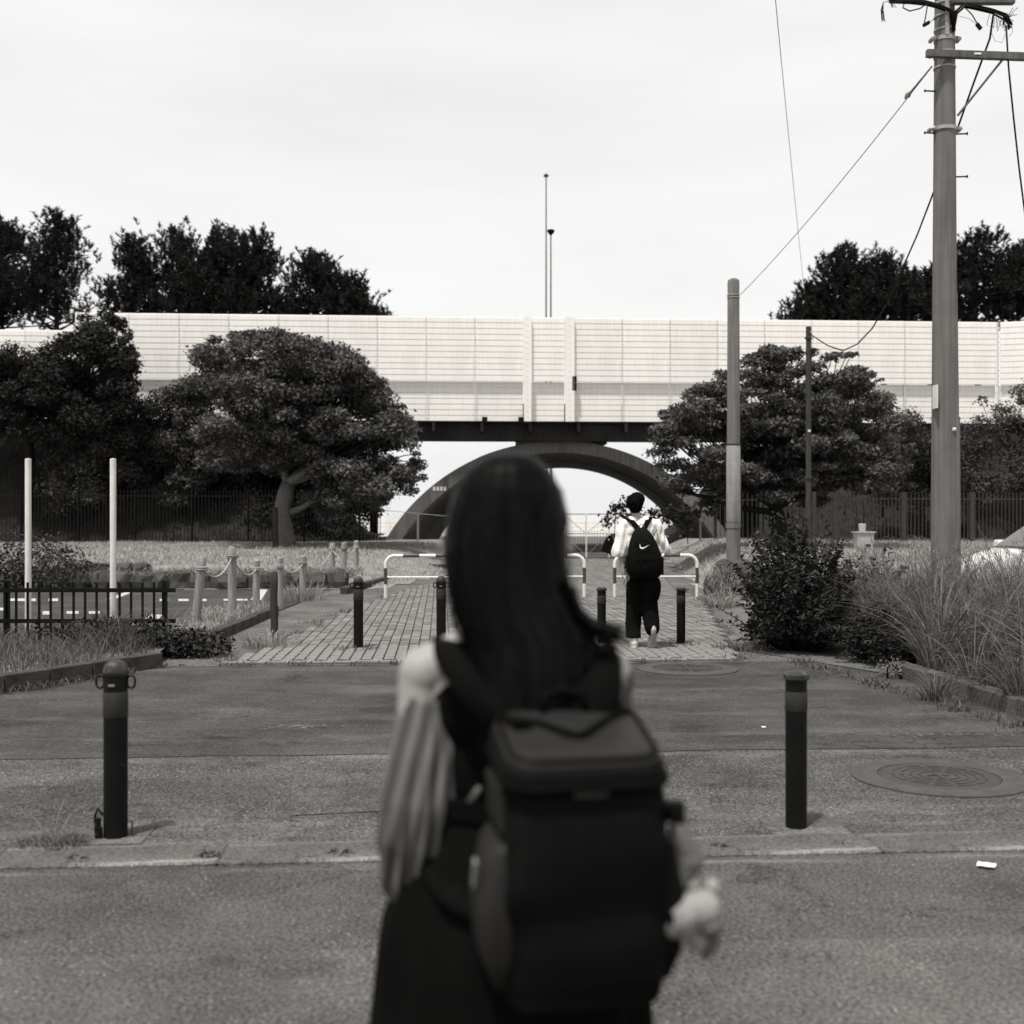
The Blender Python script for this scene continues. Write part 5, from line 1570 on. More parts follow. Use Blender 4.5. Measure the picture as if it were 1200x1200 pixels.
m.tube([P(1083, 30, UY-.26), P(1095, 22, UY-.22), P(1112, 14, UY-.2)], 0.004, 5)
m.tube([P(1130, 8, UY-.24), P(1139, 17, UY-.24), P(1146, 29, UY-.24)], 0.008, 6)
m.tube([P(1124, 19, UY-.2), P(1136, 22, UY-.24), P(1145, 29, UY-.24)], 0.003, 5)
for k in range(6):
    x_ = 1160 + k*4
    m.tube([P(x_, 16+k, UY-.24), P(x_-3+rd.uniform(-3, 3), 26+rd.uniform(0, 6), UY-.24), P(x_+rd.uniform(-2, 6), 36+rd.uniform(-4, 4), UY-.24), P(x_+6, 20+k, UY-.24)], 0.004, 5)
m.tube([P(1162, 38, UY-.24), P(1166, 48, UY-.24), P(1174, 50, UY-.24), P(1178, 40, UY-.24)], 0.003, 5)
m.tube([P(1178, 22, UY-.24), P(1185, 30, UY-.24), P(1187, 38, UY-.24), P(1182, 43, UY-.24)], 0.003, 5)
for k in range(8): m.tube([P(1180, 20, UY-.24), P(1186+rd.uniform(-4, 8), 20+rd.uniform(-12, 8), UY-.24)], 0.004, 4)
for k in range(7): m.tube([P(1042, 1, UY-.25), P(1035, 3, UY-.25), P(1033+rd.uniform(-1, 2), 12, UY-.25), P(1033+rd.uniform(-2, 5), 21+rd.uniform(-3, 5), UY-.25)], 0.005, 4)
for k in range(4): m.tube([P(1044, 1, UY-.25), P(1043+rd.uniform(-2, 8), 9, UY-.25)], 0.004, 4)
m.build('loose_cables', M['cable'], up_, smooth=True)
for px, py, a in ((1085.5, 28, 0.5), (1147, 31, -0.6)):
    c = P(px, py, UY-.25); m = MB(up_); m.box(c, (0.10, 0.05, 0.045), Matrix.Rotation(-a, 3, 'Y') if a > 0 else Matrix.Rotation(0.9, 3, 'Y')); m.build('cable_box', M['black'], up_, bevel=0.01)
m = MB(up_); m.box(P(1105.5, 462, UY) + Vector((-0.16, -0.13, -0.05)), (0.02, 0.16, 0.32)); m.build('number_plate', M['railwhite'], up_)
m = MB(up_); m.tube([P(1116, 503, UY-.17), P(1119, 503, UY-.15)], 0.025, 6); m.build('band_tab', M['railwhite'], up_)

# short concrete pole
SY = 27.0; sb = P(859.5, 652, SY)
sp_ = thing('stub_pole', 'shorter round topped concrete pole in front of the layered tree', 'pole', sb)
zb_ = sb.z
m = MB(sp_); Ht = zat(327, SY) - zb_
m.lathe([(0.165, -0.3), (0.165, 0.0), (0.152, Ht*0.4), (0.136, Ht-0.06), (0.12, Ht-0.02), (0.07, Ht+0.01), (0.005, Ht+0.02)], sb, 24); m.build('shaft', M['pole'], sp_, auto=50)
m = MB(sp_); za_, zb2 = zat(522, SY)-zb_, zat(612, SY)-zb_
m.lathe([(0.165, zb2), (0.170, zb2+0.01), (0.160, za_-0.01), (0.154, za_)], sb, 24); m.build('pale_sleeve', M['polelight'], sp_, auto=40)
for py, h in ((521, 0.03), (346, 0.025), (349, 0.02), (616, 0.12)):
    m = MB(sp_); z = zat(py, SY)-zb_; r = 0.157 if py > 400 else 0.140
    if py == 616: r = 0.167
    m.lathe([(r, -h/2), (r+0.01, -h/2+.003), (r+0.01, h/2-.003), (r, h/2)], sb + Vector((0, 0, z)), 24); m.build('band', M['darksteel' if py == 521 else 'clamp' if py < 400 else 'pole'], sp_)

# thin dark pole
DY = 26.0; db = P(947.5, 655, DY)
dp = thing('thin_pole', 'thin dark steel pole with a cable tied at its top, before the layered tree', 'pole', db)
m = MB(dp); H_ = zat(383, DY)-db.z; m.lathe([(0.075, 0), (0.072, 1.3), (0.062, 1.35), (0.058, H_), (0.004, H_+0.01)], db, 16); m.build('shaft', M['darkstake'], dp, auto=40)
m = MB(dp); m.box(db + Vector((0.11, -0.02, 0.75)), (0.10, 0.10, 1.5)); m.build('cable_cover', M['darkstake'], dp, bevel=0.01)
m = MB(dp); z = zat(505, DY); m.box((db.x, db.y-0.062, z), (0.06, 0.01, 0.05)); m.build('number_plate', M['railwhite'], dp)
for py in (396, 560):
    m = MB(dp); z = zat(py, DY); m.lathe([(0.066, -0.03), (0.085, -0.02), (0.085, 0.02), (0.066, 0.03)], (db.x, db.y, z), 12); m.build('clamp', M['darksteel'], dp)
m = MB(dp); c = P(949, 392, DY-0.08); m.tube([c + Vector((0.0, 0, 0.08)), c + Vector((0.06, 0, 0.0)), c + Vector((0.08, 0, -0.12)), c + Vector((0.02, 0, -0.05))], 0.01, 5); m.build('wire_loop', M['clamp'], dp)

def wire(label, pts, r, m_, cat='cable', name='overhead_cable', grp='overhead wires'):
    pts = [Vector(p) for p in pts]
    m_b = MB(pts[0]); m_b.tube(pts, r, 6)
    return tag(m_b.build(name, m_, smooth=True), label, cat, grp)
def sag(a, b, s_, n=24):
    a = Vector(a); b = Vector(b); out = []
    for i in range(n+1):
        t = i/n; p = a.lerp(b, t); p.z -= s_*4*t*(1-t); out.append(p)
    return out
gw = thing('guy_wire', 'straight thin guy wire from the utility pole down to the concrete stub pole', 'wire', P(1092, 78, UY-0.1), group='overhead wires')
a = P(1092, 78, UY-0.1); b = P(868, 345, SY-0.1)
m = MB(gw); m.tube(sag(a, b, 0.12), [0.010] + [0.007]*24, 6); m.build('wire', M['wire'], gw, smooth=True)
k1 = a.lerp(b, 0.078)
m = MB(gw); m.tube([a, k1], 0.013, 6); m.tube([a.lerp(b, 0.066), k1, a.lerp(b, 0.088)], [0.012, 0.045, 0.012], 8); m.build('insulator', M['clamp'], gw, smooth=True)
wire('dark drooping cable from the utility pole to the top of the thin dark pole', [P(1164, 18, UY-.22), P(1160, 45, UY-.2), P(1140, 100, UY), P(1123, 148, UY+.2), P(1105, 195, UY+1.0), P(1093, 228, UY+2.0), P(1075, 275, UY+3.4), P(1056, 318, UY+4.8), P(1040, 355, UY+6), P(1022, 385, UY+7), P(1005, 403, UY+8), P(988, 411, UY+9), P(970, 405, UY+9.6), P(950, 392, DY)], 0.014, M['cable'])
wire('very thin twisted wire rising from behind the barrier to the top of the picture', sag(P(903, -60, 16), P(943, 345, 40), 0.1), 0.006, M['wire'])
wire('dark cable dropping along the right picture edge beside the utility pole', [P(1179, 30, UY-.24), P(1182, 80, UY-.2), P(1188, 140, UY), P(1194, 195, UY+.3), P(1201, 250, UY+.6), P(1215, 340, UY+1), P(1240, 440, UY+1.5)], 0.012, M['cable'])

# ------------------------------------------------------------------ parked car behind the tall grass
def car():
    cx, cyy = 7.45, 18.9
    t = thing('parked_car', 'white parked car half hidden behind the tall grass at right', 'car', (cx, cyy, 0))
    # stations along x (length): list of (x, halfwidth bottom, halfwidth top, z bottom, z belt, z top)
    W = 0.74
    top = [(0.0, 0.50), (0.03, 0.68), (0.10, 0.80), (0.30, 0.90), (0.50, 0.97), (0.68, 1.03), (0.95, 1.26), (1.20, 1.43), (1.5, 1.50), (2.6, 1.52), (3.2, 1.49), (3.5, 1.40), (3.65, 1.0), (3.70, 0.6)]
    rings = []
    for x, z in top:
        belt = min(z-0.02, 0.97 if x > 0.6 else z-0.03)
        k = 0.93 if (x < 0.1 or x > 3.6) else 1.0
        cab = max(0.0, min(1.0, (z-1.0)/0.4))
        tw = W*(0.93 - 0.17*cab)
        zb_ = 0.24 if x > 0.08 else 0.32
        r = []
        half = [(W*0.92*k, zb_), (W*k, 0.45), (W*k, belt*0.75+0.1), (W*0.985*k, belt), (tw*0.99*k + 0.0, belt + (z-belt)*0.75), (tw*0.86*k, belt + (z-belt)*0.97), (tw*0.4*k, z), (0, z+0.005)]
        for yy, zz in half: r.append((x, -yy, zz))
        for yy, zz in half[-2::-1]: r.append((x, yy, zz))
        rings.append([Vector((cx + a, cyy + b, c)) for a, b, c in r])
    m = MB(t); m.loft(rings); body = m.build('body', M['carpaint'], t, auto=35)
    # glass: windscreen, side window panels stand 4 mm proud
    m = MB(t)
    m._add([(cx + 0.70, cyy - 0.60, 1.05), (cx + 0.70, cyy + 0.60, 1.05), (cx + 1.17, cyy + 0.48, 1.41), (cx + 1.17, cyy - 0.48, 1.41)], [(0, 3, 2, 1)])
    o = m.build('windscreen', M['glass'], t); o.location = (-0.012, 0, 0.012)
    for sg in (-1, 1):
        for (x0, x1, x2, x3) in ((0.95, 2.1, 2.1, 1.32), (2.18, 3.3, 3.1, 2.18)):
            m = MB(t)
            f_ = (0, 1, 2, 3)
            m._add([(cx + x0, cyy + sg*0.742, 1.0), (cx + x1, cyy + sg*0.742, 1.0), (cx + x2, cyy + sg*0.595, 1.40), (cx + x3, cyy + sg*0.595, 1.40)], [f_])
            m.build('side_window', M['glass'], t)
        m = MB(t); m.box((cx + 0.86, cyy + sg*0.86, 1.06), (0.14, 0.22, 0.17)); mr_ = m.build('door_mirror', M['carpaint'], t, bevel=0.03)
        m = MB(t); m.box((cx + 0.86, cyy + sg*0.75, 1.00), (0.06, 0.12, 0.04)); m.build('mirror_arm', M['tyre'], mr_)
        m = MB(t)
        m.lathe([(0.02, -0.04), (0.09, -0.03), (0.11, 0.0), (0.09, 0.03), (0.02, 0.04)], (0, 0, 0), 16)
        o = m.build('headlight', M['lens'], t, smooth=True); o.location = (0.10, sg*0.56, 0.72); o.scale = (1.2, 1.3, 1.2); o.rotation_euler = (0, R(75), 0)
        m = MB(t); m.box((cx + 2.0, cyy + sg*0.752, 0.86), (0.16, 0.02, 0.03)); m.build('door_handle', M['carpaint'], t, bevel=0.006)
    # (lathe above was centred on the world origin, undo the thing offset)
    for o in t.children:
        if o.name.startswith('headlight'):
            for v in o.data.vertices: v.co += Vector((cx, cyy, 0))
    for x_ in (0.62, 3.05):
        for sg in (-1, 1):
            wh = MB()
            wh.lathe([(0.19, -0.09), (0.27, -0.09), (0.285, -0.06), (0.285, 0.06), (0.27, 0.09), (0.19, 0.09)], n=28)
            o = wh.build('wheel', M['tyre'], t, auto=40); o.location = (x_, sg*0.68, 0.285); o.rotation_euler = (R(90), 0, 0)
            rm = MB(); rm.lathe([(0.03, -0.092), (0.06, -0.085), (0.185, -0.07), (0.195, -0.088), (0.195, 0.088), (0.185, 0.07), (0.06, 0.085), (0.03, 0.092)], n=28); rm.build('rim', M['steel'], o, auto=30)
    m = MB(t); m.tube([(cx + 0.66, cyy - 0.60, 1.035), (cx + 0.62, cyy, 1.04), (cx + 0.66, cyy + 0.60, 1.035)], 0.012, 6); m.build('bonnet_gap', M['tyre'], t)
    m = MB(t); m.box((cx + 0.02, cyy, 0.40), (0.06, 1.0, 0.14)); m.build('grille', M['tyre'], t, bevel=0.02)
    m = MB(t); m.box((cx - 0.012, cyy, 0.50), (0.02, 0.33, 0.16)); m.build('licence_plate', M['railwhite'], t)
    return t
car()
m = MB(); m.sheet([(7.1, 16.8, 0.002), (30, 16.8, 0.002), (30, 20.4, 0.002), (7.1, 20.4, 0.002)]); structure(m.build('car_park', M['carpark']))

# ------------------------------------------------------------------ figures
def sphere_tpl(seg, ring):
    v = [(0, 0, -1.0)]
    for i in range(1, ring):
        ph = -PI/2 + PI*i/ring
        v += [(math.cos(ph)*math.cos(2*PI*k/seg), math.cos(ph)*math.sin(2*PI*k/seg), math.sin(ph)) for k in range(seg)]
    v.append((0, 0, 1.0)); f = []
    for k in range(seg):
        k2 = (k+1) % seg
        f.append((0, 1+k2, 1+k)); n_ = 1+(ring-2)*seg
        f.append((n_+k, n_+k2, len(v)-1))
        for i in range(ring-2):
            a_, b_ = 1+i*seg, 1+(i+1)*seg
            f += [(a_+k, a_+k2, b_+k2), (a_+k, b_+k2, b_+k)]
    return np.array(v), np.array(f)
SPH = sphere_tpl(14, 9)
def fuse(name, prims, voxel, mat_, parent, smooth_it=6, fn=None, factor=0.5):
    """one continuous skin grown over overlapping volumes"""
    V = []; Fc = []; k = 0
    def put_(c, r, rot=None):
        nonlocal k
        v = SPH[0]*np.asarray(r)
        if rot is not None: v = v @ np.array(rot.to_3x3()).T
        V.append(v + np.asarray(c)); Fc.append(SPH[1] + k); k += len(v)
    for p in prims:
        if p[0] == 'c':
            a = np.asarray(p[1], float); b = np.asarray(p[2], float); L_ = np.linalg.norm(b-a)
            n = min(30, max(2, int(L_/(0.5*min(p[3], p[4])))+1))
            for i in range(n+1):
                t_ = i/n; r = p[3] + (p[4]-p[3])*t_
                put_(a + (b-a)*t_, (r, r, r))
        else: put_(p[1], p[2], p[3] if len(p) > 3 else None)
    o = np_mesh('tmp', np.concatenate(V), np.concatenate(Fc), None)
    r = o.modifiers.new('r', 'REMESH'); r.mode = 'VOXEL'; r.voxel_size = voxel
    s_ = o.modifiers.new('s', 'SMOOTH'); s_.iterations = smooth_it; s_.factor = factor
    dg = bpy.context.evaluated_depsgraph_get()
    out = bpy.data.meshes.new_from_object(o.evaluated_get(dg)); out.name = name
    bpy.data.objects.remove(o)
    if fn:
        n = len(out.vertices); co = np.empty(n*3, np.float32); out.vertices.foreach_get('co', co); co = co.reshape(-1, 3)
        nr = np.empty(n*3, np.float32); out.vertices.foreach_get('normal', nr); nr = nr.reshape(-1, 3)
        co = fn(co.astype(np.float64), nr.astype(np.float64)); out.vertices.foreach_set('co', co.astype(np.float32).ravel()); out.update()
    return link(name, out, mat_, parent, smooth=True)

def hand(prims, wrist, d, palm_n, side, curl=0.5, L=0.18):
    """palm and five bent fingers; d = direction of the hand, palm_n = palm normal, side = +1 thumb to d x n side"""
    d = Vector(d).normalized(); n_ = Vector(palm_n); n_ = (n_ - d*n_.dot(d)).normalized(); s_ = d.cross(n_)*side
    w_ = Vector(wrist)
    pc = w_ + d*L*0.27
    for k in (-1.2, -0.4, 0.4, 1.2):
        prims.append(('c', w_ + d*0.02 + s_*k*0.010, w_ + d*L*0.50 + s_*k*0.022, 0.014, 0.012))
    for k, ln in ((-1.5, 0.34), (-0.5, 0.42), (0.5, 0.45), (1.5, 0.41)):
        b0_ = w_ + d*L*0.50 + s_*k*0.0195
        p = b0_; dd = d.copy(); r = 0.0088
        for q in range(3):
            ang = curl*(0.5+0.35*q)
            dd = (dd*math.cos(ang) + n_*math.sin(ang)).normalized()
            e = p + dd*L*ln*(0.45, 0.32, 0.23)[q]
            prims.append(('c', p, e, r, r*0.92)); p = e; r *= 0.92
    b0_ = w_ + d*L*0.14 + s_*0.026
    e1 = b0_ + (d*0.7 + s_*0.75 + n_*0.25).normalized()*0.045
    e2 = e1 + (d*0.95 + s_*0.2 + n_*0.35).normalized()*0.035
    prims.append(('c', b0_, e1, 0.013, 0.0105)); prims.append(('c', e1, e2, 0.0105, 0.0085))

def head_prims(c, yaw, s=1.0):
    """skull, jaw, nose, lips, ears; face looks to +Y turned by yaw to the right"""
    rot = Matrix.Rotation(-yaw, 3, 'Z'); c = Vector(c); out = []
    def T(x, y, z): return c + rot @ Vector((x, y, z))*s
    out.append(('e', T(0, -0.012, 0.025), (0.076*s, 0.094*s, 0.090*s), rot))
    out.append(('e', T(0, 0.025, -0.03), (0.064*s, 0.066*s, 0.080*s), rot))
    out.append(('e', T(0, 0.055, -0.085), (0.034*s, 0.030*s, 0.026*s), rot))
    out.append(('c', T(0, 0.087, -0.005), T(0, 0.106, -0.035), 0.009*s, 0.013*s))
    out.append(('e', T(0, 0.086, -0.066), (0.022*s, 0.012*s, 0.009*s), rot))
    for sg in (-1, 1):
        out.append(('e', T(sg*0.078, -0.005, -0.012), (0.010*s, 0.020*s, 0.031*s), rot))
        out.append(('e', T(sg*0.037, 0.07, -0.03), (0.024*s, 0.02*s, 0.02*s), rot))
    return out, T

# ---------------- the walking person (x right, y forward, z up, local to the base)
def walker():
    b = GP(750, 762); b.z = 0.03
    t = thing('person', 'person in a white oversized shirt and black wide trousers walking away with a backpack', 'person', b)
    # body
    pr = []
    hc = (-0.055, 0.03, 1.635)
    hp, T = head_prims(hc, 0.0); pr += hp
    pr += [('c', (-0.03, -0.005, 1.46), (-0.05, 0.015, 1.56), 0.056, 0.052)]
    pr += [('e', (0, -0.005, 1.33), (0.155, 0.095, 0.13)), ('e', (0, 0, 1.18), (0.135, 0.09, 0.16)), ('e', (0, 0, 1.02), (0.14, 0.095, 0.12)), ('e', (0.01, 0, 0.92), (0.155, 0.11, 0.11))]
    for sg in (-1, 1): pr.append(('c', (sg*0.05, 0, 1.44), (sg*0.175, -0.005, 1.405), 0.05, 0.052))
    # left arm hangs, right arm swings forward
    pr += [('c', (-0.185, -0.005, 1.39), (-0.225, -0.045, 1.12), 0.046, 0.040), ('c', (-0.225, -0.045, 1.12), (-0.20, -0.06, 0.86), 0.040, 0.029)]
    hand(pr, (-0.20, -0.06, 0.85), (0.05, 0.05, -1), (1, 0.1, 0), 1, 0.35)
    pr += [('c', (0.185, -0.005, 1.39), (0.235, 0.03, 1.12), 0.046, 0.038), ('c', (0.235, 0.03, 1.12), (0.205, 0.20, 0.95), 0.037, 0.026)]
    hand(pr, (0.205, 0.205, 0.945), (-0.05, 0.75, -0.6), (-1, 0.1, 0), -1, 0.35)
    # legs: left stands, right pushes off with its heel raised
    pr += [('c', (-0.085, 0, 0.90), (-0.085, 0.05, 0.49), 0.085, 0.058), ('c', (-0.085, 0.05, 0.49), (-0.065, 0.03, 0.10), 0.056, 0.036), ('c', (-0.065, 0.02, 0.06), (-0.065, 0.15, 0.035), 0.034, 0.026)]
    pr += [('c', (0.095, 0, 0.90), (0.105, 0.04, 0.50), 0.085, 0.058), ('c', (0.105, 0.04, 0.50), (0.13, -0.20, 0.22), 0.056, 0.036), ('c', (0.13, -0.20, 0.20), (0.135, -0.12, 0.07), 0.034, 0.026)]
    body = fuse('body', pr, 0.0065, M['skin'], t, 3)
    # eyes
    for sg in (-1, 1):
        m = MB(); m.lathe([(0.004, -0.004), (0.010, 0.0), (0.004, 0.004)], n=10); o = m.build('eye', M['eye'], t); o.location = T(sg*0.032, 0.077, 0.003); o.rotation_euler = (R(90), 0, 0)
    # hair
    hr = [('e', T(0, -0.022, 0.042), (0.102, 0.114, 0.098)), ('e', T(0.02, -0.03, 0.07), (0.092, 0.095, 0.085)), ('e', T(0, -0.055, -0.005), (0.085, 0.068, 0.085)), ('e', T(0, 0.035, 0.085), (0.072, 0.06, 0.04)), ('e', T(0.0, -0.05, -0.05), (0.066, 0.045, 0.045))]
    for k in range(60):
        d = Vector((random.gauss(0, 1), random.gauss(-0.5, 1), random.gauss(0.3, 0.8))).normalized()
        c_ = Vector(T(0, -0.025, 0.03)) + Vector((d.x*0.085, d.y*0.10, d.z*0.085))
        hr.append(('c', c_, c_ + Vector((d.x*0.012 + random.gauss(0, .008), d.y*0.012, d.z*0.012 - 0.012)), 0.014, 0.008))
    def hairfn(co, nr):
        k = np.sin(co[:, 0]*160 + np.sin(co[:, 2]*40)*2)*0.0025
        return co + nr*k[:, None]
    fuse('hair', hr, 0.0065, M['hairshort'], t, 2, hairfn)
    # shirt
    sh = [('e', (0, -0.01, 1.34), (0.185, 0.125, 0.12)), ('e', (0.0, -0.01, 1.20), (0.19, 0.13, 0.20)), ('e', (0.0, 0, 1.02), (0.185, 0.13, 0.17)), ('c', (-0.05, 0, 1.455), (-0.17, -0.005, 1.405), 0.060, 0.075), ('c', (0.04, 0, 1.455), (0.17, -0.005, 1.405), 0.060, 0.075), ('e', (-0.01, 0, 1.455), (0.085, 0.07, 0.045))]
    sh += [('c', (-0.185, -0.005, 1.385), (-0.245, -0.035, 1.10), 0.075, 0.092), ('c', (0.185, -0.005, 1.385), (0.270, 0.025, 1.13), 0.075, 0.092)]
    def shfn(co, nr):
        x, y, z = co.T
        k = 0.008*np.sin(x*40 + z*13 + np.sin(z*11)*1.5 + y*12) + 0.005*np.sin(x*75 - z*23 + y*30) + 0.004*np.sin(z*38 + x*22)*sstep(0.15, 0.22, np.abs(x))
        arm = sstep(0.17, 0.24, np.abs(x))
        o = co + nr*k[:, None]
        # cut the sleeves flat at their hems
        lim = np.where(x < 0, 1.045, 1.085)
        o[:, 2] = np.where((np.abs(x) > 0.18) & (o[:, 2] < lim), lim + (o[:, 2]-lim)*0.1, o[:, 2])
        lim = 0.90
        o[:, 2] = np.where(o[:, 2] < lim, lim + (o[:, 2]-lim)*0.12, o[:, 2])
        return o
    fuse('shirt', sh, 0.008, M['shirt'], t, 3, shfn)
    # trousers
    tr_ = [('e', (0.02, -0.005, 0.92), (0.165, 0.135, 0.14))]
    tr_ += [('c', (-0.055, 0, 0.86), (-0.065, 0.04, 0.5), 0.100, 0.098), ('c', (-0.065, 0.04, 0.5), (-0.078, 0.02, 0.15), 0.098, 0.095)]
    tr_ += [('c', (0.085, 0, 0.86), (0.10, 0.02, 0.52), 0.118, 0.105), ('c', (0.10, 0.02, 0.52), (0.122, -0.13, 0.24), 0.105, 0.090)]
    tr_ += [('e', (0.185, -0.02, 0.68), (0.055, 0.09, 0.14))]
    def trfn(co, nr):
        x, y, z = co.T
        k = 0.004*np.sin(x*60 + z*7 + np.sin(z*9)*1.3) + 0.004*np.sin(z*23 + x*31)*sstep(0.5, 0.2, z)
        o = co + nr*k[:, None]
        o[:, 2] = np.where((x < 0.02) & (o[:, 2] < 0.115), 0.115 + (o[:, 2]-0.115)*0.15, o[:, 2])
        return o
    fuse('trousers', tr_, 0.008, M['trousers'], t, 3, trfn)
    # shoes
    ls = [('e', (-0.068, 0.0, 0.055), (0.050, 0.065, 0.052)), ('e', (-0.068, 0.10, 0.042), (0.054, 0.090, 0.040)), ('e', (-0.068, -0.01, 0.095), (0.044, 0.052, 0.042))]
    o = fuse('shoe', ls, 0.006, M['shoe'], t, 3)
    m = MB()
    def sole_ring(scale, z):
        r = []
        for k in range(28):
            a = 2*PI*k/28; y_ = -0.135*math.cos(a)*scale; wv_ = (0.056 if y_ > 0.0 else 0.048)*scale*(1-0.12*math.cos(2*a)*0)
            if abs(y_) < 0.045: wv_ *= 0.92
            r.append((wv_*math.sin(a), y_, z))
        return r
    def sole(mtx, nm='sole', par=None):
        mb = MB(); mb.loft([[mtx @ Vector(p) for p in sole_ring(1.0, 0.0)], [mtx @ Vector(p) for p in sole_ring(1.03, 0.012)], [mtx @ Vector(p) for p in sole_ring(0.98, 0.024)]])
        return mb.build(nm, M['sole'], par, auto=40)
    sole(Matrix.Translation((-0.068, 0.05, 0.0)), par=o)
    # right shoe: toe on the ground, sole turned back towards us
    Mr = Matrix.Translation((0.135, -0.10, 0.12)) @ Matrix.Rotation(R(8), 4, 'Y') @ Matrix.Rotation(R(-72), 4, 'X')
    rs = []
    for c_, r_ in (((0, -0.06, 0.055), (0.047, 0.065, 0.050)), ((0, 0.05, 0.045), (0.053, 0.090, 0.038)), ((0, -0.03, 0.085), (0.042, 0.05, 0.038))):
        rs.append(('e', Mr @ Vector(c_), r_, Mr.to_3x3()))
    o = fuse('shoe', rs, 0.006, M['shoe'], t, 3)
    sole(Mr, par=o)
    return t, b
wk, wb = walker()

# the walker's backpack
bp_ = thing('backpack', 'black teardrop backpack with a white tick logo worn by the walking person', 'backpack', wb)
rings = []
for z, hw, y0, y1, xc in ((0.80, 0.10, -0.20, -0.13, 0.03), (0.82, 0.185, -0.26, -0.13, 0.03), (0.90, 0.20, -0.29, -0.13, 0.03), (1.02, 0.20, -0.29, -0.13, 0.028), (1.14, 0.18, -0.275, -0.125, 0.02), (1.24, 0.145, -0.25, -0.12, 0.01), (1.32, 0.105, -0.225, -0.12, 0.0), (1.365, 0.07, -0.20, -0.12, -0.005), (1.38, 0.035, -0.17, -0.13, -0.005)):
    r = []
    for k in range(32):
        a = 2*PI*k/32; c_, s_ = math.cos(a), math.sin(a); e = 0.62
        r.append((xc + hw*math.copysign(abs(c_)**e, c_), (y0+y1)/2 + (y1-y0)/2*math.copysign(abs(s_)**e, s_), z))
    rings.append(r)
m = MB(); m.loft(rings); bpo = m.build('pack_body', M['pack'], bp_, smooth=True); sb_ = bpo.modifiers.new('s', 'SUBSURF'); sb_.levels = 1; sb_.render_levels = 1
rings = []
for z, hw, y0 in ((0.84, 0.10, -0.31), (0.86, 0.13, -0.325), (0.96, 0.135, -0.33), (1.04, 0.125, -0.32), (1.09, 0.10, -0.30), (1.10, 0.06, -0.285)):
    r = []
    for k in range(24):
        a = 2*PI*k/24; c_, s_ = math.cos(a), math.sin(a)
        r.append((0.03 + hw*math.copysign(abs(c_)**.7, c_), -0.265 + (y0+0.265)*(-1 if s_ > 0 else 1)*-abs(s_)**.7*(-1 if s_ > 0 else 1) if s_ < 0 else -0.265 + 0.02*s_, z))
    rings.append(r)
m = MB(); m.loft(rings); m.build('front_pocket', M['pack'], bp_, smooth=True)
m = MB(); m.tube([(-0.10, -0.318, 1.10), (-0.02, -0.325, 1.115), (0.06, -0.322, 1.112), (0.13, -0.31, 1.09)], 0.006, 6); m.tube([(-0.09, -0.27, 1.20), (0.0, -0.285, 1.24), (0.10, -0.272, 1.20)], 0.005, 6)
for x_ in (-0.035, 0.09): m.tube([(x_, -0.335, 1.02), (x_+0.005, -0.34, 0.95), (x_, -0.335, 0.88)], 0.006, 6)
m.build('zip', M['strap'], bp_, smooth=True)
for sg, pts in ((-1, [(-0.035, -0.14, 1.365), (-0.10, -0.10, 1.445), (-0.145, -0.02, 1.487), (-0.15, 0.09, 1.43), (-0.155, 0.13, 1.28), (-0.17, 0.08, 1.08), (-0.17, -0.08, 0.92)]), (1, [(0.03, -0.14, 1.365), (0.075, -0.10, 1.445), (0.11, -0.02, 1.492), (0.13, 0.09, 1.43), (0.14, 0.13, 1.28), (0.18, 0.08, 1.08), (0.20, -0.08, 0.92)])):
    m = MB(); pv = [Vector(p) for p in pts]
    # flat strap
    ring_ = []
    fine = []
    for i in range(len(pv)-1):
        for k in range(4): fine.append(pv[i].lerp(pv[i+1], k/4))
    fine.append(pv[-1])
    for i, p in enumerate(fine):
        a_ = fine[max(0, i-1)]; b_ = fine[min(len(fine)-1, i+1)]; d = (b_-a_).normalized(); sx = Vector((1, 0.0, 0)); sx = (sx - d*sx.dot(d)).normalized(); nn_ = d.cross(sx)
        ring_.append([p + sx*0.030 + nn_*0.007, p - sx*0.030 + nn_*0.007, p - sx*0.030 - nn_*0.007, p + sx*0.030 - nn_*0.007])
    m.loft(ring_); m.build('strap', M['strap'], bp_, auto=50)
m = MB(); m.tube([(-0.03, -0.165, 1.37), (-0.022, -0.17, 1.41), (0.0, -0.172, 1.42), (0.022, -0.17, 1.41), (0.025, -0.165, 1.37)], 0.007, 6); m.build('handle', M['steel'], bp_, smooth=True)
for x_, z_ in ((-0.165, 0.97), (0.225, 0.95)):
    m = MB(); m.box((x_, -0.20, z_), (0.03, 0.12, 0.20)); m.build('side_pocket', M['pack'], bp_, bevel=0.012)
m = MB(); m.tube([(-0.09, -0.25, 1.20), (-0.115, -0.255, 1.08), (-0.10, -0.26, 1.02)], 0.004, 5); m.tube([(0.115, -0.235, 1.26), (0.17, -0.16, 1.36), (0.19, -0.1, 1.28)], 0.004, 5); m.build('cord', M['strap'], bp_)
# tick logo, printed flat
top_ = [(-0.048, 0.030), (-0.046, 0.004), (-0.036, -0.010), (-0.020, -0.013), (0.0, -0.008), (0.055, 0.016)]
bot_ = [(-0.048, 0.030), (-0.056, 0.008), (-0.050, -0.020), (-0.030, -0.031), (-0.006, -0.025), (0.055, 0.016)]
m = MB(); n = len(top_)
def ly(x): return -0.287 - 0.004 + 0.6*(x-0.0)**2
pts3 = [(x + 0.018, ly(x), z + 1.172) for x, z in top_] + [(x + 0.018, ly(x), z + 1.172) for x, z in bot_]
m._add(pts3, [(i, n+i, n+i+1, i+1) for i in range(n-1)])
lo_ = m.build('logo', M['logo'], bp_); md = lo_.modifiers.new('s', 'SOLIDIFY'); md.thickness = 0.004; md.offset = 0

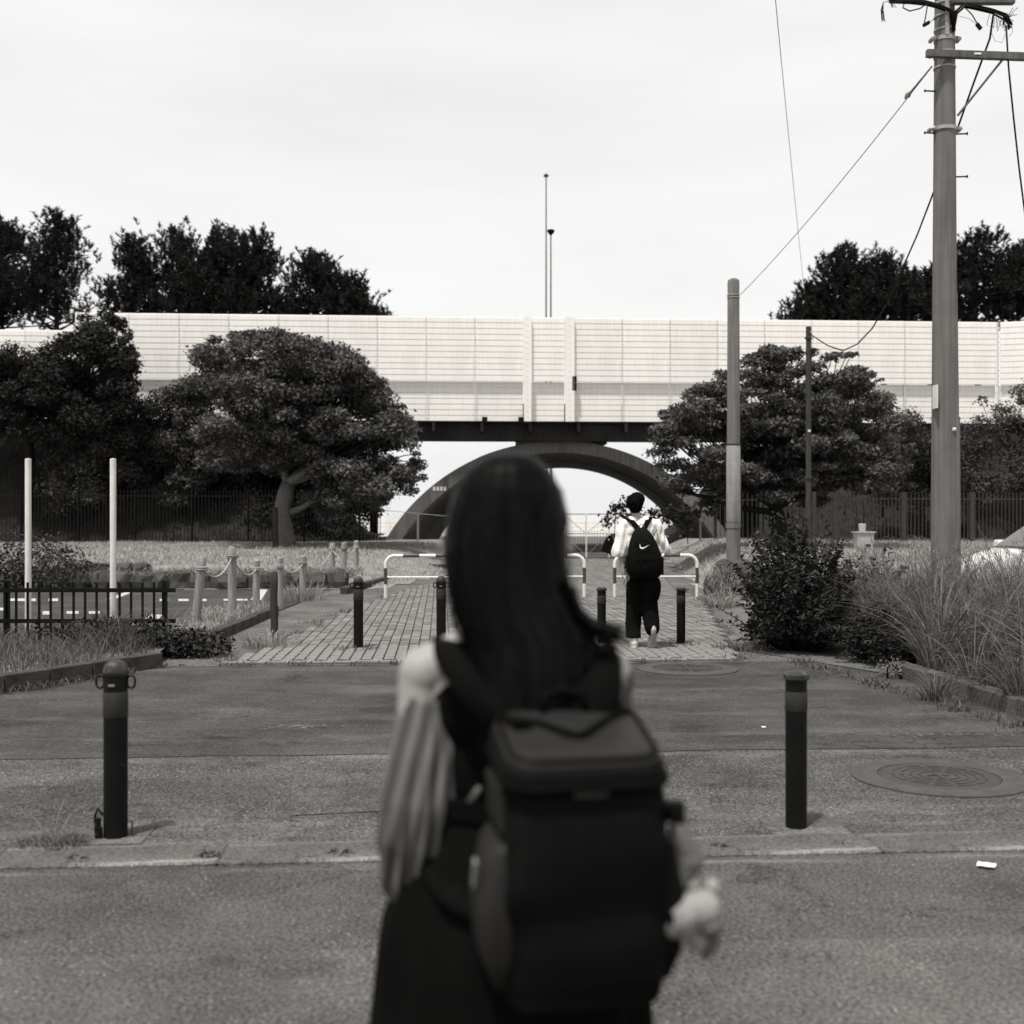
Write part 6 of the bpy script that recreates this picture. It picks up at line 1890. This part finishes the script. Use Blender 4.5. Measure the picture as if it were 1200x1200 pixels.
# ---------------- the woman in the foreground
WY = 2.0
WB = Vector((0.0, WY, 0.0))
wm = thing('person', 'woman with long straight black hair seen from behind, close to us, wearing a backpack', 'person', WB)
def woman():
    t = wm; pr = []
    yaw = R(68)
    hp, T = head_prims((0.004, 0.01, 1.508), yaw, 0.97); pr += hp
    pr += [('c', (0, -0.01, 1.30), (-0.003, 0.0, 1.43), 0.050, 0.046)]
    pr += [('e', (0, 0, 1.22), (0.150, 0.088, 0.11)), ('e', (0, 0.005, 1.10), (0.125, 0.085, 0.13)), ('e', (0, 0, 0.98), (0.12, 0.085, 0.11)), ('e', (0, -0.005, 0.87), (0.155, 0.11, 0.11))]
    for sg in (-1, 1): pr.append(('c', (sg*0.03, -0.01, 1.325), (sg*0.150, -0.005, 1.262), 0.036, 0.046))
    for sg in (-1, 1): pr.append(('e', (sg*0.065, 0.085, 1.17), (0.055, 0.045, 0.05)))
    pr += [('c', (-0.155, -0.005, 1.255), (-0.168, -0.03, 1.00), 0.042, 0.033), ('c', (-0.168, -0.03, 1.00), (-0.12, 0.19, 0.98), 0.032, 0.023)]
    hand(pr, (-0.12, 0.195, 0.98), (0.5, 0.85, 0.12), (0.3, 0.1, 1), 1, 0.85, 0.165)
    pr += [('c', (0.165, -0.005, 1.26), (0.185, -0.03, 1.00), 0.042, 0.033), ('c', (0.185, -0.03, 1.00), (0.12, 0.19, 0.98), 0.032, 0.023)]
    hand(pr, (0.12, 0.195, 0.98), (-0.5, 0.85, 0.12), (-0.3, 0.1, 1), -1, 0.85, 0.165)
    for sg in (-1, 1):
        pr += [('c', (sg*0.08, 0, 0.84), (sg*0.075, 0.02, 0.46), 0.078, 0.052), ('c', (sg*0.075, 0.02, 0.46), (sg*0.07, 0, 0.09), 0.050, 0.032), ('c', (sg*0.07, 0, 0.06), (sg*0.075, 0.14, 0.03), 0.03, 0.024)]
    fuse('body', pr, 0.006, M['skin'], t, 3)
    for sg in (-1, 1):
        m_ = MB(); m_.lathe([(0.004, -0.004), (0.010, 0.0), (0.004, 0.004)], n=10); o = m_.build('eye', M['eye'], t); o.location = T(sg*0.032, 0.076, 0.003); o.rotation_euler = (R(90), 0, -yaw)
    # dark sleeveless top, and loose striped sleeves that leave the shoulders bare
    tp_ = [('e', (0, -0.005, 1.20), (0.150, 0.100, 0.105)), ('e', (0, 0, 1.10), (0.138, 0.100, 0.14)), ('e', (0, 0, 1.02), (0.135, 0.10, 0.08)), ('e', (0, 0.05, 1.18), (0.125, 0.088, 0.08))]
    tp_ += [('e', (sg*0.065, 0.085, 1.17), (0.066, 0.056, 0.064)) for sg in (-1, 1)] + [('e', (0, 0.03, 1.235), (0.135, 0.082, 0.05))]
    fuse('top', tp_, 0.006, M['skirt'], t, 3)
    def blfn(co, nr):
        x, y, z = co.T
        amp = 0.003 + 0.010*sstep(1.24, 1.08, z)
        ph = np.arctan2(y + 0.02, np.abs(x) - 0.165)
        k = amp*(np.sin((x - 0.42*z)*120 + np.sin(z*11)) + 0.7*np.sin((x - 0.3*z)*210 + 1 + y*20)) + 0.002*np.sin(z*50 + x*30)
        o = co + nr*k[:, None]
        return o
    def drape(xo, xi, zs, ycen, hd, name, flip=1):
        rings = []; zz = np.linspace(zs[0], zs[-1], 44)
        for z in zz:
            u = (zs[0]-z)/(zs[0]-zs[-1])
            a_ = float(np.interp(-z, [-q for q in zs], xo)); b_ = float(np.interp(-z, [-q for q in zs], xi)); yc = float(np.interp(-z, [-q for q in zs], ycen)); d_ = float(np.interp(-z, [-q for q in zs], hd))
            r = []
            for k in range(120):
                th = 2*PI*k/120
                amp = (0.02 + 0.095*min(1, u*2.2))
                f_ = 1 + amp*(0.55*math.sin(th*13 + u*4.5*flip + 0.8*math.sin(u*7)) + 0.55*math.sin(th*22 - u*2.2 + 1.3 + math.sin(th*3))) + 0.03*math.sin(u*23 + th*2)*u
                x_ = (a_+b_)/2 + abs(b_-a_)/2*f_*math.cos(th); y_ = yc + d_*f_*math.sin(th)
                r.append((x_, y_, z + 0.012*math.sin(th*2 + 1)*(1 if u > 0.9 else 0.3)))
            rings.append(r)
        m_ = MB(); m_.loft(rings[::-1]); return m_.build(name, M['blouse'], t, smooth=True)
    drape([-0.186, -0.196, -0.206, -0.217, -0.224, -0.220, -0.204], [-0.095, -0.085, -0.078, -0.078, -0.092, -0.125, -0.165], [1.225, 1.19, 1.13, 1.05, 0.98, 0.90, 0.83], [-0.006, -0.01, -0.018, -0.025, -0.02, 0.0, 0.02], [0.050, 0.054, 0.060, 0.066, 0.066, 0.055, 0.030], 'sleeve')
    fuse('sleeve_forearm', [('c', (-0.155, 0.0, 0.975), (-0.12, 0.17, 0.975), 0.050, 0.034)], 0.006, M['blouse'], t, 3)
    bl = [('c', (0.115, -0.012, 1.278), (0.158, -0.006, 1.245), 0.046, 0.053), ('c', (0.158, -0.006, 1.235), (0.166, -0.02, 1.07), 0.050, 0.056), ('c', (0.166, -0.025, 1.07), (0.160, -0.005, 0.96), 0.056, 0.056), ('c', (0.160, 0.01, 0.97), (0.12, 0.17, 0.975), 0.050, 0.034)]
    fuse('sleeve', bl, 0.0055, M['blouse'], t, 3, blfn)
    # long skirt
    rings = []
    for i in range(26):
        u = i/25; z = 1.055 - u*0.90
        hw = 0.128 + 0.075*min(1, u/0.25)**0.8 + 0.085*u; hd = 0.098 + 0.045*min(1, u/0.3) + 0.10*u
        r = []
        for k in range(96):
            a = 2*PI*k/96
            f_ = 1 + (0.012 + 0.055*u)*math.sin(a*13 + math.sin(a*3)*1.5 + u*1.2) + 0.02*u*math.sin(a*5 + 1)
            r.append((-0.012*u + hw*f_*math.cos(a), -0.0 + hd*f_*math.sin(a), z))
        rings.append(r)
    m_ = MB(); m_.loft(rings[::-1]); m_.build('skirt', M['skirt'], t, smooth=True)
    m_ = MB()
    m_.loft([[(1.03*p[0], 1.03*p[1], 1.062) for p in rings[1]], [(1.035*p[0], 1.035*p[1], 1.03) for p in rings[1]]][::-1]); m_.build('waistband', M['skirt'], t, smooth=False)
    # tied end of the blouse at the waist
    kn = [('c', (-0.085, -0.085, 1.040), (-0.045, -0.097, 1.048), 0.006, 0.010), ('c', (-0.080, -0.086, 1.046), (-0.055, -0.094, 1.082), 0.005, 0.007)]
    fuse('waist_tie', kn, 0.004, M['blouse'], t, 2)
    for sg in (-1, 1):
        sh = [('e', (sg*0.072, 0.0, 0.045), (0.036, 0.05, 0.045)), ('e', (sg*0.075, 0.085, 0.035), (0.038, 0.075, 0.032))]
        fuse('shoe', sh, 0.006, M['black'], t, 3)
    # hair shell
    prof = [  # z, xmin, xmax, y back, y front
        (1.640, -0.022, 0.018, -0.035, 0.02), (1.632, -0.050, 0.042, -0.066, 0.05), (1.610, -0.078, 0.066, -0.090, 0.075), (1.575, -0.097, 0.084, -0.106, 0.088), (1.53, -0.108, 0.092, -0.114, 0.050),
        (1.48, -0.112, 0.086, -0.116, 0.030), (1.43, -0.108, 0.088, -0.116, 0.030), (1.385, -0.100, 0.106, -0.117, 0.030), (1.35, -0.088, 0.122, -0.120, 0.012), (1.325, -0.074, 0.138, -0.124, 0.000),
        (1.29, -0.062, 0.128, -0.130, -0.03), (1.25, -0.055, 0.122, -0.134, -0.06), (1.21, -0.050, 0.112, -0.137, -0.08), (1.18, -0.044, 0.10, -0.138, -0.09), (1.16, -0.03, 0.085, -0.137, -0.10)]
    pz = np.array([p[0] for p in prof])[::-1]
    def hp_(z): return [float(np.interp(z, pz, np.array([p[k] for p in prof])[::-1])) for k in (1, 2, 3, 4)]
    def shell(a, z, off=0.0):
        x0, x1, y0, y1 = hp_(z)
        cx_, cy__ = (x0+x1)/2, (y0+y1)/2; e = 0.85
        c_, s_ = math.cos(a), math.sin(a)
        # the face opening: hair draws back on the side the face looks to
        return Vector((cx_ + ((x1-x0)/2 + off)*math.copysign(abs(c_)**e, c_), cy__ + ((y1-y0)/2 + off)*math.copysign(abs(s_)**e, s_), z))
    rings = []
    N = 120
    for i in range(60):
        z = 1.640 - (1.640-1.16)*(i/59)**1.15
        r = []
        for k in range(N):
            a = 2*PI*k/N
            o_ = 0.0028*math.sin(a*23 + 2*math.sin(a*5) + z*3) + 0.0018*math.sin(a*47 + z*9)
            r.append(shell(a, z, o_*min(1, i/26)))
        rings.append(r)
    m_ = MB(); m_.loft(rings[::-1]); hs = m_.build('hair', M['hair'], t, smooth=True)
    # strands over the shell, loose flyaways and the flick over the right shoulder
    sm = MB(); rd = random.Random(9)
    for k in range(1000):
        a = rd.uniform(0, 2*PI); zt_ = rd.uniform(1.40, 1.59); zb__ = rd.uniform(1.13, 1.30) if math.sin(a) < 0.2 else rd.uniform(1.30, 1.42)
        pts = []; a_ = a; off = rd.uniform(0.0005, 0.005); dr = rd.gauss(0, 0.09)
        for q in range(9):
            z = zt_ + (zb__-zt_)*q/8
            pts.append(shell(a_ + dr*q/8, max(z, 1.16), off + 0.004*(q/8)**2*rd.random()) + Vector((0, 0, min(0, z-1.16))))
        w_ = rd.uniform(0.0016, 0.0034)
        vs = []; 
        for q, p in enumerate(pts):
            tn = Vector((-math.sin(a_), math.cos(a_)*0.8, 0)).normalized(); ww = w_*(1-0.7*(q/8)**3)
            vs += [p - tn*ww, p + tn*ww]
        sm._add(vs, [(2*q, 2*q+1, 2*q+3, 2*q+2) for q in range(8)])
    for k in range(95):
        u = rd.random()
        s0 = Vector((0.085 + 0.02*u, -0.05 + rd.uniform(-.05, .03), 1.43 - 0.02*u))
        e0 = Vector((0.160 + rd.gauss(0.01, .020), -0.06 + rd.uniform(-.05, .03), 1.330 + rd.gauss(0, .012)))
        c1 = Vector((0.105 + rd.gauss(0, .006), s0.y, 1.345 + rd.gauss(0, .008)))
        pts = [s0*(1-q)**2 + c1*2*q*(1-q) + e0*q*q for q in (0, .15, .3, .45, .6, .75, .88, 1)]
        sm.tube(pts, [0.0022]*6 + [0.0016, 0.0006], 3, cap=False)
    for k in range(150):
        a = rd.uniform(0, 2*PI); z0_ = rd.uniform(1.30, 1.60); off = rd.uniform(0.004, 0.016); dr = rd.gauss(0, 0.2)
        pts = [shell(a + dr*q/6, max(1.17, z0_ - 0.03*q*rd.uniform(.8, 1.2)), off*math.sin(PI*(q+0.6)/7)) for q in range(7)]
        sm.tube(pts, [0.0007]*7, 3, cap=False)
    for k in range(60):
        a = rd.uniform(PI*1.05, PI*1.95); p0 = shell(a, 1.20, 0.002)
        pts = [p0 + Vector((rd.gauss(0, .003)*q, -0.002*q, -0.012*q)) for q in range(5)]
        sm.tube(pts, [0.002, 0.0018, 0.0015, 0.001, 0.0004], 3, cap=False)
    sm.build('hair_strands', M['strand'], hs)
woman()

# the woman's backpack: big box pack with a lid
PB = Vector((0.097, WY-0.215, 0))
bk = thing('backpack', 'large black box backpack with a grey lid worn by the woman in front', 'backpack', PB, R(10))
def rrect(hw, hd, rad, z, n=6, cx_=0.0, cy__=0.0, tilt=0.0, xt=0.0):
    r = []
    for (sx, sy, a0) in ((1, 1, 0), (-1, 1, 90), (-1, -1, 180), (1, -1, 270)):
        for k in range(n+1):
            a = R(a0 + 90*k/n)
            x = sx*(hw-rad) + rad*math.cos(a); y = sy*(hd-rad) + rad*math.sin(a)
            r.append((cx_ + x, cy__ + y, z + tilt*y + xt*x))
    return r
HW, HD = 0.120, 0.096
rings = [rrect(HW*0.80, HD*0.70, 0.03, 0.798), rrect(HW*0.95, HD*0.9, 0.045, 0.808), rrect(HW*1.04, HD*1.02, 0.05, 0.845), rrect(HW*1.05, HD*1.06, 0.05, 0.90), rrect(HW*1.03, HD*1.02, 0.044, 0.945), rrect(HW*1.05, HD*1.08, 0.046, 0.99), rrect(HW*1.04, HD*1.05, 0.044, 1.05), rrect(HW*1.0, HD*1.0, 0.040, 1.10), rrect(HW*0.985, HD*0.985, 0.038, 1.150, tilt=0.20)]
rr_ = []
for a_, b_ in zip(rings, rings[1:]):
    for k in range(4): rr_.append([Vector(p).lerp(Vector(q), k/4) for p, q in zip(a_, b_)])
rr_.append([Vector(p) for p in rings[-1]])
for r_ in rr_:                            # slack fabric: dents and sags
    for q in r_:
        d_ = 0.010*noise.noise(Vector((q.x*14, q.y*14, q.z*11))) + 0.005*noise.noise(Vector((q.x*35, q.y*35, q.z*18)))
        q.x += d_*math.copysign(1, q.x); q.y += d_*math.copysign(1, q.y)
rings = rr_
m = MB(); m.loft(rings); pk = m.build('pack_body', M['pack'], bk, smooth=True)
n_ = len(pk.data.vertices); co = np.empty(n_*3); pk.data.vertices.foreach_get('co', co)
sb_ = pk.modifiers.new('s', 'SUBSURF'); sb_.levels = 1; sb_.render_levels = 1
# lid
rings = [rrect(HW*1.02, HD*1.02, 0.04, 1.150, tilt=0.20), rrect(HW*1.045, HD*1.045, 0.045, 1.160, tilt=0.22), rrect(HW*1.035, HD*1.035, 0.045, 1.178, tilt=0.24), rrect(HW*0.99, HD*0.99, 0.04, 1.188, tilt=0.255), rrect(HW*0.90, HD*0.90, 0.04, 1.190, tilt=0.26)]
m = MB(); m.loft(rings); m.build('lid_gusset', M['pack'], bk, smooth=True)
rings = [rrect(HW*0.985, HD*0.985, 0.042, 1.186, tilt=0.25), rrect(HW*0.975, HD*0.975, 0.042, 1.191, tilt=0.255), rrect(HW*0.95, HD*0.95, 0.036, 1.196, tilt=0.26), rrect(HW*0.80, HD*0.78, 0.03, 1.2005, tilt=0.26), rrect(HW*0.45, HD*0.42, 0.02, 1.199, tilt=0.25), rrect(HW*0.1, HD*0.1, 0.005, 1.196, tilt=0.25)]
m = MB(); m.loft(rings); ld = m.build('lid', M['packlid'], bk, smooth=True)
def pipe(pts, r, nm, mt, par): 
    mb = MB(); mb.tube(pts, r, 8, closed=False); return mb.build(nm, mt, par, smooth=True)
mb = MB(); mb.tube(rrect(HW*1.045, HD*1.045, 0.042, 1.156, tilt=0.21), 0.0055, 8, closed=True); mb.build('lid_zip', M['strap'], bk, smooth=True)
mb = MB(); mb.tube(rrect(HW*0.93, HD*0.93, 0.036, 1.198, tilt=0.26), 0.004, 8, closed=True); mb.build('lid_piping', M['strap'], ld, smooth=True)
def lidz(x, y): return 1.2025 + 0.255*y
mb = MB()
vpts = [(-0.108, 0.058), (-0.05, 0.030), (-0.01, -0.012), (0.002, -0.018), (0.014, -0.012), (0.06, 0.035), (0.105, 0.066)]
for (a, b) in zip(vpts, vpts[1:]):
    mb.bar((a[0], a[1], lidz(*a)), (b[0], b[1], lidz(*b)), 0.012, 0.007)
mb.build('lid_strap', M['strap'], ld)
mb = MB(); mb.box((-0.085, 0.03, lidz(-0.085, 0.03)+0.004), (0.035, 0.05, 0.008), Matrix.Rotation(0.3, 3, 'Z')); mb.build('lid_pocket_pull', M['strap'], ld, bevel=0.003)
# side panels and pockets
rings = [rrect(0.012, 0.060, 0.011, 0.835, cx_=-HW-0.004), rrect(0.026, 0.078, 0.02, 0.88, cx_=-HW-0.006), rrect(0.030, 0.080, 0.022, 0.96, cx_=-HW-0.006), rrect(0.022, 0.074, 0.016, 1.035, cx_=-HW+0.002), rrect(0.012, 0.07, 0.010, 1.05, cx_=-HW+0.004)]
m = MB(); m.loft(rings); m.build('side_pocket', M['packside'], bk, smooth=True)
rings = [[(-p[0], p[1], p[2]) for p in r][::-1] for r in rings]
m = MB(); m.loft(rings); m.build('side_pocket', M['pack'], bk, smooth=True)
m = MB(); m.box((-HW-0.003, 0.0, 1.10), (0.012, 0.13, 0.075), Matrix.Rotation(-0.05, 3, 'Y')); m.build('side_panel', M['packside'], bk, bevel=0.005)
m = MB(); m.box((-HW-0.040, -0.03, 1.00), (0.006, 0.016, 0.045), Matrix.Rotation(0.3, 3, 'X')); m.build('zip_pull', M['steel'], bk, bevel=0.002)
m = MB(); m.box((HW+0.016, -0.045, 1.085), (0.034, 0.03, 0.03)); m.box((HW+0.030, -0.045, 1.078), (0.016, 0.034, 0.044)); m.build('side_buckle', M['black'], bk, bevel=0.005)
for z in (1.085, 0.93):
    m = MB(); m.box((HW+0.008, 0.0, z), (0.006, 0.17, 0.02)); m.build('compression_strap', M['strap'], bk)
m = MB(); m.box((0.0, -HD-0.006, 1.13), (0.05, 0.004, 0.014)); m.build('label_patch', M['packside'], bk)
m = MB(); m.tube([(-0.035, 0.075, 1.215), (-0.03, 0.078, 1.245), (0.0, 0.08, 1.252), (0.03, 0.078, 1.245), (0.035, 0.075, 1.215)], 0.009, 8); m.build('handle', M['strap'], bk, smooth=True)
# shoulder straps (local to the pack: woman's centre lies at x -0.125, y +0.215)
def wstrap(pts, hw_, nm='shoulder_strap'):
    pv = [Vector(p) - PB for p in pts]; fine = []
    for i in range(len(pv)-1):
        p0 = pv[max(0, i-1)]; p1 = pv[i]; p2 = pv[i+1]; p3 = pv[min(len(pv)-1, i+2)]
        for k in range(6):
            t_ = k/6
            fine.append(0.5*((2*p1) + (p2-p0)*t_ + (2*p0-5*p1+4*p2-p3)*t_*t_ + (3*p1-p0-3*p2+p3)*t_**3))
    fine.append(pv[-1]); rg = []
    for i, p in enumerate(fine):
        d = (fine[min(len(fine)-1, i+1)] - fine[max(0, i-1)]).normalized(); sx = Vector((1, 0, 0)); sx = (sx - d*sx.dot(d)).normalized(); nn_ = d.cross(sx)
        rg.append([p + sx*hw_ + nn_*0.006, p + sx*hw_*0.5 + nn_*0.010, p - sx*hw_*0.5 + nn_*0.010, p - sx*hw_ + nn_*0.006, p - sx*hw_ - nn_*0.006, p + sx*hw_ - nn_*0.006])
    m_ = MB(); m_.loft(rg); o = m_.build(nm, M['strap'], bk, smooth=True); o.rotation_euler = (0, 0, R(-10)); return o
Y_ = WY
wstrap([(0.035, Y_-0.135, 1.17), (-0.02, Y_-0.135, 1.22), (-0.068, Y_-0.112, 1.272), (-0.092, Y_-0.075, 1.303), (-0.100, Y_-0.01, 1.318), (-0.110, Y_+0.05, 1.30), (-0.125, Y_+0.105, 1.24), (-0.14, Y_+0.10, 1.12), (-0.15, Y_+0.02, 1.02), (-0.10, Y_-0.10, 0.93), (-0.02, Y_-0.14, 0.90)], 0.036)
wstrap([(0.13, Y_-0.135, 1.17), (0.135, Y_-0.135, 1.22), (0.138, Y_-0.114, 1.265), (0.137, Y_-0.075, 1.293), (0.135, Y_-0.01, 1.308), (0.135, Y_+0.05, 1.29), (0.135, Y_+0.105, 1.23), (0.14, Y_+0.10, 1.12), (0.15, Y_+0.02, 1.02), (0.17, Y_-0.10, 0.93), (0.19, Y_-0.14, 0.90)], 0.040)

# plush charm hanging from the pack
pc = Vector((0.258, WY-0.24, 0.930))
ps = thing('plush_charm', 'small pale plush toy with a grey ribbon hanging from the large backpack', 'plush toy', pc)
KS = 1.32
L = lambda x, y, z: (x*KS, y*KS, z*KS)
fuse('plush_body', [('e', L(-0.003, 0, 0.0), (0.034*KS, 0.028*KS, 0.026*KS)), ('e', L(0.020, -0.008, 0.008), (0.024*KS, 0.022*KS, 0.022*KS)), ('e', L(-0.010, -0.005, -0.026), (0.014*KS, 0.013*KS, 0.02*KS)), ('e', L(0.018, 0, -0.028), (0.013*KS, 0.013*KS, 0.018*KS)), ('e', L(-0.042, 0, -0.010), (0.014*KS, 0.012*KS, 0.014*KS))], 0.004, M['plush'], ps, 2)
fuse('plush_ear', [('e', L(0.034, -0.004, 0.030), (0.009*KS, 0.008*KS, 0.012*KS))], 0.004, M['plush'], ps, 1)
fuse('plush_ear', [('e', L(0.012, -0.004, 0.034), (0.009*KS, 0.008*KS, 0.012*KS))], 0.004, M['plush'], ps, 1)
fuse('plush_patch', [('e', L(0.030, -0.012, -0.010), (0.016*KS, 0.016*KS, 0.014*KS))], 0.004, M['plushgrey'], ps, 1)
fuse('plush_patch', [('e', L(-0.012, -0.020, -0.012), (0.012*KS, 0.010*KS, 0.012*KS))], 0.004, M['plushgrey'], ps, 1)
fuse('plush_leg', [('c', L(-0.020, 0, -0.018), L(-0.030, 0, -0.040), 0.009*KS, 0.008*KS)], 0.004, M['plush'], ps, 1)
fuse('plush_tail', [('c', L(0.036, 0, -0.012), L(0.030, 0, -0.036), 0.010*KS, 0.012*KS), ('c', L(0.030, 0, -0.036), L(0.026, 0, -0.052), 0.007*KS, 0.004*KS)], 0.004, M['plushgrey'], ps, 1)
fuse('ribbon', [('c', L(-0.004, 0, 0.028), L(0.010, 0, 0.06), 0.010*KS, 0.016*KS), ('c', L(0.010, 0, 0.06), L(-0.004, 0.0, 0.095), 0.016*KS, 0.012*KS), ('c', L(-0.008, 0, 0.05), L(-0.012, 0, 0.08), 0.010*KS, 0.010*KS)], 0.004, M['plushgrey'], ps, 2)
m = MB(); m.tube([(-0.008, 0, 0.12), (-0.013, 0.005, 0.15), (-0.02, 0.013, 0.165)], 0.0025, 6); m.build('cord', M['black'], ps)
